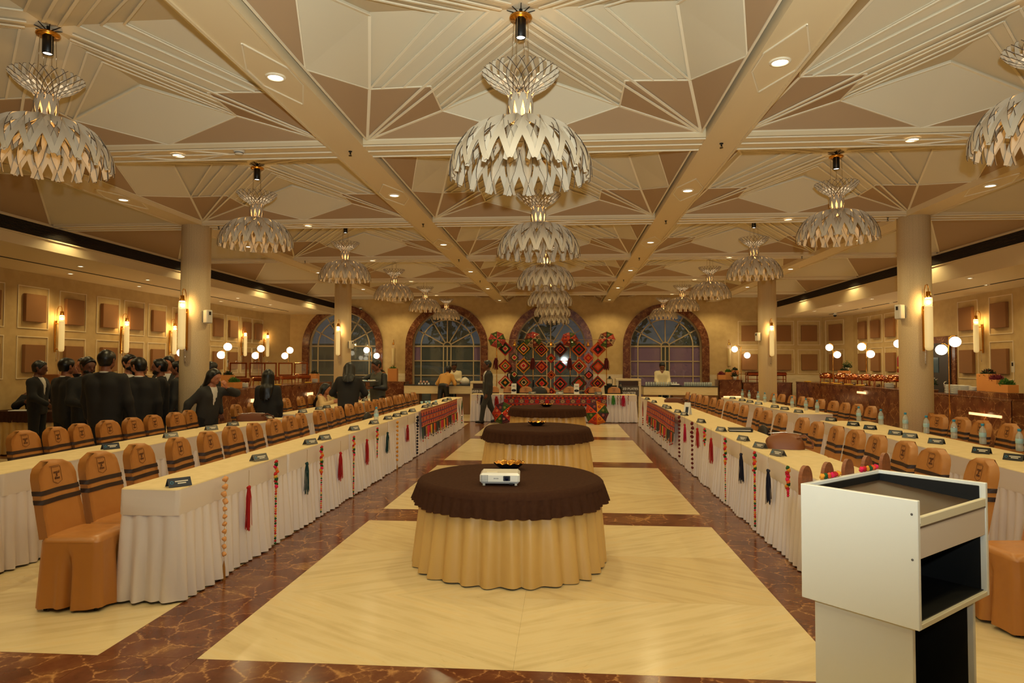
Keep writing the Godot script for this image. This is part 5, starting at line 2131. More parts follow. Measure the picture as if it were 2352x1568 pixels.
	var bands := [
		{"h": 4, "c": Color(0.25, 0.03, 0.04)},
		{"h": 24, "c": Color(0.45, 0.10, 0.14), "step": 12, "cols": [Color(0.72, 0.52, 0.36), Color(0.75, 0.42, 0.2), Color(0.3, 0.4, 0.2), Color(0.6, 0.3, 0.3)], "shape": "tri"},
		{"h": 4, "c": Color(0.30, 0.05, 0.10)},
		{"h": 26, "c": red, "step": 21, "cols": [Color(0.80, 0.38, 0.05), Color(0.08, 0.16, 0.10), Color(0.45, 0.02, 0.10), Color(0.12, 0.05, 0.15)], "shape": "tri"},
		{"h": 12, "c": Color(0.52, 0.24, 0.26)},
		{"h": 50, "c": Color(0.34, 0.20, 0.22), "step": 52, "cols": [Color(0.66, 0.06, 0.05), Color(0.60, 0.46, 0.34)], "shape": "disc", "dot": Color(0.30, 0.10, 0.22)},
		{"h": 14, "c": Color(0.52, 0.22, 0.24)},
		{"h": 26, "c": red, "step": 21, "cols": [Color(0.80, 0.40, 0.05), Color(0.08, 0.14, 0.14), Color(0.66, 0.3, 0.1), Color(0.12, 0.05, 0.15)], "shape": "tri"},
		{"h": 8, "c": Color(0.30, 0.04, 0.05)}]
	hung_cloth("embroidered_cloth", "red embroidered cloth with triangles and discs along the head table front", V(-1.62, 0, 18.505), V(1.17, 0, 18.505), 0.745, 0.43, embroidery(1040, 168, bands, 9), Vector3(0, 0, 1), false, 2)
	tassel(V(1.34, 0.74, 18.49), 0.27, M.green_yarn, "bright green tassel on the right end of the head table", 51, 0.0)
	tassel(V(1.61, 0.74, 18.49), 0.31, M.pink_yarn, "magenta tassel on the right end of the head table", 52, 0.0)
	tassel(V(-1.82, 0.70, 18.49), 0.28, M.red_yarn, "red tassel on the left end of the head table", 53, 0.0)
	tassel(V(-2.22, 0.73, 18.49), 0.32, M.navy_yarn, "dark navy tassel on the left end of the head table", 54, 0.0)
	for o: String in ["green tassel on the right end", "magenta tassel on the right", "red tassel on the left end of the head", "dark navy tassel on the left end of"]:
		for ch in get_children():
			if ch.has_meta("label") and o in str(ch.get_meta("label")):
				ch.scale = Vector3(2.2, 1.0, 2.2)
	i = 0
	for x in [-2.34, -1.70, 1.22, 1.46, 1.53, 1.74]:
		pom_string(V(x, 0.74, 18.49), 0.26, [M.red_pom, M.navy_yarn, M.red_pom, M.green_pom], 9, 0.013, 0.011, 0.5, "short bead string on the head table front, %s from the left" % COUNT[i])
		i += 1
	# two white standing cards, black bag
	i = 0
	for x in [-1.36, 0.36]:
		var t := thing("standing_card", "white standing card with a dark oval print on the head table, %s" % ["left one", "right one"][i], "card", V(x, TABLE_H + 0.003, 18.70))
		var st := ns()
		box(st, Vector3(0, 0.145, 0), Vector3(0.14, 0.29, 0.012), Basis(Vector3.RIGHT, -0.08))
		obj("card", st, M.white, t)
		st = ns()
		var pts := PackedVector2Array()
		for k in 20:
			pts.append(Vector2(cos(TAU * k / 20) * 0.066, sin(TAU * k / 20) * 0.034))
		plate(st, pts, 0.003, Vector3(0, 0.10, 0.011), Basis(Vector3.RIGHT, -0.08))
		obj("oval_print", st, M.navy_yarn, t)
		st = ns()
		box(st, Vector3(0, 0.22, 0.002), Vector3(0.08, 0.012, 0.012), Basis(Vector3.RIGHT, -0.08))
		box(st, Vector3(0, 0.10, 0.0135), Vector3(0.04, 0.010, 0.004), Basis(Vector3.RIGHT, -0.08))
		obj("print_line", st, M.grey, t)
		i += 1
	handbag(V(-0.66, TABLE_H + 0.004, 18.92), Vector3(0.42, 0.19, 0.16), 0.0, M.leather_dark, "black rounded bag on the middle of the head table", false)
	i = 0
	for x in [-0.85, -0.1, 0.95]:
		tent(V(x, TABLE_H + 0.003, 18.66), 0.0, "name tent on the head table, %s from the left" % COUNT[i], M.grey_card, "name tents on the head table", 1.35)
		i += 1

func lantern(at: Vector3, s: float, label: String) -> void:
	var t := thing("lantern", label, "lantern", at)
	var m: Material = M.lantern_green
	var st := ns()
	lathe(st, [Vector2(0, 0), Vector2(0.075, 0), Vector2(0.08, 0.03), Vector2(0.07, 0.055), Vector2(0.03, 0.065), Vector2(0, 0.065)], 20)
	obj("fuel_tank", st, m, t)
	st = ns()
	lathe(st, [Vector2(0.035, 0.068), Vector2(0.052, 0.11), Vector2(0.05, 0.15), Vector2(0.035, 0.19)], 18)
	obj("glass_chimney", st, M.clear, t)
	st = ns()
	lathe(st, [Vector2(0.05, 0.19), Vector2(0.045, 0.205), Vector2(0.03, 0.21), Vector2(0.032, 0.25), Vector2(0.04, 0.255), Vector2(0.02, 0.275), Vector2(0, 0.278)], 18)
	obj("cap", st, m, t)
	st = ns()
	for x in [-1.0, 1.0]:
		tube(st, [Vector3(0.065 * x, 0.04, 0), Vector3(0.082 * x, 0.08, 0), Vector3(0.082 * x, 0.17, 0), Vector3(0.05 * x, 0.215, 0), Vector3(0.03 * x, 0.23, 0)], 0.007, 0.007, 7)
	obj("side_tube", st, m, t)
	t.scale = Vector3.ONE * s

func umbrella(at: Vector3, r: float, pal: String, axis: Vector3, label: String, sd: int) -> void:
	# a shallow eight-panelled canopy whose crown points along axis
	var t := thing("umbrella", label, "umbrella", at, 0.0, "small embroidered umbrellas")
	var z := axis.normalized()
	var x := Vector3.UP.cross(z).normalized()
	t.basis = Basis(x, z.cross(x), z)
	var cols := {"G": Color(0.13, 0.24, 0.08), "S": Color(0.72, 0.28, 0.22), "W": Color(0.72, 0.58, 0.40), "R": Color(0.62, 0.09, 0.10), "B": Color(0.28, 0.09, 0.05), "M": Color(0.33, 0.05, 0.05), "O": Color(0.76, 0.24, 0.06), "Y": Color(0.80, 0.46, 0.05), "V": Color(0.20, 0.10, 0.16)}
	var alt := {"G": Color(0.40, 0.42, 0.14), "S": Color(0.52, 0.12, 0.12), "W": Color(0.25, 0.14, 0.08), "R": Color(0.78, 0.40, 0.26), "B": Color(0.60, 0.28, 0.10), "M": Color(0.62, 0.30, 0.14), "O": Color(0.48, 0.08, 0.06), "Y": Color(0.60, 0.20, 0.06), "V": Color(0.52, 0.20, 0.22)}
	var dome := func(rho: float) -> float:
		return 0.30 * r * (1.0 - pow(rho, 2.0))
	for k in 8:
		var a0 := TAU * (k - 0.5) / 8 + 0.39
		var a1 := TAU * (k + 0.5) / 8 + 0.39
		var rows := []
		for i in 6:
			var rho := i / 5.0
			var row := PackedVector3Array()
			for j in 5:
				var u := j / 4.0
				var a := lerpf(a0, a1, u)
				var edge := 1.0 - 0.10 * sin(PI * u) * rho
				row.append(Vector3(cos(a) * r * rho * edge, sin(a) * r * rho * edge, dome.call(rho) + 0.02 * r * sin(PI * u) * rho))
			rows.append(row)
		var st := ns()
		grid(st, rows)
		var panel := obj("panel", st, mat(cols[pal[k]], 0.85), t)
		# stitched stripes and little mirrors
		st = ns()
		var am := (a0 + a1) / 2
		for q in 2:
			var rho := 0.80 + 0.11 * q
			var d0 := Vector3(cos(a0 + 0.06) * r * rho, sin(a0 + 0.06) * r * rho, dome.call(rho) + 0.006)
			var d1 := Vector3(cos(a1 - 0.06) * r * rho, sin(a1 - 0.06) * r * rho, dome.call(rho) + 0.006)
			var dm := (d0 + d1) / 2 + Vector3(0, 0, 0.006)
			tube(st, [d0, dm, d1], 0.006, 0.006, 5)
		obj("stitched_stripe", st, mat(alt[pal[k]], 0.85), panel)
		st = ns()
		var rho2 := 0.52
		var c := Vector3(cos(am) * r * rho2, sin(am) * r * rho2, dome.call(rho2) + 0.010)
		lathe(st, [Vector2(0.012, 0.0), Vector2(0.04, 0.0), Vector2(0.04, 0.006), Vector2(0.012, 0.006)], 14, c, 0, Basis(Vector3(1, 0, 0), Vector3(0, 0, 1), Vector3(0, -1, 0)))
		obj("ring_motif", st, mat(alt[pal[k]], 0.85), panel)
		st = ns()
		lathe(st, [Vector2(0.0, 0.007), Vector2(0.012, 0.006), Vector2(0.012, 0.0)], 10, c, 0, Basis(Vector3(1, 0, 0), Vector3(0, 0, 1), Vector3(0, -1, 0)))
		obj("mirror", st, M.steel, panel)
		st = ns()
		tube(st, [Vector3(0, 0, dome.call(0.0)), Vector3(cos(a0) * r * 0.5, sin(a0) * r * 0.5, dome.call(0.5) - 0.004), Vector3(cos(a0) * r * 1.02, sin(a0) * r * 1.02, dome.call(1.0) - 0.004)], 0.003, 0.003, 5)
		obj("rib", st, M.steel, t)
	var s3 := ns()
	tube(s3, [Vector3(0, 0, dome.call(0.0) + 0.03), Vector3(0, 0, -r * 1.1)], 0.006, 0.006, 6)
	obj("shaft", s3, M.wood, t)

# ---------------------------------------------------------------- things on the tables
func tent(at: Vector3, turn: float, label: String, m: Material, group: String, s := 1.0) -> void:
	# a folded card, print facing +z before turning
	var t := thing("name_tent", label, "name tent", at, turn, group)
	var st := ns()
	var w := 0.075 * s
	var h := 0.055 * s
	var d := 0.034 * s
	var th := 0.0025
	for q in [1.0, -1.0]:
		var b := Basis(Vector3.RIGHT, -q * atan2(d, h))
		box(st, Vector3(0, h / 2, q * d / 2), Vector3(w * 2, sqrt(h * h + d * d), th), b)
	obj("card", st, m, t)
	st = ns()
	var b2 := Basis(Vector3.RIGHT, -atan2(d, h))
	for k in 2:
		var p := Vector3(0.012 * s, h * (0.60 - 0.22 * k), d * (0.40 + 0.22 * k)) + b2.z * 0.0016
		box(st, p, Vector3((0.085 - 0.03 * k) * s, 0.008 * s, 0.001), b2)
	obj("print_line", st, M.offwhite, t)
	st = ns()
	var c := Vector3(-0.052 * s, h * 0.5, d * 0.5) + b2.z * 0.0016
	lathe(st, [Vector2(0.008 * s, 0.0), Vector2(0.011 * s, 0.0), Vector2(0.011 * s, 0.001), Vector2(0.008 * s, 0.001)], 14, c, 0, b2 * Basis(Vector3(1, 0, 0), Vector3(0, 0, 1), Vector3(0, -1, 0)))
	obj("ring_emblem", st, M.blue_cap, t)

func bottle(at: Vector3, label: String, group: String) -> void:
	var t := thing("water_bottle", label, "bottle", at, 0.0, group)
	var st := ns()
	lathe(st, [Vector2(0, 0), Vector2(0.03, 0), Vector2(0.033, 0.006), Vector2(0.033, 0.05), Vector2(0.030, 0.06), Vector2(0.033, 0.07), Vector2(0.033, 0.135), Vector2(0.028, 0.155), Vector2(0.014, 0.18), Vector2(0.013, 0.19), Vector2(0, 0.19)], 16)
	obj("body", st, M.bottle_body, t)
	st = ns()
	lathe(st, [Vector2(0.0, 0.215), Vector2(0.016, 0.214), Vector2(0.0165, 0.19), Vector2(0, 0.19)], 14)
	obj("cap", st, M.blue_cap, t)
	st = ns()
	lathe(st, [Vector2(0.0335, 0.075), Vector2(0.034, 0.076), Vector2(0.034, 0.118), Vector2(0.0335, 0.119)], 16)
	obj("label_sleeve", st, M.bottle_label, t)

func handbag(at: Vector3, size: Vector3, turn: float, m: Material, label: String, handles := true) -> void:
	var t := thing("handbag", label, "bag", at, turn)
	var st := ns()
	var rows := []
	for k in 9:
		var v := k / 8.0
		var row := PackedVector3Array()
		var w := sqrt(maxf(0.02, 1.0 - pow(maxf(0.0, v * 1.25 - 0.28), 2.4)))
		for i in 28:
			var a := TAU * i / 28
			var sx := signf(cos(a)) * pow(absf(cos(a)), 0.55)
			var sz := signf(sin(a)) * pow(absf(sin(a)), 0.7)
			row.append(Vector3(sx * size.x * 0.5 * w * (1.0 + 0.03 * sin(a * 5 + k)), v * size.y, sz * size.z * 0.5 * lerpf(1.0, 0.62, v) * w))
		rows.append(row)
	grid(st, rows, true)
	fan(st, rows[0], Vector3.ZERO, true)
	fan(st, rows[8], Vector3(0, size.y, 0))
	obj("body", st, m, t)
	st = ns()
	tube(st, [Vector3(-size.x * 0.42, size.y * 0.92, 0), Vector3(0, size.y * 1.03, 0), Vector3(size.x * 0.42, size.y * 0.92, 0)], 0.005, 0.005, 6)
	obj("zip", st, M.steel, t)
	if handles:
		for q in [-1.0, 1.0]:
			st = ns()
			tube(st, [Vector3(size.x * 0.30, size.y * 0.7, q * size.z * 0.3), Vector3(size.x * 0.52, size.y * 0.85, q * size.z * 0.25), Vector3(size.x * 0.72, size.y * 0.42, q * size.z * 0.22), Vector3(size.x * 0.70, 0.012, q * size.z * 0.2), Vector3(size.x * 0.5, 0.02, q * size.z * 0.4)], 0.008, 0.008, 7)
			obj("strap", st, m, t)

func build_table_items() -> void:
	var i := 0
	for d in [4.45, 5.67, 6.85, 7.27, 8.32, 9.21, 9.96, 10.48, 10.96, 11.58, 12.66, 13.07, 13.65, 14.8, 15.36]:
		tent(V(-2.60, TABLE_H + 0.003, d), 0.9 if i == 0 else 1.15, "printed name tent on the inner left tables, %s from the viewpoint" % ORD[i], M.navy_card if i == 0 else M.grey_card, "name tents on the inner left tables")
		i += 1
	i = 0
	for d in [6.29, 7.3, 8.18, 8.73, 9.84, 11.15, 11.93, 12.32, 14.75]:
		tent(V(-4.37, TABLE_H + 0.003, d), 1.0, "printed name tent on the outer left tables, %s from the viewpoint" % ORD[i], M.navy_card if i == 0 else M.grey_card, "name tents on the outer left tables")
		i += 1
	i = 0
	for d in [6.41, 6.98, 7.62, 8.66, 9.89, 11.25, 11.87, 12.92, 13.32, 14.92, 16.13]:
		tent(V(1.96, TABLE_H + 0.003, d), -1.15, "printed name tent on the inner right tables, %s from the viewpoint" % ORD[i], M.grey_card, "name tents on the inner right tables")
		i += 1
	i = 0
	for d in [6.3, 6.76, 7.54, 8.09, 8.43, 9.1, 9.61, 10.38, 12.1, 12.84, 13.42, 14.51, 15.17, 15.8, 16.69]:
		tent(V(3.94 if d < 11 else 4.05, TABLE_H + 0.003, d), -0.9, "printed name tent on the outer right tables, %s from the viewpoint" % ORD[i], mat(Color(0.10, 0.11, 0.13), 0.35) if d < 11 else M.grey_card, "name tents on the outer right tables")
		i += 1
	i = 0
	for d in [6.98, 7.56, 8.09, 8.68, 9.19, 9.87, 10.44, 12.26, 12.81, 13.56, 14.7, 15.35, 15.87, 16.61, 17.23]:
		bottle(V(4.36 if d > 10 and d < 11 else 4.42, TABLE_H + 0.002, d), "water bottle with blue cap on the outer right tables, %s from the viewpoint" % ORD[i], "water bottles on the outer right tables")
		i += 1
	bottle(V(-2.66, TABLE_H + 0.002, 9.54), "single water bottle with blue cap on the inner left tables", "")
	bottle(V(-4.58, TABLE_H + 0.002, 15.4), "water bottle on the far outer left tables, nearer of two", "")
	bottle(V(-4.58, TABLE_H + 0.002, 15.75), "water bottle on the far outer left tables, farther of two", "")
	i = 0
	for p in [[-2.92, 13.9], [-2.86, 14.05], [-2.80, 14.1], [-2.70, 14.3]]:
		var t := thing("paper_cup", "small pale cup at the far end of the inner left tables, %s from left" % COUNT[i], "cup", V(p[0], TABLE_H + 0.002, p[1]), 0.0, "small cups on the inner left tables")
		var st := ns()
		lathe(st, [Vector2(0, 0), Vector2(0.022, 0), Vector2(0.03, 0.05), Vector2(0.028, 0.05), Vector2(0.02, 0.004), Vector2(0, 0.004)], 14)
		obj("cup", st, M.bottle_label, t)
		i += 1
	handbag(V(-4.50, TABLE_H + 0.003, 9.55), Vector3(0.42, 0.11, 0.2), 0.5, M.leather, "brown leather handbag lying on the outer left table end")
	handbag(V(2.20, TABLE_H + 0.003, 6.98), Vector3(0.36, 0.155, 0.22), -0.25, mat(Color(0.48, 0.27, 0.13), 0.45), "large tan brown leather bag with strap on the inner right tables")
	handbag(V(2.42, TABLE_H + 0.003, 15.1), Vector3(0.44, 0.10, 0.20), -0.1, M.leather, "flat brown leather purse at the far end of the inner right tables")
	# black folder
	var f := thing("folder", "thick black leather folder lying on the inner right tables", "folder", V(2.20, TABLE_H + 0.003, 8.70), -0.15)
	var st := ns()
	box(st, Vector3(0, 0.033, 0), Vector3(0.28, 0.012, 0.21), Basis(Vector3(0, 0, 1), 0.02), 0.004)
	box(st, Vector3(0, 0.006, 0), Vector3(0.28, 0.012, 0.21), Basis.IDENTITY, 0.004)
	box(st, Vector3(0.13, 0.02, 0), Vector3(0.03, 0.04, 0.21), Basis.IDENTITY, 0.012)
	obj("cover", st, M.leather_dark, f)
	st = ns()
	box(st, Vector3(-0.008, 0.0195, 0), Vector3(0.25, 0.014, 0.195))
	obj("pages", st, M.offwhite, f)
	# white and blue standee
	var s := thing("standee", "white and blue folded standee on the inner right tables", "card", V(2.05, TABLE_H + 0.003, 11.45), -0.6)
	st = ns()
	box(st, Vector3(0, 0.10, 0.03), Vector3(0.10, 0.21, 0.004), Basis(Vector3.RIGHT, -0.28))
	box(st, Vector3(0, 0.10, -0.03), Vector3(0.10, 0.21, 0.004), Basis(Vector3.RIGHT, 0.28))
	obj("card", st, M.white, s)
	st = ns()
	box(st, Vector3(0.005, 0.08, 0.039), Vector3(0.05, 0.10, 0.003), Basis(Vector3.RIGHT, -0.28))
	obj("blue_print", st, M.navy_card, s)
	# bags on chairs
	handbag(V(-3.22, 0.476, 11.02), Vector3(0.30, 0.30, 0.16), 1.4, M.leather_dark, "black bag standing on a chair behind the inner left tables", false)
	handbag(V(2.72, 0.476, 9.52), Vector3(0.30, 0.28, 0.16), -1.4, mat(Color(0.10, 0.055, 0.035), 0.5), "dark brown bag standing on a chair behind the inner right tables", false)

# ---------------------------------------------------------------- counters with food
func marble_counter(called: String, label: String, a: Vector3, b: Vector3, depth: float, h: float, m: Material, into: Vector3) -> Node3D:
	# a to b along the front foot; slabs of stone about one metre wide, black toe recess
	var t := thing(called, label, "counter", (a + b) / 2)
	var u := (b - a).normalized()
	var L := a.distance_to(b)
	var bs := Basis(u, Vector3.UP, u.cross(Vector3.UP))
	var st := ns()
	box(st, into * (depth / 2 + 0.02) + Vector3(0, h / 2 - 0.02, 0), Vector3(L - 0.01, h - 0.06, depth - 0.04), bs)
	obj("carcass", st, M.black, t)
	var n := maxi(1, int(round(L / 1.0)))
	for i in n:
		st = ns()
		box(st, u * (L * ((i + 0.5) / n) - L / 2) + into * 0.012 + Vector3(0, h / 2 + 0.03, 0), Vector3(L / n - 0.006, h - 0.11, 0.024), bs)
		obj("stone_front", st, m, t)
	for e in [-1.0, 1.0]:
		st = ns()
		box(st, u * (L / 2 - 0.012) * e + into * depth / 2 + Vector3(0, h / 2 + 0.03, 0), Vector3(0.024, h - 0.11, depth), bs)
		obj("stone_end", st, m, t)
	st = ns()
	box(st, into * depth / 2 + Vector3(0, h - 0.0125, 0), Vector3(L + 0.02, 0.025, depth + 0.02), bs, 0.004)
	obj("stone_top", st, m, t)
	return t

func niche_light(c: Node3D, at: Vector3, size: Vector3, out: Vector3) -> void:
	var st := ns()
	box(st, at, size)
	obj("niche_light", st, M.niche, c)
	omni(c, at + out * 0.08, 0.02, Color(1.0, 0.8, 0.56), 0.05)

func chafing_round(at: Vector3, turn: float, label: String) -> void:
	var t := thing("chafing_dish", label, "chafing dish", at, turn, "round domed chafing dishes")
	var st := ns()
	lathe(st, [Vector2(0, 0.13), Vector2(0.19, 0.13), Vector2(0.205, 0.16), Vector2(0.205, 0.20), Vector2(0.2, 0.205)], 28)
	obj("pan", st, M.copper, t)
	st = ns()
	lathe(st, [Vector2(0.208, 0.205), Vector2(0.2, 0.225), Vector2(0.16, 0.27), Vector2(0.09, 0.295), Vector2(0.0, 0.30)], 28)
	obj("lid", st, M.copper, t)
	st = ns()
	tube(st, [Vector3(-0.05, 0.255, 0.17), Vector3(-0.04, 0.275, 0.205), Vector3(0.04, 0.275, 0.205), Vector3(0.05, 0.255, 0.17)], 0.007, 0.007, 6)
	obj("handle", st, M.steel, t)
	for k in 4:
		st = ns()
		var a := TAU * (k + 0.5) / 4
		tube(st, [Vector3(cos(a) * 0.19, 0.17, sin(a) * 0.19), Vector3(cos(a) * 0.2, 0.0, sin(a) * 0.2)], 0.012, 0.012, 7)
		obj("leg", st, M.copper, t)
	st = ns()
	lathe(st, [Vector2(0, 0.0), Vector2(0.05, 0.0), Vector2(0.05, 0.06), Vector2(0, 0.06)], 14)
	obj("burner", st, M.steel, t)

func chafing_open(at: Vector3, turn: float, label: String) -> void:
	# rectangular dish with its framed lid standing open
	var t := thing("chafing_dish", label, "chafing dish", at, turn, "square chafing dishes with open framed lids")
	var st := ns()
	box(st, Vector3(0, 0.17, 0), Vector3(0.40, 0.10, 0.36), Basis.IDENTITY, 0.02)
	obj("pan", st, M.copper, t)
	for x in [-0.17, 0.17]:
		for z in [-0.15, 0.15]:
			st = ns()
			tube(st, [Vector3(x, 0.13, z), Vector3(x * 1.08, 0.0, z * 1.08)], 0.013, 0.013, 7)
			obj("leg", st, M.copper, t)
	var lid := grouped("lid", t)
	for k in 4:
		st = ns()
		var hz := k < 2
		var s := -1.0 if k % 2 == 0 else 1.0
		var c := Vector3(0, 0.41 + s * 0.17, -0.19) if hz else Vector3(s * 0.185, 0.41, -0.19)
		box(st, c, Vector3(0.41, 0.035, 0.03) if hz else Vector3(0.035, 0.31, 0.03), Basis.IDENTITY, 0.008)
		obj("lid_rim", st, M.copper, lid)
	st = ns()
	box(st, Vector3(0, 0.41, -0.19), Vector3(0.34, 0.31, 0.006))
	obj("lid_glass", st, M.clear, lid)
	st = ns()
	tube(st, [Vector3(-0.06, 0.60, -0.19), Vector3(-0.05, 0.625, -0.19), Vector3(0.05, 0.625, -0.19), Vector3(0.06, 0.60, -0.19)], 0.008, 0.008, 6)
	obj("handle", st, M.steel, lid)

func foliage(st: SurfaceTool, c: Vector3, rad: Vector3, n: int, leaf: float, r: RandomNumberGenerator) -> void:
	for k in n:
		var d := Vector3(r.randfn(), absf(r.randfn()) * 0.9, r.randfn()).normalized() * pow(r.randf(), 0.45)
		var p := c + d * rad
		var u := (d + Vector3(r.randfn() * 0.4, 0.5, r.randfn() * 0.4)).normalized() * leaf
		var w := u.cross(Vector3(r.randfn(), r.randfn(), r.randfn())).normalized() * leaf * 0.42
		tri(st, p - w, p + u, p + w)
		tri(st, p - w, p + w, p - u * 0.4)

func planter(at: Vector3, size: Vector3, turn: float, kind: int, label: String, sd: int) -> void:
	var t := thing("planter", label, "planter", at, turn, "light wood planter boxes on the counters")
	var r := RandomNumberGenerator.new()
	r.seed = sd
	var st := ns()
	for s in [-1.0, 1.0]:
		box(st, Vector3(0, size.y / 2, s * (size.z / 2 - 0.006)), Vector3(size.x, size.y, 0.012), Basis.IDENTITY, 0.002)
		box(st, Vector3(s * (size.x / 2 - 0.006), size.y / 2, 0), Vector3(0.012, size.y, size.z - 0.024), Basis.IDENTITY, 0.002)
	box(st, Vector3(0, size.y * 0.4, 0), Vector3(size.x - 0.024, size.y * 0.8, size.z - 0.024))
	obj("box", st, M.light_wood, t)
	st = ns()
	foliage(st, Vector3(0, size.y * 0.85, 0), Vector3(size.x * 0.5, 0.13, size.z * 0.5), 260, 0.035, r)
	obj("leaves", st, [M.leaf_bright, M.leaf, M.petal_pink][kind], t).set_meta("kind", "stuff")
	if kind == 1:
		st = ns()
		foliage(st, Vector3(0, size.y * 0.95, 0), Vector3(size.x * 0.45, 0.12, size.z * 0.45), 60, 0.022, r)
		obj("flowers", st, M.petal_pink, t).set_meta("kind", "stuff")

func flower_pot(at: Vector3, label: String, bloom: Material, sd: int) -> void:
	var t := thing("flower_pot", label, "flower pot", at, 0.0, "small white pots of flowers on the counters")
	var r := RandomNumberGenerator.new()
	r.seed = sd
	var st := ns()
	lathe(st, [Vector2(0, 0), Vector2(0.04, 0), Vector2(0.06, 0.10), Vector2(0.055, 0.10), Vector2(0.05, 0.085), Vector2(0, 0.085)], 18)
	obj("pot", st, M.offwhite, t)
	st = ns()
	foliage(st, Vector3(0, 0.10, 0), Vector3(0.12, 0.14, 0.12), 150, 0.035, r)
	obj("leaves", st, M.leaf, t).set_meta("kind", "stuff")
	st = ns()
	foliage(st, Vector3(0, 0.17, 0), Vector3(0.15, 0.13, 0.13), 50, 0.022, r)
	obj("flowers", st, bloom, t).set_meta("kind", "stuff")

func stack_of(called: String, category: String, at: Vector3, r: float, n: int, step: float, label: String, group: String) -> void:
	for k in n:
		var t := thing(called, "%s, %s from the bottom" % [label, COUNT[k % 10]], category, at + Vector3(0, step * k, 0), 0.0, group)
		var st := ns()
		lathe(st, [Vector2(0, 0), Vector2(r * 0.6, 0.0), Vector2(r, step * 0.9), Vector2(r * 0.97, step), Vector2(r * 0.6, step * 0.25), Vector2(0, step * 0.25)], 24)
		obj("dish", st, M.white, t)

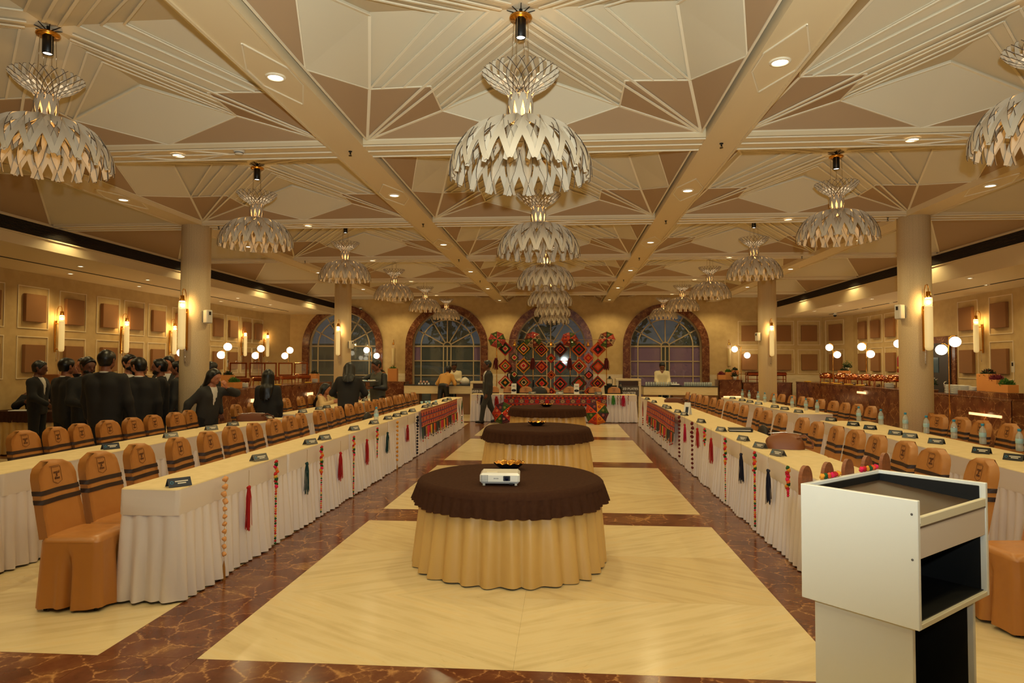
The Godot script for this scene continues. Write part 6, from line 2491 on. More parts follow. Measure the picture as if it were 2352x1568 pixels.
func build_counters() -> void:
	# left buffet along the left side
	var c := marble_counter("buffet_counter", "long brown marble buffet counter on the left behind the tables", V(-7.37, 0, 13.6), V(-7.37, 0, 21.2), 0.75, 1.0, M.brown_counter, Vector3(-1, 0, 0))
	niche_light(c, V(-7.366, 0.685, 15.78) - c.position, Vector3(0.012, 0.10, 0.40), Vector3(1, 0, 0))
	niche_light(c, V(-7.366, 0.685, 19.35) - c.position, Vector3(0.012, 0.10, 0.45), Vector3(1, 0, 0))
	var i := 0
	for d in [16.0, 17.05, 17.75, 18.85, 20.0]:
		chafing_open(V(-7.85, 1.003, d), PI / 2 - 0.9, "copper framed chafing dish with open lid on the left buffet, %s from the viewpoint" % ORD[i])
		i += 1
	planter(V(-7.62, 1.003, 15.25), Vector3(0.42, 0.14, 0.2), PI / 2, 0, "light wood box of bright green herbs on the left buffet", 3)
	planter(V(-7.92, 1.003, 15.55), Vector3(0.26, 0.30, 0.22), PI / 2, 1, "tall light wood box with dark leaves on the left buffet", 4)
	planter(V(-7.75, 1.003, 20.7), Vector3(0.30, 0.26, 0.22), PI / 2, 1, "tall light wood box at the far end of the left buffet", 5)
	stack_of("plate", "plate", V(-7.60, 1.003, 15.72), 0.10, 6, 0.018, "white plate in the near stack on the left buffet", "white plates stacked on the left buffet")
	stack_of("plate", "plate", V(-7.60, 1.003, 20.35), 0.10, 6, 0.018, "white plate in the far stack on the left buffet", "white plates stacked on the left buffet")
	i = 0
	for d in [14.75, 17.4, 19.6]:
		cloth_pad(V(-7.52, 1.003, d), "folded yellow cloth on the left buffet edge, %s from the viewpoint" % ORD[i])
		i += 1
	i = 0
	for d in [13.95, 14.08, 14.21, 14.34]:
		cup(V(-7.52, 1.003, d), "white cup at the near end of the left buffet, %s from the viewpoint" % ORD[i], "white cups on the left buffet")
		i += 1
	var pan := thing("shallow_pan", "wide shallow steel pan at the near end of the left buffet", "pan", V(-7.78, 1.003, 14.5))
	var st := ns()
	lathe(st, [Vector2(0, 0.10), Vector2(0.12, 0.10), Vector2(0.22, 0.15), Vector2(0.235, 0.155), Vector2(0.215, 0.16), Vector2(0.12, 0.115), Vector2(0, 0.115)], 28)
	obj("pan", st, M.steel, pan)
	st = ns()
	lathe(st, [Vector2(0, 0.0), Vector2(0.14, 0.0), Vector2(0.13, 0.10), Vector2(0, 0.10)], 20)
	obj("stand", st, M.black, pan)
	# second left counter by the windows
	c = marble_counter("buffet_counter", "short brown marble counter under the far left windows", V(-6.4, 0, 21.6), V(-5.1, 0, 21.6), 0.6, 1.0, M.brown_counter, Vector3(0, 0, -1))
	planter(V(-5.95, 1.003, 21.8), Vector3(0.28, 0.30, 0.2), 0.0, 1, "light wood box of flowers on the short far left counter", 6)
	planter(V(-5.55, 1.003, 21.85), Vector3(0.30, 0.42, 0.2), 0.0, 0, "tall light wood box of green herbs on the short far left counter", 7)
	# cream counters at the far end
	for k in 2:
		var x0: float = [-4.98, 2.44][k]
		var x1: float = [-2.88, 4.66][k]
		var t := thing("service_counter", "cream stone service counter at the far end, %s of the head table" % ["left", "right"][k], "counter", V((x0 + x1) / 2, 0, 21.0))
		var L := x1 - x0
		st = ns()
		box(st, Vector3(0, 0.77, -0.3), Vector3(L, 0.25, 0.6), Basis.IDENTITY, 0.004)
		obj("stone_apron", st, M.cream_counter, t)
		st = ns()
		box(st, Vector3(0, 0.905, -0.3), Vector3(L + 0.03, 0.02, 0.63))
		obj("dark_top", st, M.leather_dark, t)
		for q in 3:
			st = ns()
			box(st, Vector3(-L / 2 + 0.25 + q * (L - 0.5) / 2, 0.32, -0.32), Vector3(0.42, 0.64, 0.45), Basis.IDENTITY, 0.004)
			obj("pedestal", st, M.sign_wood, t)
	# things on them
	i = 0
	for x in [-4.55, -4.45, -4.35, -4.25, -4.50, -4.40, -4.30]:
		var row := 0 if i < 4 else 1
		var t := thing("upturned_cup", "white cup stacked upside down on the left service counter, %s one" % COUNT[i], "cup", V(x, 0.916 + 0.062 * row, 21.25), 0.0, "cups stacked on the left service counter")
		st = ns()
		lathe(st, [Vector2(0, 0.06), Vector2(0.025, 0.06), Vector2(0.042, 0.0), Vector2(0.038, 0.0), Vector2(0, 0.05)], 14)
		obj("cup", st, M.white if row == 0 else M.pinkish, t)
		i += 1
	i = 0
	for x in [-3.98, -3.80, -3.62, -3.40]:
		var t := thing("menu_card", "small white card standing on the left service counter, %s from the left" % COUNT[i], "card", V(x, 0.916, 21.2), 0.0, "cards on the left service counter")
		st = ns()
		box(st, Vector3(0, 0.035, 0), Vector3(0.10, 0.07, 0.012), Basis(Vector3.RIGHT, -0.15), 0.002)
		obj("card", st, M.offwhite, t)
		i += 1
	var sack := thing("cloth_sack", "white cloth sack on the left service counter by the serving man", "sack", V(-3.10, 0.916, 21.3))
	st = ns()
	var rows := []
	for k in 9:
		var v := k / 8.0
		var ring := PackedVector3Array()
		for j in 20:
			var a := TAU * j / 20
			var rr := 0.15 * sin(PI * (0.2 + v * 0.72)) * (1.0 + 0.10 * sin(j * 2.1 + k) * v)
			ring.append(Vector3(cos(a) * rr, v * 0.24, sin(a) * rr))
		rows.append(ring)
	grid(st, rows, true)
	fan(st, rows[8], Vector3(0, 0.25, 0))
	obj("cloth", st, M.offwhite, sack)
	st = ns()
	for k in 3:
		tube(st, [Vector3(-0.12 + k * 0.005, 0.05 + k * 0.02, 0.085), Vector3(-0.08, 0.16, 0.10)], 0.008, 0.008, 6)
	obj("red_stripe", st, M.red_pom, sack)
	i = 0
	for k in 26:
		var x := 2.55 + (k % 13) * 0.075 if k < 13 else 3.72 + (k % 13) * 0.065
		var t := thing("water_glass", "clear upturned glass on the right service counter, %s block, number along the row %s" % ["left" if k < 13 else "right", ORD[k % 13]], "glass", V(x, 0.916, 21.2), 0.0, "glasses on the right service counter")
		st = ns()
		lathe(st, [Vector2(0, 0.12), Vector2(0.028, 0.12), Vector2(0.034, 0.0), Vector2(0.031, 0.0), Vector2(0.025, 0.112), Vector2(0, 0.112)], 12)
		obj("glass", st, M.bottle_body, t)
	var tray := thing("napkin_tray", "dark tray of folded napkins before the waiter on the right counter", "tray", V(3.42, 0.916, 21.15))
	st = ns()
	box(st, Vector3(0, 0.012, 0), Vector3(0.34, 0.024, 0.24), Basis.IDENTITY, 0.006)
	obj("tray", st, M.black, tray)
	st = ns()
	box(st, Vector3(0, 0.045, 0), Vector3(0.24, 0.04, 0.15), Basis.IDENTITY, 0.012)
	obj("napkins", st, M.white, tray)
	# used plates pedestals with their signs
	pedestal(V(-2.45, 0, 20.3), 0.62, 1.06, "tan stone used plates pedestal with sign, left of the head table")
	pedestal(V(1.92, 0, 20.55), 0.74, 1.15, "tan stone used plates pedestal with sign, right of the head table")
	# right buffet
	c = marble_counter("buffet_counter", "brown marble counter with planters along the far right back wall", V(4.98, 0, 22.3), V(5.72, 0, 22.3), 0.55, 1.09, M.brown_counter, Vector3(0, 0, -1))
	niche_light(c, V(5.40, 0.53, 22.29) - c.position, Vector3(0.55, 0.07, 0.012), Vector3(0, 0, 1))
	c = marble_counter("buffet_counter", "brown marble counter with metal chafing stands, far right back wall", V(5.73, 0, 22.3), V(7.28, 0, 22.3), 0.55, 1.01, M.brown_counter, Vector3(0, 0, -1))
	c = marble_counter("buffet_counter", "long brown marble buffet counter on the right with domed copper dishes", V(7.3, 0, 22.0), V(7.3, 0, 15.3), 0.75, 1.05, M.brown_counter, Vector3(1, 0, 0))
	niche_light(c, V(7.296, 0.90, 17.3) - c.position, Vector3(0.012, 0.05, 0.5), Vector3(-1, 0, 0))
	i = 0
	for d in [20.6, 19.55, 18.75, 18.05, 17.35, 16.6]:
		chafing_round(V(7.72, 1.053, d), -PI / 2, "round copper chafing dish with domed lid on the right buffet, %s from the far end" % COUNT[i])
		i += 1
	i = 0
	for d in [21.4, 20.0, 19.1, 18.4, 17.7]:
		cloth_pad(V(7.44, 1.053, d), "folded yellow cloth on the right buffet edge, %s from the far end" % COUNT[i])
		i += 1
	planter(V(7.80, 1.053, 15.55), Vector3(0.46, 0.17, 0.22), PI / 2, 0, "light wood box of green herbs at the near end of the long right buffet", 13)
	planter(V(7.85, 1.053, 16.05), Vector3(0.36, 0.30, 0.22), PI / 2, 1, "tall light wood box of reddish leaves on the long right buffet", 14)
	planter(V(7.95, 1.053, 19.95), Vector3(0.34, 0.36, 0.22), PI / 2, 1, "tall light wood box behind the first domed dishes, right buffet", 15)
	stack_of("plate", "plate", V(7.52, 1.053, 16.35), 0.11, 6, 0.018, "white plate stacked on the long right buffet", "white plates on the right buffet")
	flower_pot(V(8.02, 1.053, 20.75), "white pot of orange flowers behind the domed dishes, nearer the ground", M.petal_orange, 1)
	flower_pot(V(8.05, 1.40, 20.0), "white pot of green leaves on the tall box, right buffet", M.leaf_bright, 2)
	flower_pot(V(8.02, 1.42, 16.05), "white pot of pink flowers on the tall box near the column, right buffet", M.petal_pink, 3)
	flower_pot(V(7.98, 1.053, 15.45), "white pot of pale flowers behind the green herb box, right buffet", M.offwhite, 4)
	planter(V(5.12, 1.093, 22.55), Vector3(0.24, 0.15, 0.2), 0, 2, "low light wood box with dark pink flowers on the far right back counter", 16)
	planter(V(5.36, 1.093, 22.62), Vector3(0.20, 0.24, 0.18), 0, 0, "light wood box with low herbs on the far right back counter", 17)
	planter(V(5.58, 1.093, 22.66), Vector3(0.20, 0.30, 0.18), 0, 1, "tallest light wood box on the far right back counter", 18)
	flower_pot(V(5.52, 1.093, 22.42), "white pot of pink flowers on the far right back counter", M.petal_pink, 5)
	for k in 2:
		var t := thing("chafing_stand", "square copper chafing stand on the back counter, %s the far right column" % ["left of", "right of"][k], "chafing dish", V([6.12, 6.95][k], 1.013, 22.58), 0.0, "square copper chafing stands")
		st = ns()
		box(st, Vector3(0, 0.26, 0), Vector3(0.42, 0.12, 0.32), Basis.IDENTITY, 0.03)
		obj("pan", st, M.copper, t)
		st = ns()
		box(st, Vector3(0, 0.345, 0), Vector3(0.46, 0.025, 0.36), Basis.IDENTITY, 0.01)
		obj("lid", st, M.steel, t)
		for x in [-0.18, 0.18]:
			for z in [-0.13, 0.13]:
				st = ns()
				tube(st, [Vector3(x, 0.22, z), Vector3(x, 0.0, z)], 0.016, 0.016, 8)
				obj("leg", st, M.copper, t)
		st = ns()
		box(st, Vector3(0, 0.09, 0), Vector3(0.34, 0.02, 0.24))
		obj("shelf", st, M.copper, t)
	# near right block
	c = marble_counter("buffet_counter", "near brown marble counter on the right with stacked plates and planters", V(7.62, 0, 15.1), V(7.62, 0, 12.2), 0.75, 1.0, M.brown_counter, Vector3(1, 0, 0))
	niche_light(c, V(7.612, 0.68, 12.95) - c.position, Vector3(0.012, 0.045, 0.95), Vector3(-1, 0, 0))
	st = ns()
	box(st, V(7.75, 1.05, 13.05) - c.position, Vector3(0.26, 0.10, 1.5), Basis.IDENTITY, 0.004)
	obj("raised_shelf", st, M.brown_counter, c)
	planter(V(7.80, 1.103, 13.15), Vector3(0.36, 0.32, 0.2), PI / 2, 1, "tall light wood box of dark leaves on the near right counter", 21)
	planter(V(7.74, 1.103, 12.80), Vector3(0.30, 0.22, 0.2), PI / 2, 2, "light wood box of dark red leaves on the near right counter", 22)
	planter(V(7.72, 1.103, 12.48), Vector3(0.32, 0.14, 0.18), PI / 2, 0, "low light wood box of bright green herbs on the near right counter", 23)
	for q in 3:
		stack_of("plate", "plate", V(7.85, 1.003, 14.45 - q * 0.24), 0.115, 10, 0.018, "white dinner plate in stack %s of the near right counter" % ["one", "two", "three"][q], "white plate stacks on the near right counter")
	stack_of("plate", "plate", V(7.70, 1.103, 13.42), 0.08, 4, 0.018, "small white plate on the raised shelf of the near right counter", "small plates on the raised shelf")

func cloth_pad(at: Vector3, label: String) -> void:
	var t := thing("folded_cloth", label, "cloth", at, 0.0, "folded yellow cloths on the buffets")
	var st := ns()
	box(st, Vector3(0, 0.014, 0), Vector3(0.14, 0.028, 0.26), Basis.IDENTITY, 0.01)
	obj("cloth", st, M.yellow_cloth, t)

func cup(at: Vector3, label: String, group: String) -> void:
	var t := thing("cup", label, "cup", at, 0.0, group)
	var st := ns()
	lathe(st, [Vector2(0, 0), Vector2(0.03, 0), Vector2(0.04, 0.09), Vector2(0.036, 0.09), Vector2(0.027, 0.006), Vector2(0, 0.006)], 16)
	obj("bowl", st, M.white, t)
	st = ns()
	tube(st, [Vector3(0.036, 0.075, 0), Vector3(0.06, 0.065, 0), Vector3(0.058, 0.03, 0), Vector3(0.033, 0.022, 0)], 0.005, 0.005, 6)
	obj("handle", st, M.white, t)

func pedestal(at: Vector3, w: float, h: float, label: String) -> void:
	var t := thing("pedestal", label, "pedestal", at)
	var st := ns()
	box(st, Vector3(0, h - 0.03, 0), Vector3(w, 0.06, 0.5), Basis.IDENTITY, 0.004)
	obj("top", st, M.cream_counter, t)
	for s in [-1.0, 1.0]:
		st = ns()
		box(st, Vector3(s * (w / 2 - 0.04), (h - 0.06) / 2, 0), Vector3(0.08, h - 0.06, 0.46), Basis.IDENTITY, 0.004)
		obj("side", st, M.cream_counter, t)
	st = ns()
	box(st, Vector3(0, (h - 0.06) / 2, -0.12), Vector3(w - 0.16, h - 0.06, 0.2))
	obj("core", st, M.sign_wood, t)
	st = ns()
	box(st, Vector3(0, h - 0.36, 0.24), Vector3(w * 0.82, 0.30, 0.02))
	var board := obj("sign_board", st, M.sign, t)
	for k in 2:
		var tm := inst("lettering", text_mesh(["USED PLATES", "COUNTER"][k], 0.092, 0.003), M.white, board)
		tm.position = Vector3(0, h - 0.295 - 0.125 * k, 0.252)

# ---------------------------------------------------------------- globe lamps
func globe_lamp(foot: Vector3, ya: float, yb: float, dxa: float, dxb: float, base_y: float, label: String) -> void:
	var t := thing("globe_lamp", label, "lamp", foot, 0.0, "brass lamps with two opal globes")
	var st := ns()
	tube(st, [Vector3(0, base_y, 0), Vector3(0, ya + 0.09, 0)], 0.012, 0.010, 8)
	obj("pole", st, M.brass, t)
	st = ns()
	lathe(st, [Vector2(0, base_y), Vector2(0.12, base_y), Vector2(0.118, base_y + 0.015), Vector2(0.02, base_y + 0.025), Vector2(0, base_y + 0.025)], 24)
	obj("base", st, M.brass, t)
	for k in 2:
		var y: float = [ya, yb][k]
		var dx: float = [dxa, dxb][k]
		st = ns()
		tube(st, [Vector3(0, y + 0.06, 0), Vector3(dx * 0.5, y + 0.115, 0), Vector3(dx, y + 0.118, 0), Vector3(dx, y + 0.09, 0)], 0.006, 0.006, 7)
		obj("arm", st, M.brass, t)
		st = ns()
		ball(st, Vector3(dx, y, 0), Vector3(0.1, 0.098, 0.1), 24, 14)
		obj("globe", st, M.globe, t)
		omni(t, Vector3(dx, y, 0), 0.17, Color(1.0, 0.90, 0.70), 0.09)

func build_globe_lamps() -> void:
	globe_lamp(V(-9.1, 0, 15.8), 2.02, 1.83, 0.13, -0.13, 0.0, "brass lamp with two opal globes on the left, nearest, mostly behind the column")
	globe_lamp(V(-8.62, 0, 16.75), 2.00, 1.79, 0.02 - 0.02 + 0.07, -0.10, 0.0, "brass lamp with two opal globes on the left, just right of the near column")
	globe_lamp(V(-8.72, 0, 18.9), 2.00, 1.80, 0.06, -0.10, 0.0, "brass lamp with two opal globes on the left, middle of the three behind the buffet")
	globe_lamp(V(-8.43, 0, 20.3), 1.98, 1.81, 0.05, -0.11, 0.0, "brass lamp with two opal globes on the left, farthest behind the buffet")
	globe_lamp(V(-6.45, 0, 22.5), 2.03, 1.84, -0.18, 0.17, 0.0, "brass lamp with two opal globes beside the leftmost window and far column")
	globe_lamp(V(5.80, 0, 22.75), 2.08, 1.88, -0.20, 0.20, 0.0, "brass lamp with two opal globes at the far right of the back wall")
	globe_lamp(V(7.78, 0, 20.3), 2.08, 1.87, -0.10, 0.12, 1.053, "brass lamp with two opal globes on the right buffet, farthest")
	globe_lamp(V(7.85, 0, 18.3), 2.05, 1.86, -0.11, 0.11, 1.053, "brass lamp with two opal globes on the right buffet, middle one")
	globe_lamp(V(8.28, 0, 17.3), 2.10, 1.88, -0.10, 0.12, 0.0, "brass lamp with two opal globes behind the right buffet, cut by the near column")
	globe_lamp(V(7.25, 0, 13.4), 2.02, 1.87, 0.12, -0.13, 0.0, "brass lamp with two opal globes just right of the near right column")

# ---------------------------------------------------------------- small things on walls and columns
func build_small_wall_things() -> void:
	var i := 0
	for q in [[V(-5.58, 2.28, 9.91), Vector3(0.94, 0, 0.34), "near left column", 0.215], [V(4.92, 2.32, 9.91), Vector3(-0.94, 0, 0.34), "near right column", 0.215], [V(-5.58, 2.05, 16.84), Vector3(0.94, 0, 0.34), "far left column", 0.215], [V(4.92, 2.25, 16.84), Vector3(-0.94, 0, 0.34), "far right column", 0.215], [V(LEFT, 2.15, 11.0 - 0.58), Vector3(1, 0, 0), "left wall near the picture edge", 0.002]]:
		var o: Vector3 = (q[1] as Vector3).normalized()
		var t := thing("wall_speaker", "white box speaker mounted on the " + q[2], "speaker", q[0] + o * q[3], 0.0, "white box speakers")
		var b := Basis(Vector3.UP.cross(o), Vector3.UP, o)
		var st := ns()
		box(st, o * 0.05, Vector3(0.11, 0.20, 0.09), b, 0.012)
		obj("case", st, M.offwhite, t)
		st = ns()
		box(st, o * 0.004, Vector3(0.12, 0.17, 0.012), b)
		obj("bracket", st, M.grey, t)
		st = ns()
		box(st, o * 0.097 + Vector3(0, 0.05, 0), Vector3(0.035, 0.05, 0.004), b, 0.001)
		obj("dark_panel", st, M.black, t)
	for q in [[-5.35, 9.91 - 3.46, "inner left"], [1.48, 6.4458, "inner right"]]:
		pass
	i = 0
	for k in 4:
		for r in 4:
			var t := thing("sprinkler", "small brass sprinkler head under the %s beam crossing, %s" % [["outer left", "inner left", "inner right", "outer right"][k], ORD[r]], "sprinkler", V(BEAM_X[k] + (0.35 if k == 0 else -0.35 if k == 3 else 0.0), HC, ROW_FIRST + ROW * r), 0.0, "ceiling sprinkler heads")
			var st := ns()
			lathe(st, [Vector2(0, 0), Vector2(0.018, 0), Vector2(0.018, -0.008), Vector2(0.007, -0.01), Vector2(0.007, -0.03), Vector2(0.0, -0.03)], 12)
			obj("body", st, M.dark_metal, t)
			st = ns()
			lathe(st, [Vector2(0, -0.042), Vector2(0.017, -0.042), Vector2(0.017, -0.045), Vector2(0, -0.045)], 12)
			tube(st, [Vector3(0.007, -0.02, 0), Vector3(0.01, -0.032, 0), Vector3(0.0, -0.043, 0)], 0.002, 0.002, 4)
			obj("deflector", st, M.dark_metal, t)
	for q in [[-3.16, 6.35, "left bay"], [3.95, 6.44, "right bay"]]:
		var t := thing("smoke_detector", "white ceiling smoke detector on the nearest cross beam, " + q[2], "detector", V(q[0], HC, q[1]), 0.0, "smoke detectors")
		var st := ns()
		lathe(st, [Vector2(0, -0.04), Vector2(0.035, -0.04), Vector2(0.04, -0.028), Vector2(0.042, -0.02), Vector2(0.052, -0.018), Vector2(0.054, 0)], 24)
		obj("case", st, M.offwhite, t)
		st = ns()
		lathe(st, [Vector2(0.0395, -0.03), Vector2(0.0425, -0.022), Vector2(0.0395, -0.022)], 24)
		obj("vent_slot", st, M.grey, t)
	i = 0
	for q in [[V(-6.98, 3.48, 22.96), "back wall above the leftmost window, dark dome"], [V(8.2, 3.10, 21.2), "low right ceiling near the far corner"]]:
		var t := thing("security_camera", "small dark dome security camera on the " + q[1], "camera", q[0], 0.0, "security cameras")
		var st := ns()
		ball(st, Vector3(0, -0.03, 0), Vector3(0.045, 0.045, 0.045), 14, 8)
		obj("dome", st, M.black, t)
		st = ns()
		lathe(st, [Vector2(0, 0.03), Vector2(0.055, 0.03), Vector2(0.055, -0.015), Vector2(0, -0.015)], 18)
		obj("mount", st, M.offwhite, t)
	# door and fire extinguisher on the right wall
	var dr := struct_node("door_1")
	dr.position = V(RIGHT, 0, 17.05)
	var st := ns()
	box(st, Vector3(-0.02, 1.13, 0), Vector3(0.04, 2.26, 1.5), Basis.IDENTITY, 0.003)
	obj("stone_frame", st, M.brown_arch, dr)
	st = ns()
	box(st, Vector3(-0.05, 1.05, 0), Vector3(0.04, 2.1, 1.16), Basis.IDENTITY, 0.003)
	var leaf := obj("door_leaf", st, mat(Color(0.18, 0.14, 0.11), 0.5), dr)
	st = ns()
	box(st, Vector3(-0.074, 1.58, -0.18), Vector3(0.012, 0.36, 0.6))
	obj("vision_panel", st, mat(Color(0.20, 0.30, 0.36), 0.1), leaf)
	st = ns()
	tube(st, [Vector3(-0.08, 0.9, 0.45), Vector3(-0.13, 0.93, 0.45), Vector3(-0.13, 1.17, 0.45), Vector3(-0.08, 1.2, 0.45)], 0.012, 0.012, 8)
	obj("door_handle", st, M.steel, leaf)
	var fe := thing("fire_extinguisher", "red fire extinguisher on the right wall just left of the near column", "extinguisher", V(RIGHT - 0.09, 1.38, 18.75))
	st = ns()
	lathe(st, [Vector2(0, 0), Vector2(0.07, 0.0), Vector2(0.075, 0.02), Vector2(0.075, 0.38), Vector2(0.05, 0.43), Vector2(0.025, 0.45), Vector2(0, 0.45)], 20)
	obj("cylinder", st, M.fire_red, fe)
	st = ns()
	lathe(st, [Vector2(0.076, 0.10), Vector2(0.0765, 0.105), Vector2(0.0765, 0.15), Vector2(0.076, 0.155)], 20)
	obj("label_band", st, M.yellow_cloth, fe)
	st = ns()
	box(st, Vector3(0, 0.48, 0), Vector3(0.03, 0.05, 0.05), Basis.IDENTITY, 0.004)
	tube(st, [Vector3(0, 0.49, 0.02), Vector3(-0.03, 0.52, 0.10)], 0.008, 0.008, 6)
	tube(st, [Vector3(0, 0.47, -0.02), Vector3(0, 0.44, -0.09), Vector3(0, 0.2, -0.1)], 0.009, 0.009, 6)
	obj("valve", st, M.black, fe)
	i = 0
	for q in [[V(LEFT, 1.58, 19.6), Vector3(1, 0, 0), "left wall by a sconce"], [V(RIGHT, 1.55, 14.35), Vector3(-1, 0, 0), "right wall by the sconce"]]:
		var t := thing("wall_switch", "small dark and white switch plate on the " + q[2], "switch", q[0], 0.0, "wall switch plates")
		var b := Basis(Vector3.UP.cross(q[1]), Vector3.UP, q[1])
		st = ns()
		box(st, q[1] * 0.006, Vector3(0.09, 0.22, 0.012), b, 0.003)
		obj("plate", st, M.offwhite, t)
		st = ns()
		box(st, q[1] * 0.015 + Vector3(0, 0.05, 0), Vector3(0.05, 0.07, 0.008), b, 0.002)
		obj("display", st, M.black, t)
	# registration table at the far left
	var rt := thing("registration_table", "table with brown top cloth and gold skirt at the left edge", "table", V(-9.28, 0, 11.2))
	st = ns()
	pleated(st, rounded_rect(0.57, 0.25, 0.04, 0), true, 0.60, 0.006, 0.12, 0.016, 0.05, 0.02, 71)
	obj("gold_skirt", st, M.gold_skirt, rt)
	st = ns()
	var l := rounded_rect(0.575, 0.255, 0.04, 0)
	var ra := PackedVector3Array(); var rb := PackedVector3Array()
	for p in l:
		ra.append(p * 0.985 + Vector3(0, 0.75, 0)); rb.append(p + Vector3(0, 0.742, 0))
	fan(st, ra, Vector3(0, 0.751, 0))
	grid(st, [ra, rb], true)
	obj("brown_top_cloth", st, M.brown_cloth, rt)
	st = ns()
	pleated(st, rounded_rect(0.58, 0.26, 0.04, 0), true, 0.742, 0.56, 0.08, 0.006, 0.025, 0.015, 72)
	obj("brown_frill", st, M.brown_cloth, rt)
	var pp := thing("paper_stack", "white papers on the registration table", "paper", V(-9.35, 0.752, 11.1), 0.2)
	st = ns()
	box(st, Vector3(0, 0.006, 0), Vector3(0.3, 0.012, 0.21), Basis.IDENTITY, 0.001)
	obj("sheets", st, M.white, pp)
	var cab := thing("wood_cabinet", "tan wooden cabinet against the left wall behind the group of men", "cabinet", V(LEFT + 0.22, 0, 12.75))
	st = ns()
	box(st, Vector3(0, 0.68, 0), Vector3(0.40, 1.36, 1.0), Basis.IDENTITY, 0.008)
	obj("body", st, M.cab_wood, cab)
	for s in [-1.0, 1.0]:
		st = ns()
		box(st, Vector3(0.208, 0.68, s * 0.245), Vector3(0.018, 1.26, 0.47), Basis.IDENTITY, 0.004)
		var dd := obj("door", st, M.cab_wood, cab)
		st = ns()
		tube(st, [Vector3(0.225, 0.62, s * 0.05), Vector3(0.225, 0.78, s * 0.05)], 0.007, 0.007, 6)
		obj("handle", st, M.brass, dd)

# ---------------------------------------------------------------- figures
# bones: [a, b, radius at a, radius at b]; joined with a smooth minimum and meshed as surface nets
func blob(st: SurfaceTool, bones: Array, cell: float, k: float, cuts: Array = []) -> void:
	var lo := Vector3.INF
	var hi := -Vector3.INF
	for b in bones:
		var r: float = maxf(b[2], b[3]) + cell * 2.0
		for p: Vector3 in [b[0], b[1]]:
			lo = lo.min(p - Vector3.ONE * r)
			hi = hi.max(p + Vector3.ONE * r)
	var nx := int(ceil((hi.x - lo.x) / cell)) + 1
	var ny := int(ceil((hi.y - lo.y) / cell)) + 1
	var nz := int(ceil((hi.z - lo.z) / cell)) + 1
	var f := PackedFloat32Array()
	f.resize(nx * ny * nz)
	f.fill(9.0)
	var sy := nx
	var sz := nx * ny
	for b in bones:
		var a: Vector3 = b[0]
		var ba: Vector3 = b[1] - a
		var ra: float = b[2]
		var dr: float = b[3] - ra
		var bb := maxf(ba.length_squared(), 1e-9)
		var m := maxf(ra, ra + dr) + k * 0.6 + cell * 1.6
		var q0 := ((a.min(b[1]) - Vector3.ONE * m - lo) / cell).floor()
		var q1 := ((a.max(b[1]) + Vector3.ONE * m - lo) / cell).ceil()
		var i0 := maxi(0, int(q0.x))
		var i1 := mini(nx - 1, int(q1.x))
		var j0 := maxi(0, int(q0.y))
		var j1 := mini(ny - 1, int(q1.y))
		for kz in range(maxi(0, int(q0.z)), mini(nz - 1, int(q1.z)) + 1):
			for j in range(j0, j1 + 1):
				var pa := lo + Vector3(i0, j, kz) * cell - a
				var idx := kz * sz + j * sy + i0
				for i in range(i0, i1 + 1):
					var h := clampf(pa.dot(ba) / bb, 0.0, 1.0)
					var d := (pa - ba * h).length() - ra - dr * h
					var o := f[idx]
					if o > 5.0:
						f[idx] = d
					else:
						var g := k - absf(d - o)
						f[idx] = minf(d, o) if g <= 0.0 else minf(d, o) - g * g * 0.25 / k
					pa.x += cell
					idx += 1
	for c in cuts:
		var n: Vector3 = c[0]
		for kz in nz:
			for j in ny:
				var idx := kz * sz + j * sy
				var v := (lo + Vector3(0, j, kz) * cell).dot(n) - float(c[1])
				var dv := n.x * cell
				for i in nx:
					if f[idx] < v:
						f[idx] = v
					v += dv
					idx += 1
	var at := PackedInt32Array()
	at.resize(nx * ny * nz)
	at.fill(-1)
	var vs := PackedVector3Array()
	var off := [0, 1, sy, sy + 1, sz, sz + 1, sz + sy, sz + sy + 1]
	var lim := cell * 2.2
	for kz in nz - 1:
		for j in ny - 1:
			var idx := kz * sz + j * sy - 1
			for i in nx - 1:
				idx += 1
				if absf(f[idx]) > lim:
					continue
				var mask := 0
				for q in 8:
					if f[idx + off[q]] < 0.0:
						mask |= 1 << q
				if mask == 0 or mask == 255:
					continue
				var sum := Vector3.ZERO
				var n := 0
				for e in [[0, 1], [2, 3], [4, 5], [6, 7], [0, 2], [1, 3], [4, 6], [5, 7], [0, 4], [1, 5], [2, 6], [3, 7]]:
					var e0: int = e[0]
					var e1: int = e[1]
					if (mask >> e0 & 1) != (mask >> e1 & 1):
						var v0 := f[idx + off[e0]]
						var v1 := f[idx + off[e1]]
						var t := v0 / (v0 - v1)
						sum += Vector3(e0 & 1, e0 >> 1 & 1, e0 >> 2).lerp(Vector3(e1 & 1, e1 >> 1 & 1, e1 >> 2), t)
						n += 1
				at[idx] = vs.size()
				vs.append(lo + (Vector3(i, j, kz) + sum / n) * cell)
	st.set_smooth_group(0)
	var steps := [1, sy, sz]
	for kz in range(1, nz - 1):
		for j in range(1, ny - 1):
			for i in range(1, nx - 1):
				var idx := kz * sz + j * sy + i
				if at[idx] < 0:
					continue
				var v0 := f[idx] < 0.0
				for ax in 3:
					if v0 == (f[idx + steps[ax]] < 0.0):
						continue
					var u: int = steps[(ax + 1) % 3]
					var w: int = steps[(ax + 2) % 3]
					var a := at[idx]
					var b := at[idx - u]
					var c := at[idx - u - w]
					var d := at[idx - w]
					if b < 0 or c < 0 or d < 0:
						continue
					if v0:
						for q in [a, c, b, a, d, c]:
							vtx(st, vs[q])
					else:
						for q in [a, b, c, a, c, d]:
							vtx(st, vs[q])

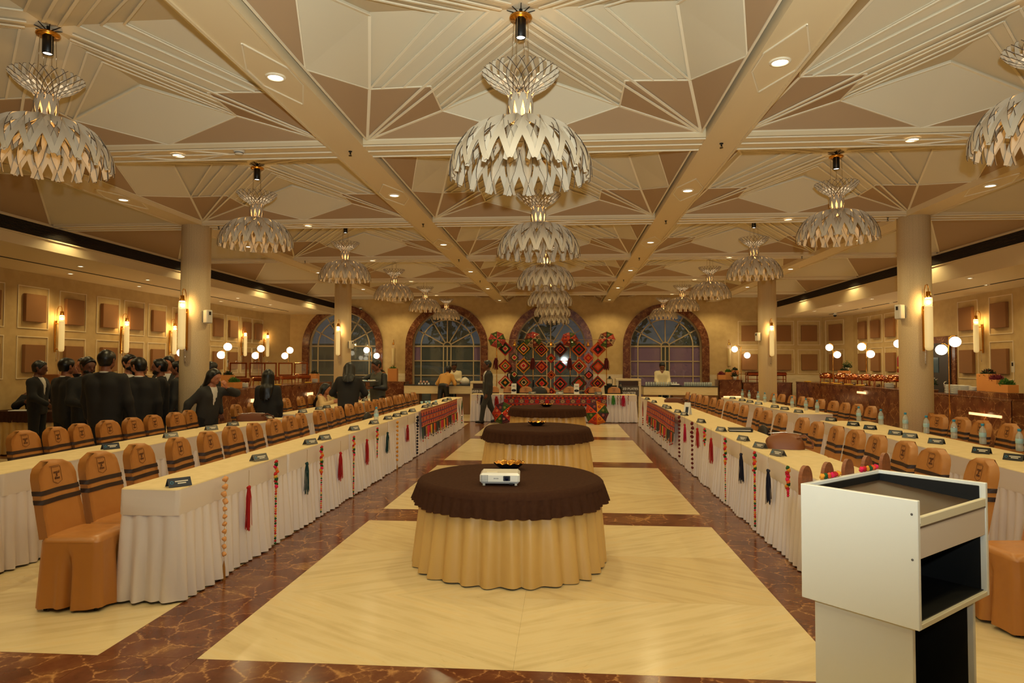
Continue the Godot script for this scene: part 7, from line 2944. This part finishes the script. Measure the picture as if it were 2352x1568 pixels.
func ik(s: Vector3, t: Vector3, l1: float, l2: float, pole: Vector3) -> Array:
	var d := t - s
	var L := clampf(d.length(), 0.05, (l1 + l2) * 0.995)
	d = d.normalized()
	var a := (l1 * l1 - l2 * l2 + L * L) / (2.0 * L)
	var h := sqrt(maxf(0.0, l1 * l1 - a * a))
	var n := (pole - d * pole.dot(d)).normalized()
	return [s + d * a + n * h, s + d * L]

func hand_bones(wrist: Vector3, along: Vector3, palm: Vector3, s: float, side: float, curl: float) -> Array:
	# along: wrist to fingers; palm: the way the palm faces
	var x := along.normalized()
	var z := (palm - x * palm.dot(x)).normalized()
	var y := z.cross(x) * side          # towards the thumb
	var out := []
	for q in [-0.022, -0.006, 0.010, 0.024]:
		out.append([wrist + y * q * 0.6 * s, wrist + (x * 0.085 + y * q * 1.1) * s, 0.016 * s, 0.014 * s])
	var ln := [0.058, 0.070, 0.076, 0.068]
	var i := 0
	for q in [-0.030, -0.010, 0.010, 0.029]:
		var p: Vector3 = wrist + (x * 0.085 + y * q) * s
		var d := (x * cos(curl * 0.6) + z * sin(curl * 0.6)).normalized()
		var p1: Vector3 = p + d * ln[i] * 0.5 * s
		d = (x * cos(curl * 1.5) + z * sin(curl * 1.5)).normalized()
		out.append([p, p1, 0.0092 * s, 0.0085 * s])
		out.append([p1, p1 + d * ln[i] * 0.5 * s, 0.0085 * s, 0.0072 * s])
		i += 1
	var t0: Vector3 = wrist + (x * 0.025 + y * 0.026) * s
	var t1: Vector3 = t0 + (x * 0.032 + y * 0.026 + z * 0.012) * s
	out.append([t0, t1, 0.013 * s, 0.0105 * s])
	out.append([t1, t1 + (x * 0.032 + y * 0.006 + z * 0.012) * s, 0.0105 * s, 0.0085 * s])
	return out

func person(o: Dictionary) -> void:
	var s: float = o.h / 1.72
	var t := thing("person", o.label, "person", V(o.at[0], 0, o.at[1]), deg_to_rad(o.get("face", 0.0)), o.get("group", ""))
	var lean := deg_to_rad(o.get("lean", 0.0))
	var seated: bool = o.get("seated", false)
	var woman: bool = o.get("woman", false)
	var bulk: float = o.get("bulk", 1.0)
	var drop := Vector3(0, -0.47, 0) * s if seated else Vector3(0, -0.0, 0)
	var pel := Vector3(0, 0.95, 0) * s + drop
	var LB := Basis(Vector3.RIGHT, lean)
	var up := func(p: Vector3) -> Vector3:
		return pel + LB * ((p - Vector3(0, 0.95, 0)) * s)
	var sw := (0.165 if woman else 0.185) * bulk
	var shoulders := [up.call(Vector3(-sw, 1.365, -0.01)), up.call(Vector3(sw, 1.365, -0.01))]
	var legs: Array = o.get("legs", [[0.0, 0.0], [0.0, 0.0]])   # forward swing of each leg, bend of each knee (degrees)
	var hips := []; var knees := []; var ankles := []; var toes := []
	for i in 2:
		var sx := -1.0 if i == 0 else 1.0
		var hip: Vector3 = pel + Vector3(sx * 0.09, -0.05, 0) * s
		var sw_a := deg_to_rad(legs[i][0]) if not seated else deg_to_rad(84.0)
		var kb := deg_to_rad(legs[i][1]) if not seated else deg_to_rad(84.0)
		var d1 := Vector3(sx * 0.03, -cos(sw_a), sin(sw_a))
		var knee: Vector3 = hip + d1 * 0.42 * s
		var d2 := Vector3(0, -cos(sw_a - kb), sin(sw_a - kb))
		var ank: Vector3 = knee + d2 * 0.40 * s
		hips.append(hip); knees.append(knee); ankles.append(ank)
		toes.append(ank + Vector3(sx * 0.03, -0.045, 0.15).rotated(Vector3.RIGHT, (sw_a - kb) * -0.4) * s)
	# stand on the floor: the lower ankle at foot height
	var low := minf(ankles[0].y, ankles[1].y) - 0.082 * s
	var fix := Vector3(0, -low, 0)
	pel += fix
	for a in [hips, knees, ankles, toes, shoulders]:
		for i in 2:
			a[i] += fix
	var nb: Vector3 = up.call(Vector3(0, 1.44, -0.02))
	var HB := Basis(Vector3.UP, deg_to_rad(o.get("head", [0, 0])[0])) * Basis(Vector3.RIGHT, lean * 0.55 + deg_to_rad(o.get("head", [0, 0])[1]))
	var nt: Vector3 = nb + LB * Vector3(0, 0.07, 0.015) * s
	var hc := nt + HB * Vector3(0, 0.095, 0.022) * s
	var hd := func(p: Vector3) -> Vector3:
		return hc + HB * (p * s)
	var elbows := []; var wrists := []
	var hands: Array = o.get("hands", [Vector3(-0.25, 0.80, 0.06), Vector3(0.25, 0.80, 0.06)])
	for i in 2:
		var sx := -1.0 if i == 0 else 1.0
		var target: Vector3 = hands[i] * s + fix + drop
		var pole := Vector3(sx * 0.6, -0.35, -0.8)
		var r := ik(shoulders[i], target, 0.285 * s, 0.25 * s, pole)
		elbows.append(r[0]); wrists.append(r[1])
	var skin: Material = o.get("skin", M.skin)
	# the whole body, one surface; head and hands on finer grids
	var body := []
	body.append([up.call(Vector3(-0.07, 0.94, 0)), up.call(Vector3(0.07, 0.94, 0)), 0.105 * s, 0.105 * s])
	for sx in [-1.0, 1.0]:
		body.append([up.call(Vector3(sx * 0.06, 0.97, 0)), up.call(Vector3(sx * 0.085 * bulk, 1.28, 0)), 0.095 * s * bulk, 0.105 * s * bulk])
		body.append([up.call(Vector3(sx * 0.03, 1.40, -0.01)), up.call(Vector3(sx * sw, 1.36, -0.01)), 0.062 * s, 0.052 * s])
	body.append([up.call(Vector3(0, 1.36, -0.01)), nt, 0.075 * s, 0.052 * s])
	for i in 2:
		body.append([hips[i], knees[i], 0.088 * s, 0.058 * s])
		body.append([knees[i], ankles[i], 0.056 * s, 0.038 * s])
		body.append([ankles[i] + Vector3(0, -0.03, -0.03) * s, toes[i], 0.036 * s, 0.028 * s])
		body.append([shoulders[i], elbows[i], 0.050 * s, 0.040 * s])
		body.append([elbows[i], wrists[i], 0.040 * s, 0.027 * s])
	var st := ns()
	blob(st, body, 0.024, 0.045)
	var head := [
		[hd.call(Vector3(0, 0.028, -0.022)), hd.call(Vector3(0, 0.022, 0.018)), 0.088 * s, 0.082 * s],
		[hd.call(Vector3(0, -0.03, 0.03)), hd.call(Vector3(0, -0.083, 0.056)), 0.068 * s, 0.034 * s],
		[hd.call(Vector3(-0.035, -0.05, 0.02)), hd.call(Vector3(0.035, -0.05, 0.02)), 0.045 * s, 0.045 * s],
		[hd.call(Vector3(0, 0.0, 0.097)), hd.call(Vector3(0, -0.034, 0.110)), 0.010 * s, 0.0145 * s],
		[hd.call(Vector3(-0.03, 0.02, 0.084)), hd.call(Vector3(0.03, 0.02, 0.084)), 0.014 * s, 0.014 * s],
		[hd.call(Vector3(-0.018, -0.061, 0.083)), hd.call(Vector3(0.018, -0.061, 0.083)), 0.010 * s, 0.010 * s],
		[nb, hc + HB * Vector3(0, -0.03, -0.015) * s, 0.053 * s, 0.053 * s]]
	for sx in [-1.0, 1.0]:
		head.append([hd.call(Vector3(sx * 0.086, -0.018, -0.006)), hd.call(Vector3(sx * 0.088, 0.012, -0.014)), 0.013 * s, 0.016 * s])
	blob(st, head, 0.0088, 0.022)
	for i in 2:
		var sx := -1.0 if i == 0 else 1.0
		var al: Vector3 = (wrists[i] - elbows[i]).normalized()
		var palm: Vector3 = o.get("palms", [Vector3(0.8, 0, 0.3), Vector3(-0.8, 0, 0.3)])[i]
		al = (al + o.get("bend", [Vector3.ZERO, Vector3.ZERO])[i]).normalized()
		blob(st, hand_bones(wrists[i], al, palm, s, -sx, o.get("curl", 0.55)), 0.0078, 0.010)
	obj("body", st, skin, t)
	# eyes, brows, mouth
	st = ns()
	for sx in [-1.0, 1.0]:
		ball(st, hd.call(Vector3(sx * 0.031, 0.0, 0.086)), Vector3.ONE * 0.0115 * s, 8, 6)
	obj("eyes", st, M.hair, t)
	st = ns()
	for sx in [-1.0, 1.0]:
		tube(st, [hd.call(Vector3(sx * 0.014, 0.024, 0.098)), hd.call(Vector3(sx * 0.032, 0.029, 0.096)), hd.call(Vector3(sx * 0.05, 0.022, 0.084))], 0.004 * s, 0.003 * s, 5)
	obj("eyebrows", st, M.hair, t)
	st = ns()
	tube(st, [hd.call(Vector3(-0.022, -0.061, 0.088)), hd.call(Vector3(0, -0.062, 0.096)), hd.call(Vector3(0.022, -0.061, 0.088))], 0.005 * s, 0.005 * s, 6)
	obj("mouth", st, M.lip, t)
	if o.get("glasses", false):
		st = ns()
		for sx in [-1.0, 1.0]:
			var ring := []
			for q in 13:
				var a := TAU * q / 12
				ring.append(hd.call(Vector3(sx * 0.034 + cos(a) * 0.023, 0.0 + sin(a) * 0.018, 0.106)))
			tube(st, ring, 0.0028 * s, 0.0028 * s, 5, false)
			tube(st, [hd.call(Vector3(sx * 0.057, 0.004, 0.104)), hd.call(Vector3(sx * 0.09, 0.006, 0.0))], 0.0025 * s, 0.0025 * s, 5)
		obj("glasses", st, M.black, t)
	# hair
	st = ns()
	var hb := [[hd.call(Vector3(0, 0.034, -0.026)), hd.call(Vector3(0, 0.032, 0.016)), 0.097 * s, 0.091 * s], [hd.call(Vector3(0, 0.06, 0.03)), hd.call(Vector3(0, 0.07, -0.02)), 0.062 * s, 0.066 * s], [hd.call(Vector3(0, -0.03, -0.045)), hd.call(Vector3(0, 0.02, -0.04)), 0.072 * s, 0.085 * s]]
	var cn := HB * Vector3(0, -0.50, 0.866)
	var cuts := [[cn, cn.dot(hc) + 0.036 * s]]
	if o.get("hair", "short") == "long":
		hb.append([hd.call(Vector3(0, 0.0, -0.045)), nb + LB * Vector3(0, -0.10, -0.085) * s, 0.094 * s, 0.085 * s])
		hb.append([nb + LB * Vector3(0, -0.06, -0.085) * s, nb + LB * Vector3(0, o.get("hair_len", -0.30), -0.135) * s, 0.085 * s, 0.055 * s])
		for sx in [-1.0, 1.0]:
			hb.append([hd.call(Vector3(sx * 0.065, 0.0, -0.03)), nb + LB * Vector3(sx * 0.085, -0.10, -0.04) * s, 0.05 * s, 0.045 * s])
			hb.append([nb + LB * Vector3(sx * 0.07, -0.05, -0.09) * s, nb + LB * Vector3(sx * 0.07, o.get("hair_len", -0.30) + 0.02, -0.135) * s, 0.05 * s, 0.045 * s])
	else:
		var dn := HB * Vector3(0, -1, 0)
		cuts.append([dn, dn.dot(hc) + 0.072 * s])
	blob(st, hb, 0.0105, 0.03, cuts)
	obj("hair", st, o.get("hair_m", M.hair), t)
	if o.get("beard", false):
		st = ns()
		var bn := HB * Vector3(0, 0.85, -0.53)
		blob(st, [[hd.call(Vector3(0, -0.045, 0.03)), hd.call(Vector3(0, -0.088, 0.058)), 0.066 * s, 0.040 * s], [hd.call(Vector3(-0.04, -0.05, 0.018)), hd.call(Vector3(0.04, -0.05, 0.018)), 0.05 * s, 0.05 * s]], 0.0105, 0.02, [[bn, bn.dot(hc) - 0.072 * s]])
		obj("beard", st, M.hair, t)
	# clothes
	var fit: String = o.get("fit", "suit")
	var jm: Material = o.get("top", M.suit)
	var coat := []
	var hem := 0.80
	if fit == "shirt":
		hem = 0.93
	elif fit == "vest":
		hem = 0.66
	var pad := 0.020 if fit != "shirt" else 0.014
	if not (fit == "shirt" and lean > 0.6):
		for sx in [-1.0, 1.0]:
			coat.append([up.call(Vector3(sx * 0.055, hem + 0.06, 0.0)), up.call(Vector3(sx * 0.065, 1.05, 0)), (0.105 + pad) * s * bulk, (0.098 + pad) * s * bulk])
	for sx in [-1.0, 1.0]:
		coat.append([up.call(Vector3(sx * 0.06, 0.99, 0)), up.call(Vector3(sx * 0.085 * bulk, 1.28, 0)), (0.095 + pad) * s * bulk, (0.106 + pad) * s * bulk])
		coat.append([up.call(Vector3(sx * 0.03, 1.395, -0.014)), up.call(Vector3(sx * (sw - 0.012), 1.352, -0.012)), (0.066 + pad * 0.6) * s, (0.052 + pad * 0.8) * s])
	var sleeves := []
	for i in 2:
		sleeves.append([shoulders[i], elbows[i], (0.050 + pad) * s, (0.045 + pad * 0.8) * s])
		sleeves.append([elbows[i], wrists[i].lerp(elbows[i], 0.10 if o.get("rolled", 0.0) == 0.0 else o.rolled), (0.045 + pad * 0.8) * s, (0.034 + pad * 0.7) * s])
	var neck_cut := []
	var nn: Vector3 = LB * Vector3(0, 1, 0)
	neck_cut.append([nn, nn.dot(nb) + 0.032 * s])
	var hem_n: Vector3 = LB * Vector3(0, -1, 0)
	var hem_p: Vector3 = up.call(Vector3(0, hem, 0))
	st = ns()
	if fit == "vest":
		blob(st, coat, 0.017, 0.04, neck_cut + [[hem_n, hem_n.dot(hem_p)]])
		obj("waistcoat", st, jm, t)
		st = ns()
		blob(st, sleeves, 0.015, 0.03)
		obj("sleeves", st, o.get("sleeve", M.black), t)
	else:
		blob(st, coat + sleeves, 0.017, 0.04, neck_cut + ([] if wrists[0].y < hem_p.y + 0.1 or wrists[1].y < hem_p.y + 0.1 else [[hem_n, hem_n.dot(hem_p)]]))
		obj("jacket" if fit == "suit" else "shirt", st, jm, t)
	if fit == "suit":
		# shirt front in the opening of the jacket, and collar
		st = ns()
		var fr := []
		for sx in [-1.0, 1.0]:
			fr.append([up.call(Vector3(sx * 0.06, 1.02, 0)), up.call(Vector3(sx * 0.085 * bulk, 1.28, 0)), (0.098 + pad + 0.004) * s * bulk, (0.110 + pad) * s * bulk])
			fr.append([up.call(Vector3(sx * 0.03, 1.36, 0.0)), up.call(Vector3(sx * 0.06, 1.37, 0.0)), 0.098 * s, 0.09 * s])
		var v0: Vector3 = up.call(Vector3(0, 1.06, 0))
		var vc := []
		for sx in [-1.0, 1.0]:
			var n: Vector3 = LB * Vector3(sx * 0.985, -0.17, 0)
			vc.append([n, n.dot(v0) + 0.002 * s])
		var fn: Vector3 = LB * Vector3(0, 0, -1)
		vc.append([fn, fn.dot(v0) - 0.03 * s])
		blob(st, fr, 0.013, 0.03, vc + neck_cut)
		obj("shirt_front", st, o.get("shirt", M.shirt), t)
	if fit != "vest" or true:
		st = ns()
		var ring := []
		for q in 17:
			var a := TAU * q / 16
			ring.append(nb + LB * Vector3(cos(a) * 0.063, 0.006 - 0.012 * sin(a), 0.012 + sin(a) * 0.062) * s)
		tube(st, ring, 0.013 * s, 0.013 * s, 8, false)
		obj("collar", st, o.get("shirt", M.shirt) if fit == "suit" else jm, t)
	if o.get("tie", false):
		st = ns()
		var ch: Vector3 = up.call(Vector3(0, 1.40, 0.098))
		var c2: Vector3 = up.call(Vector3(0, 1.12, 0.143))
		tube(st, [ch, ch.lerp(c2, 0.5) + LB * Vector3(0, 0, 0.015) * s, c2], 0.013 * s, 0.024 * s, 8)
		obj("tie", st, M.tie, t)
	st = ns()
	var tr := []
	tr.append([up.call(Vector3(-0.06, 0.95, 0)), up.call(Vector3(0.06, 0.95, 0)), 0.115 * s * bulk, 0.115 * s * bulk])
	for i in 2:
		tr.append([hips[i], knees[i], 0.098 * s * bulk, 0.075 * s])
		tr.append([knees[i], ankles[i] + Vector3(0, -0.005, 0) * s, 0.074 * s, 0.060 * s])
	blob(st, tr, 0.018, 0.035)
	obj("trousers", st, o.get("bottom", M.trouser), t)
	for i in 2:
		st = ns()
		blob(st, [[ankles[i] + Vector3(0, -0.038, -0.045) * s, toes[i], 0.041 * s, 0.034 * s], [ankles[i] + Vector3(0, 0.0, -0.02) * s, ankles[i] + Vector3(0, -0.04, -0.02) * s, 0.046 * s, 0.044 * s]], 0.014, 0.02)
		obj("shoe", st, M.shoe, t)

func build_people() -> void:
	M.lip = mat(Color(0.30, 0.13, 0.10), 0.5)
	var H := 1.72
	var g := "standing group of men in dark suits"
	person({"label": "seated bearded man in dark suit behind the registration table", "at": [-9.52, 11.75], "face": 35.0, "h": 1.74, "seated": true, "beard": true, "hands": [Vector3(-0.2, 1.26, 0.38), Vector3(0.16, 1.26, 0.38)], "top": M.suit, "bulk": 1.08, "skin": M.skin_dark, "lean": 6.0})
	person({"label": "man in dark suit in profile, leftmost of the standing men", "at": [-8.52, 10.45], "face": 100.0, "h": 1.60, "hands": [Vector3(-0.2, 0.98, 0.28), Vector3(0.22, 1.0, 0.30)], "top": M.suit, "group": g, "skin": M.skin_dark, "head": [10, 5]})
	person({"label": "seated man bent low behind the leftmost standing man", "at": [-8.35, 11.9], "face": 20.0, "h": 1.66, "seated": true, "lean": 22.0, "hands": [Vector3(-0.2, 1.2, 0.42), Vector3(0.2, 1.2, 0.42)], "top": M.suit, "skin": M.skin_dark})
	person({"label": "man in dark suit seen from behind, second from the left, hand at his side", "at": [-7.16, 9.30], "face": 160.0, "h": 1.635, "top": M.suit_b, "group": g, "hair": "short", "bulk": 1.05})
	person({"label": "man facing the camera with his hand raised to his face, behind the second man", "at": [-7.42, 10.05], "face": -35.0, "h": 1.65, "hands": [Vector3(-0.07, 1.50, 0.20), Vector3(0.23, 0.82, 0.08)], "palms": [Vector3(0.2, 0, -1), Vector3(-0.8, 0, 0.3)], "bend": [Vector3(0, 0.8, 0), Vector3.ZERO], "top": M.suit, "skin": M.skin_light, "group": g})
	person({"label": "bearded man in black suit looking right, left of the tallest man's back", "at": [-6.62, 9.0], "face": 55.0, "h": 1.65, "top": M.suit, "beard": true, "skin": M.skin_dark, "hands": [Vector3(-0.12, 1.05, 0.30), Vector3(0.2, 1.0, 0.2)], "group": g, "head": [10, 8]})
	person({"label": "tallest broad man in dark suit, his back to the camera, centre of the group", "at": [-5.86, 8.32], "face": 182.0, "h": 1.73, "top": M.suit_b, "bulk": 1.2, "hands": [Vector3(-0.30, 0.84, 0.10), Vector3(0.30, 0.84, 0.12)], "group": g})
	person({"label": "man whose face shows just right of the tallest man's head", "at": [-6.62, 9.95], "face": 20.0, "h": 1.68, "top": M.suit, "skin": M.skin_light, "group": g})
	person({"label": "bearded man with glasses in open black jacket and white shirt, facing right", "at": [-6.30, 9.45], "face": 65.0, "h": 1.69, "top": M.suit, "beard": true, "glasses": true, "skin": M.skin_light, "bulk": 1.08, "group": g})
	person({"label": "man in pale grey shirt half hidden behind the man with glasses", "at": [-6.95, 10.7], "face": 150.0, "h": 1.60, "fit": "shirt", "top": mat(Color(0.55, 0.56, 0.58), 0.75), "group": g})
	person({"label": "man with beard and glasses seen from behind, turned left, right of the group's centre", "at": [-5.93, 9.12], "face": -160.0, "h": 1.645, "top": M.suit_b, "beard": true, "glasses": true, "skin": M.skin_light, "head": [60, 4], "hands": [Vector3(-0.26, 0.82, 0.08), Vector3(0.30, 0.85, 0.12)], "bulk": 1.08, "group": g})
	person({"label": "stout bearded man in dark suit looking left beside the near left column", "at": [-6.12, 9.92], "face": -60.0, "h": 1.63, "top": M.suit_b, "beard": true, "bulk": 1.08, "group": g, "skin": M.skin})
	person({"label": "man in dark suit behind the stout man by the column", "at": [-6.14, 10.45], "face": -80.0, "h": 1.60, "top": M.suit_grey, "group": g, "skin": M.skin})
	person({"label": "man at the back of the group, only hair and brow visible", "at": [-6.50, 10.75], "face": 10.0, "h": 1.68, "top": M.suit_grey, "group": g, "skin": M.skin_light})
	person({"label": "young woman in dark blazer walking past the near left column, hand at her chin", "at": [-5.16, 9.52], "face": 70.0, "h": 1.50, "woman": true, "hair": "long", "hair_len": -0.22, "lean": 12.0, "hands": [Vector3(-0.34, 0.92, -0.14), Vector3(0.10, 1.42, 0.34)], "palms": [Vector3(1, 0, 0), Vector3(-0.3, 0, -1)], "bend": [Vector3.ZERO, Vector3(0, 0.9, 0)], "top": M.suit_grey, "skin": M.skin_light, "legs": [[-8, 4], [16, 10]], "head": [8, 6]})
	person({"label": "man in dark suit mostly hidden behind the near left column", "at": [-5.70, 10.62], "face": 150.0, "h": 1.59, "top": M.suit_grey, "skin": M.skin})
	person({"label": "woman with long straight black hair standing with her back to us, left side", "at": [-4.69, 10.52], "face": 185.0, "h": 1.47, "woman": true, "hair": "long", "hair_len": -0.36, "hands": [Vector3(-0.20, 0.85, 0.10), Vector3(0.20, 0.85, 0.10)], "top": M.suit, "skin": M.skin})
	person({"label": "woman in dark jacket with brown hair bending over the outer left table", "at": [-3.93, 12.20], "face": 192.0, "h": 1.62, "woman": true, "hair": "long", "hair_len": -0.20, "hair_m": M.hair_brown, "lean": 16.0, "hands": [Vector3(-0.24, 1.02, 0.34), Vector3(0.24, 1.02, 0.34)], "top": M.suit_b, "skin": M.skin, "bulk": 1.1, "head": [0, 18], "legs": [[4, 2], [-4, 2]]})
	person({"label": "waiter in grey waistcoat and black sleeves holding a round tray", "at": [-3.92, 14.15], "face": -32.0, "h": 1.66, "fit": "vest", "top": M.vest, "sleeve": M.black, "hands": [Vector3(-0.10, 1.32, 0.46), Vector3(0.16, 1.12, 0.28)], "skin": M.skin, "bottom": M.black, "head": [-10, 16], "palms": [Vector3(0, -1, 0), Vector3(0, 1, 0)]})
	var tr := thing("serving_tray", "round tray of wrapped items carried by the waiter in the grey waistcoat", "tray", V(-4.02, 1.20, 13.80))
	var st := ns()
	lathe(st, [Vector2(0, 0), Vector2(0.19, 0), Vector2(0.215, 0.022), Vector2(0.205, 0.022), Vector2(0.185, 0.008), Vector2(0, 0.008)], 28)
	obj("tray", st, M.grey, tr)
	for k in 7:
		var a := TAU * k / 7
		var q := thing("wrapped_snack", "small pale wrapped snack on the waiter's round tray, %s around the rim" % COUNT[k], "snack", V(-4.02 + cos(a) * 0.12, 1.209, 13.80 + sin(a) * 0.12), a, "wrapped snacks on the waiter's tray")
		st = ns()
		box(st, Vector3(0, 0.018, 0), Vector3(0.07, 0.036, 0.05), Basis.IDENTITY, 0.012)
		obj("wrapper", st, M.bottle_label if k % 2 else M.offwhite, q)
	person({"label": "seated woman with long black hair and beige shawl, nearer of the two seated women", "at": [-5.00, 13.72], "face": 88.0, "h": 1.60, "seated": true, "woman": true, "hair": "long", "hair_len": -0.22, "lean": 10.0, "fit": "shirt", "top": M.beige_top, "bottom": M.beige_top, "hands": [Vector3(-0.18, 1.24, 0.36), Vector3(0.18, 1.24, 0.36)], "skin": M.skin_light})
	person({"label": "seated woman in pale green top, farther of the two seated women", "at": [-4.98, 14.45], "face": 80.0, "h": 1.62, "seated": true, "woman": true, "hair": "long", "hair_len": -0.2, "lean": 8.0, "fit": "shirt", "top": M.kurta, "bottom": M.kurta, "hands": [Vector3(-0.18, 1.24, 0.36), Vector3(0.18, 1.24, 0.36)], "skin": M.skin_light})
	person({"label": "man in ochre shirt and black trousers bending over the left service counter", "at": [-3.66, 20.62], "face": 165.0, "h": 1.62, "fit": "shirt", "top": M.shirt_ochre, "bottom": M.black, "lean": 38.0, "hands": [Vector3(-0.2, 1.02, 0.42), Vector3(0.2, 1.02, 0.42)], "skin": M.skin_dark, "legs": [[10, 4], [-12, 0]]})
	person({"label": "serving man in cream shirt behind the left service counter", "at": [-3.55, 21.95], "face": 8.0, "h": 1.62, "fit": "shirt", "top": M.shirt_cream, "hands": [Vector3(-0.05, 1.10, 0.24), Vector3(0.08, 1.10, 0.25)], "skin": M.skin_dark, "head": [0, 22], "bulk": 1.08})
	person({"label": "man in dark grey suit walking left before the head table", "at": [-2.02, 18.12], "face": -70.0, "h": 1.66, "top": M.suit_grey, "bottom": M.suit_grey, "hands": [Vector3(-0.26, 0.84, -0.10), Vector3(0.25, 0.82, 0.10)], "legs": [[-14, 14], [20, 12]], "skin": M.skin_dark})
	person({"label": "man in black bending behind the woven diamonds", "at": [-1.42, 20.75], "face": -60.0, "h": 1.62, "lean": 28.0, "top": M.suit, "skin": M.skin_dark, "hands": [Vector3(-0.2, 0.95, 0.4), Vector3(0.2, 0.95, 0.4)]})
	person({"label": "waiter in cream shirt looking down behind the right service counter", "at": [3.14, 21.98], "face": -5.0, "h": 1.645, "fit": "shirt", "top": M.shirt_cream, "hands": [Vector3(-0.12, 0.98, 0.30), Vector3(0.14, 0.98, 0.30)], "skin": M.skin, "head": [0, 28]})
	person({"label": "man in dark suit standing outside the rightmost window, left of two", "at": [4.15, 26.2], "face": 60.0, "h": 1.60, "top": M.suit_grey, "skin": M.skin})
	person({"label": "man in dark suit and white shirt outside the rightmost window, right of two", "at": [4.62, 26.3], "face": -40.0, "h": 1.60, "top": M.suit_grey, "skin": M.skin_light})
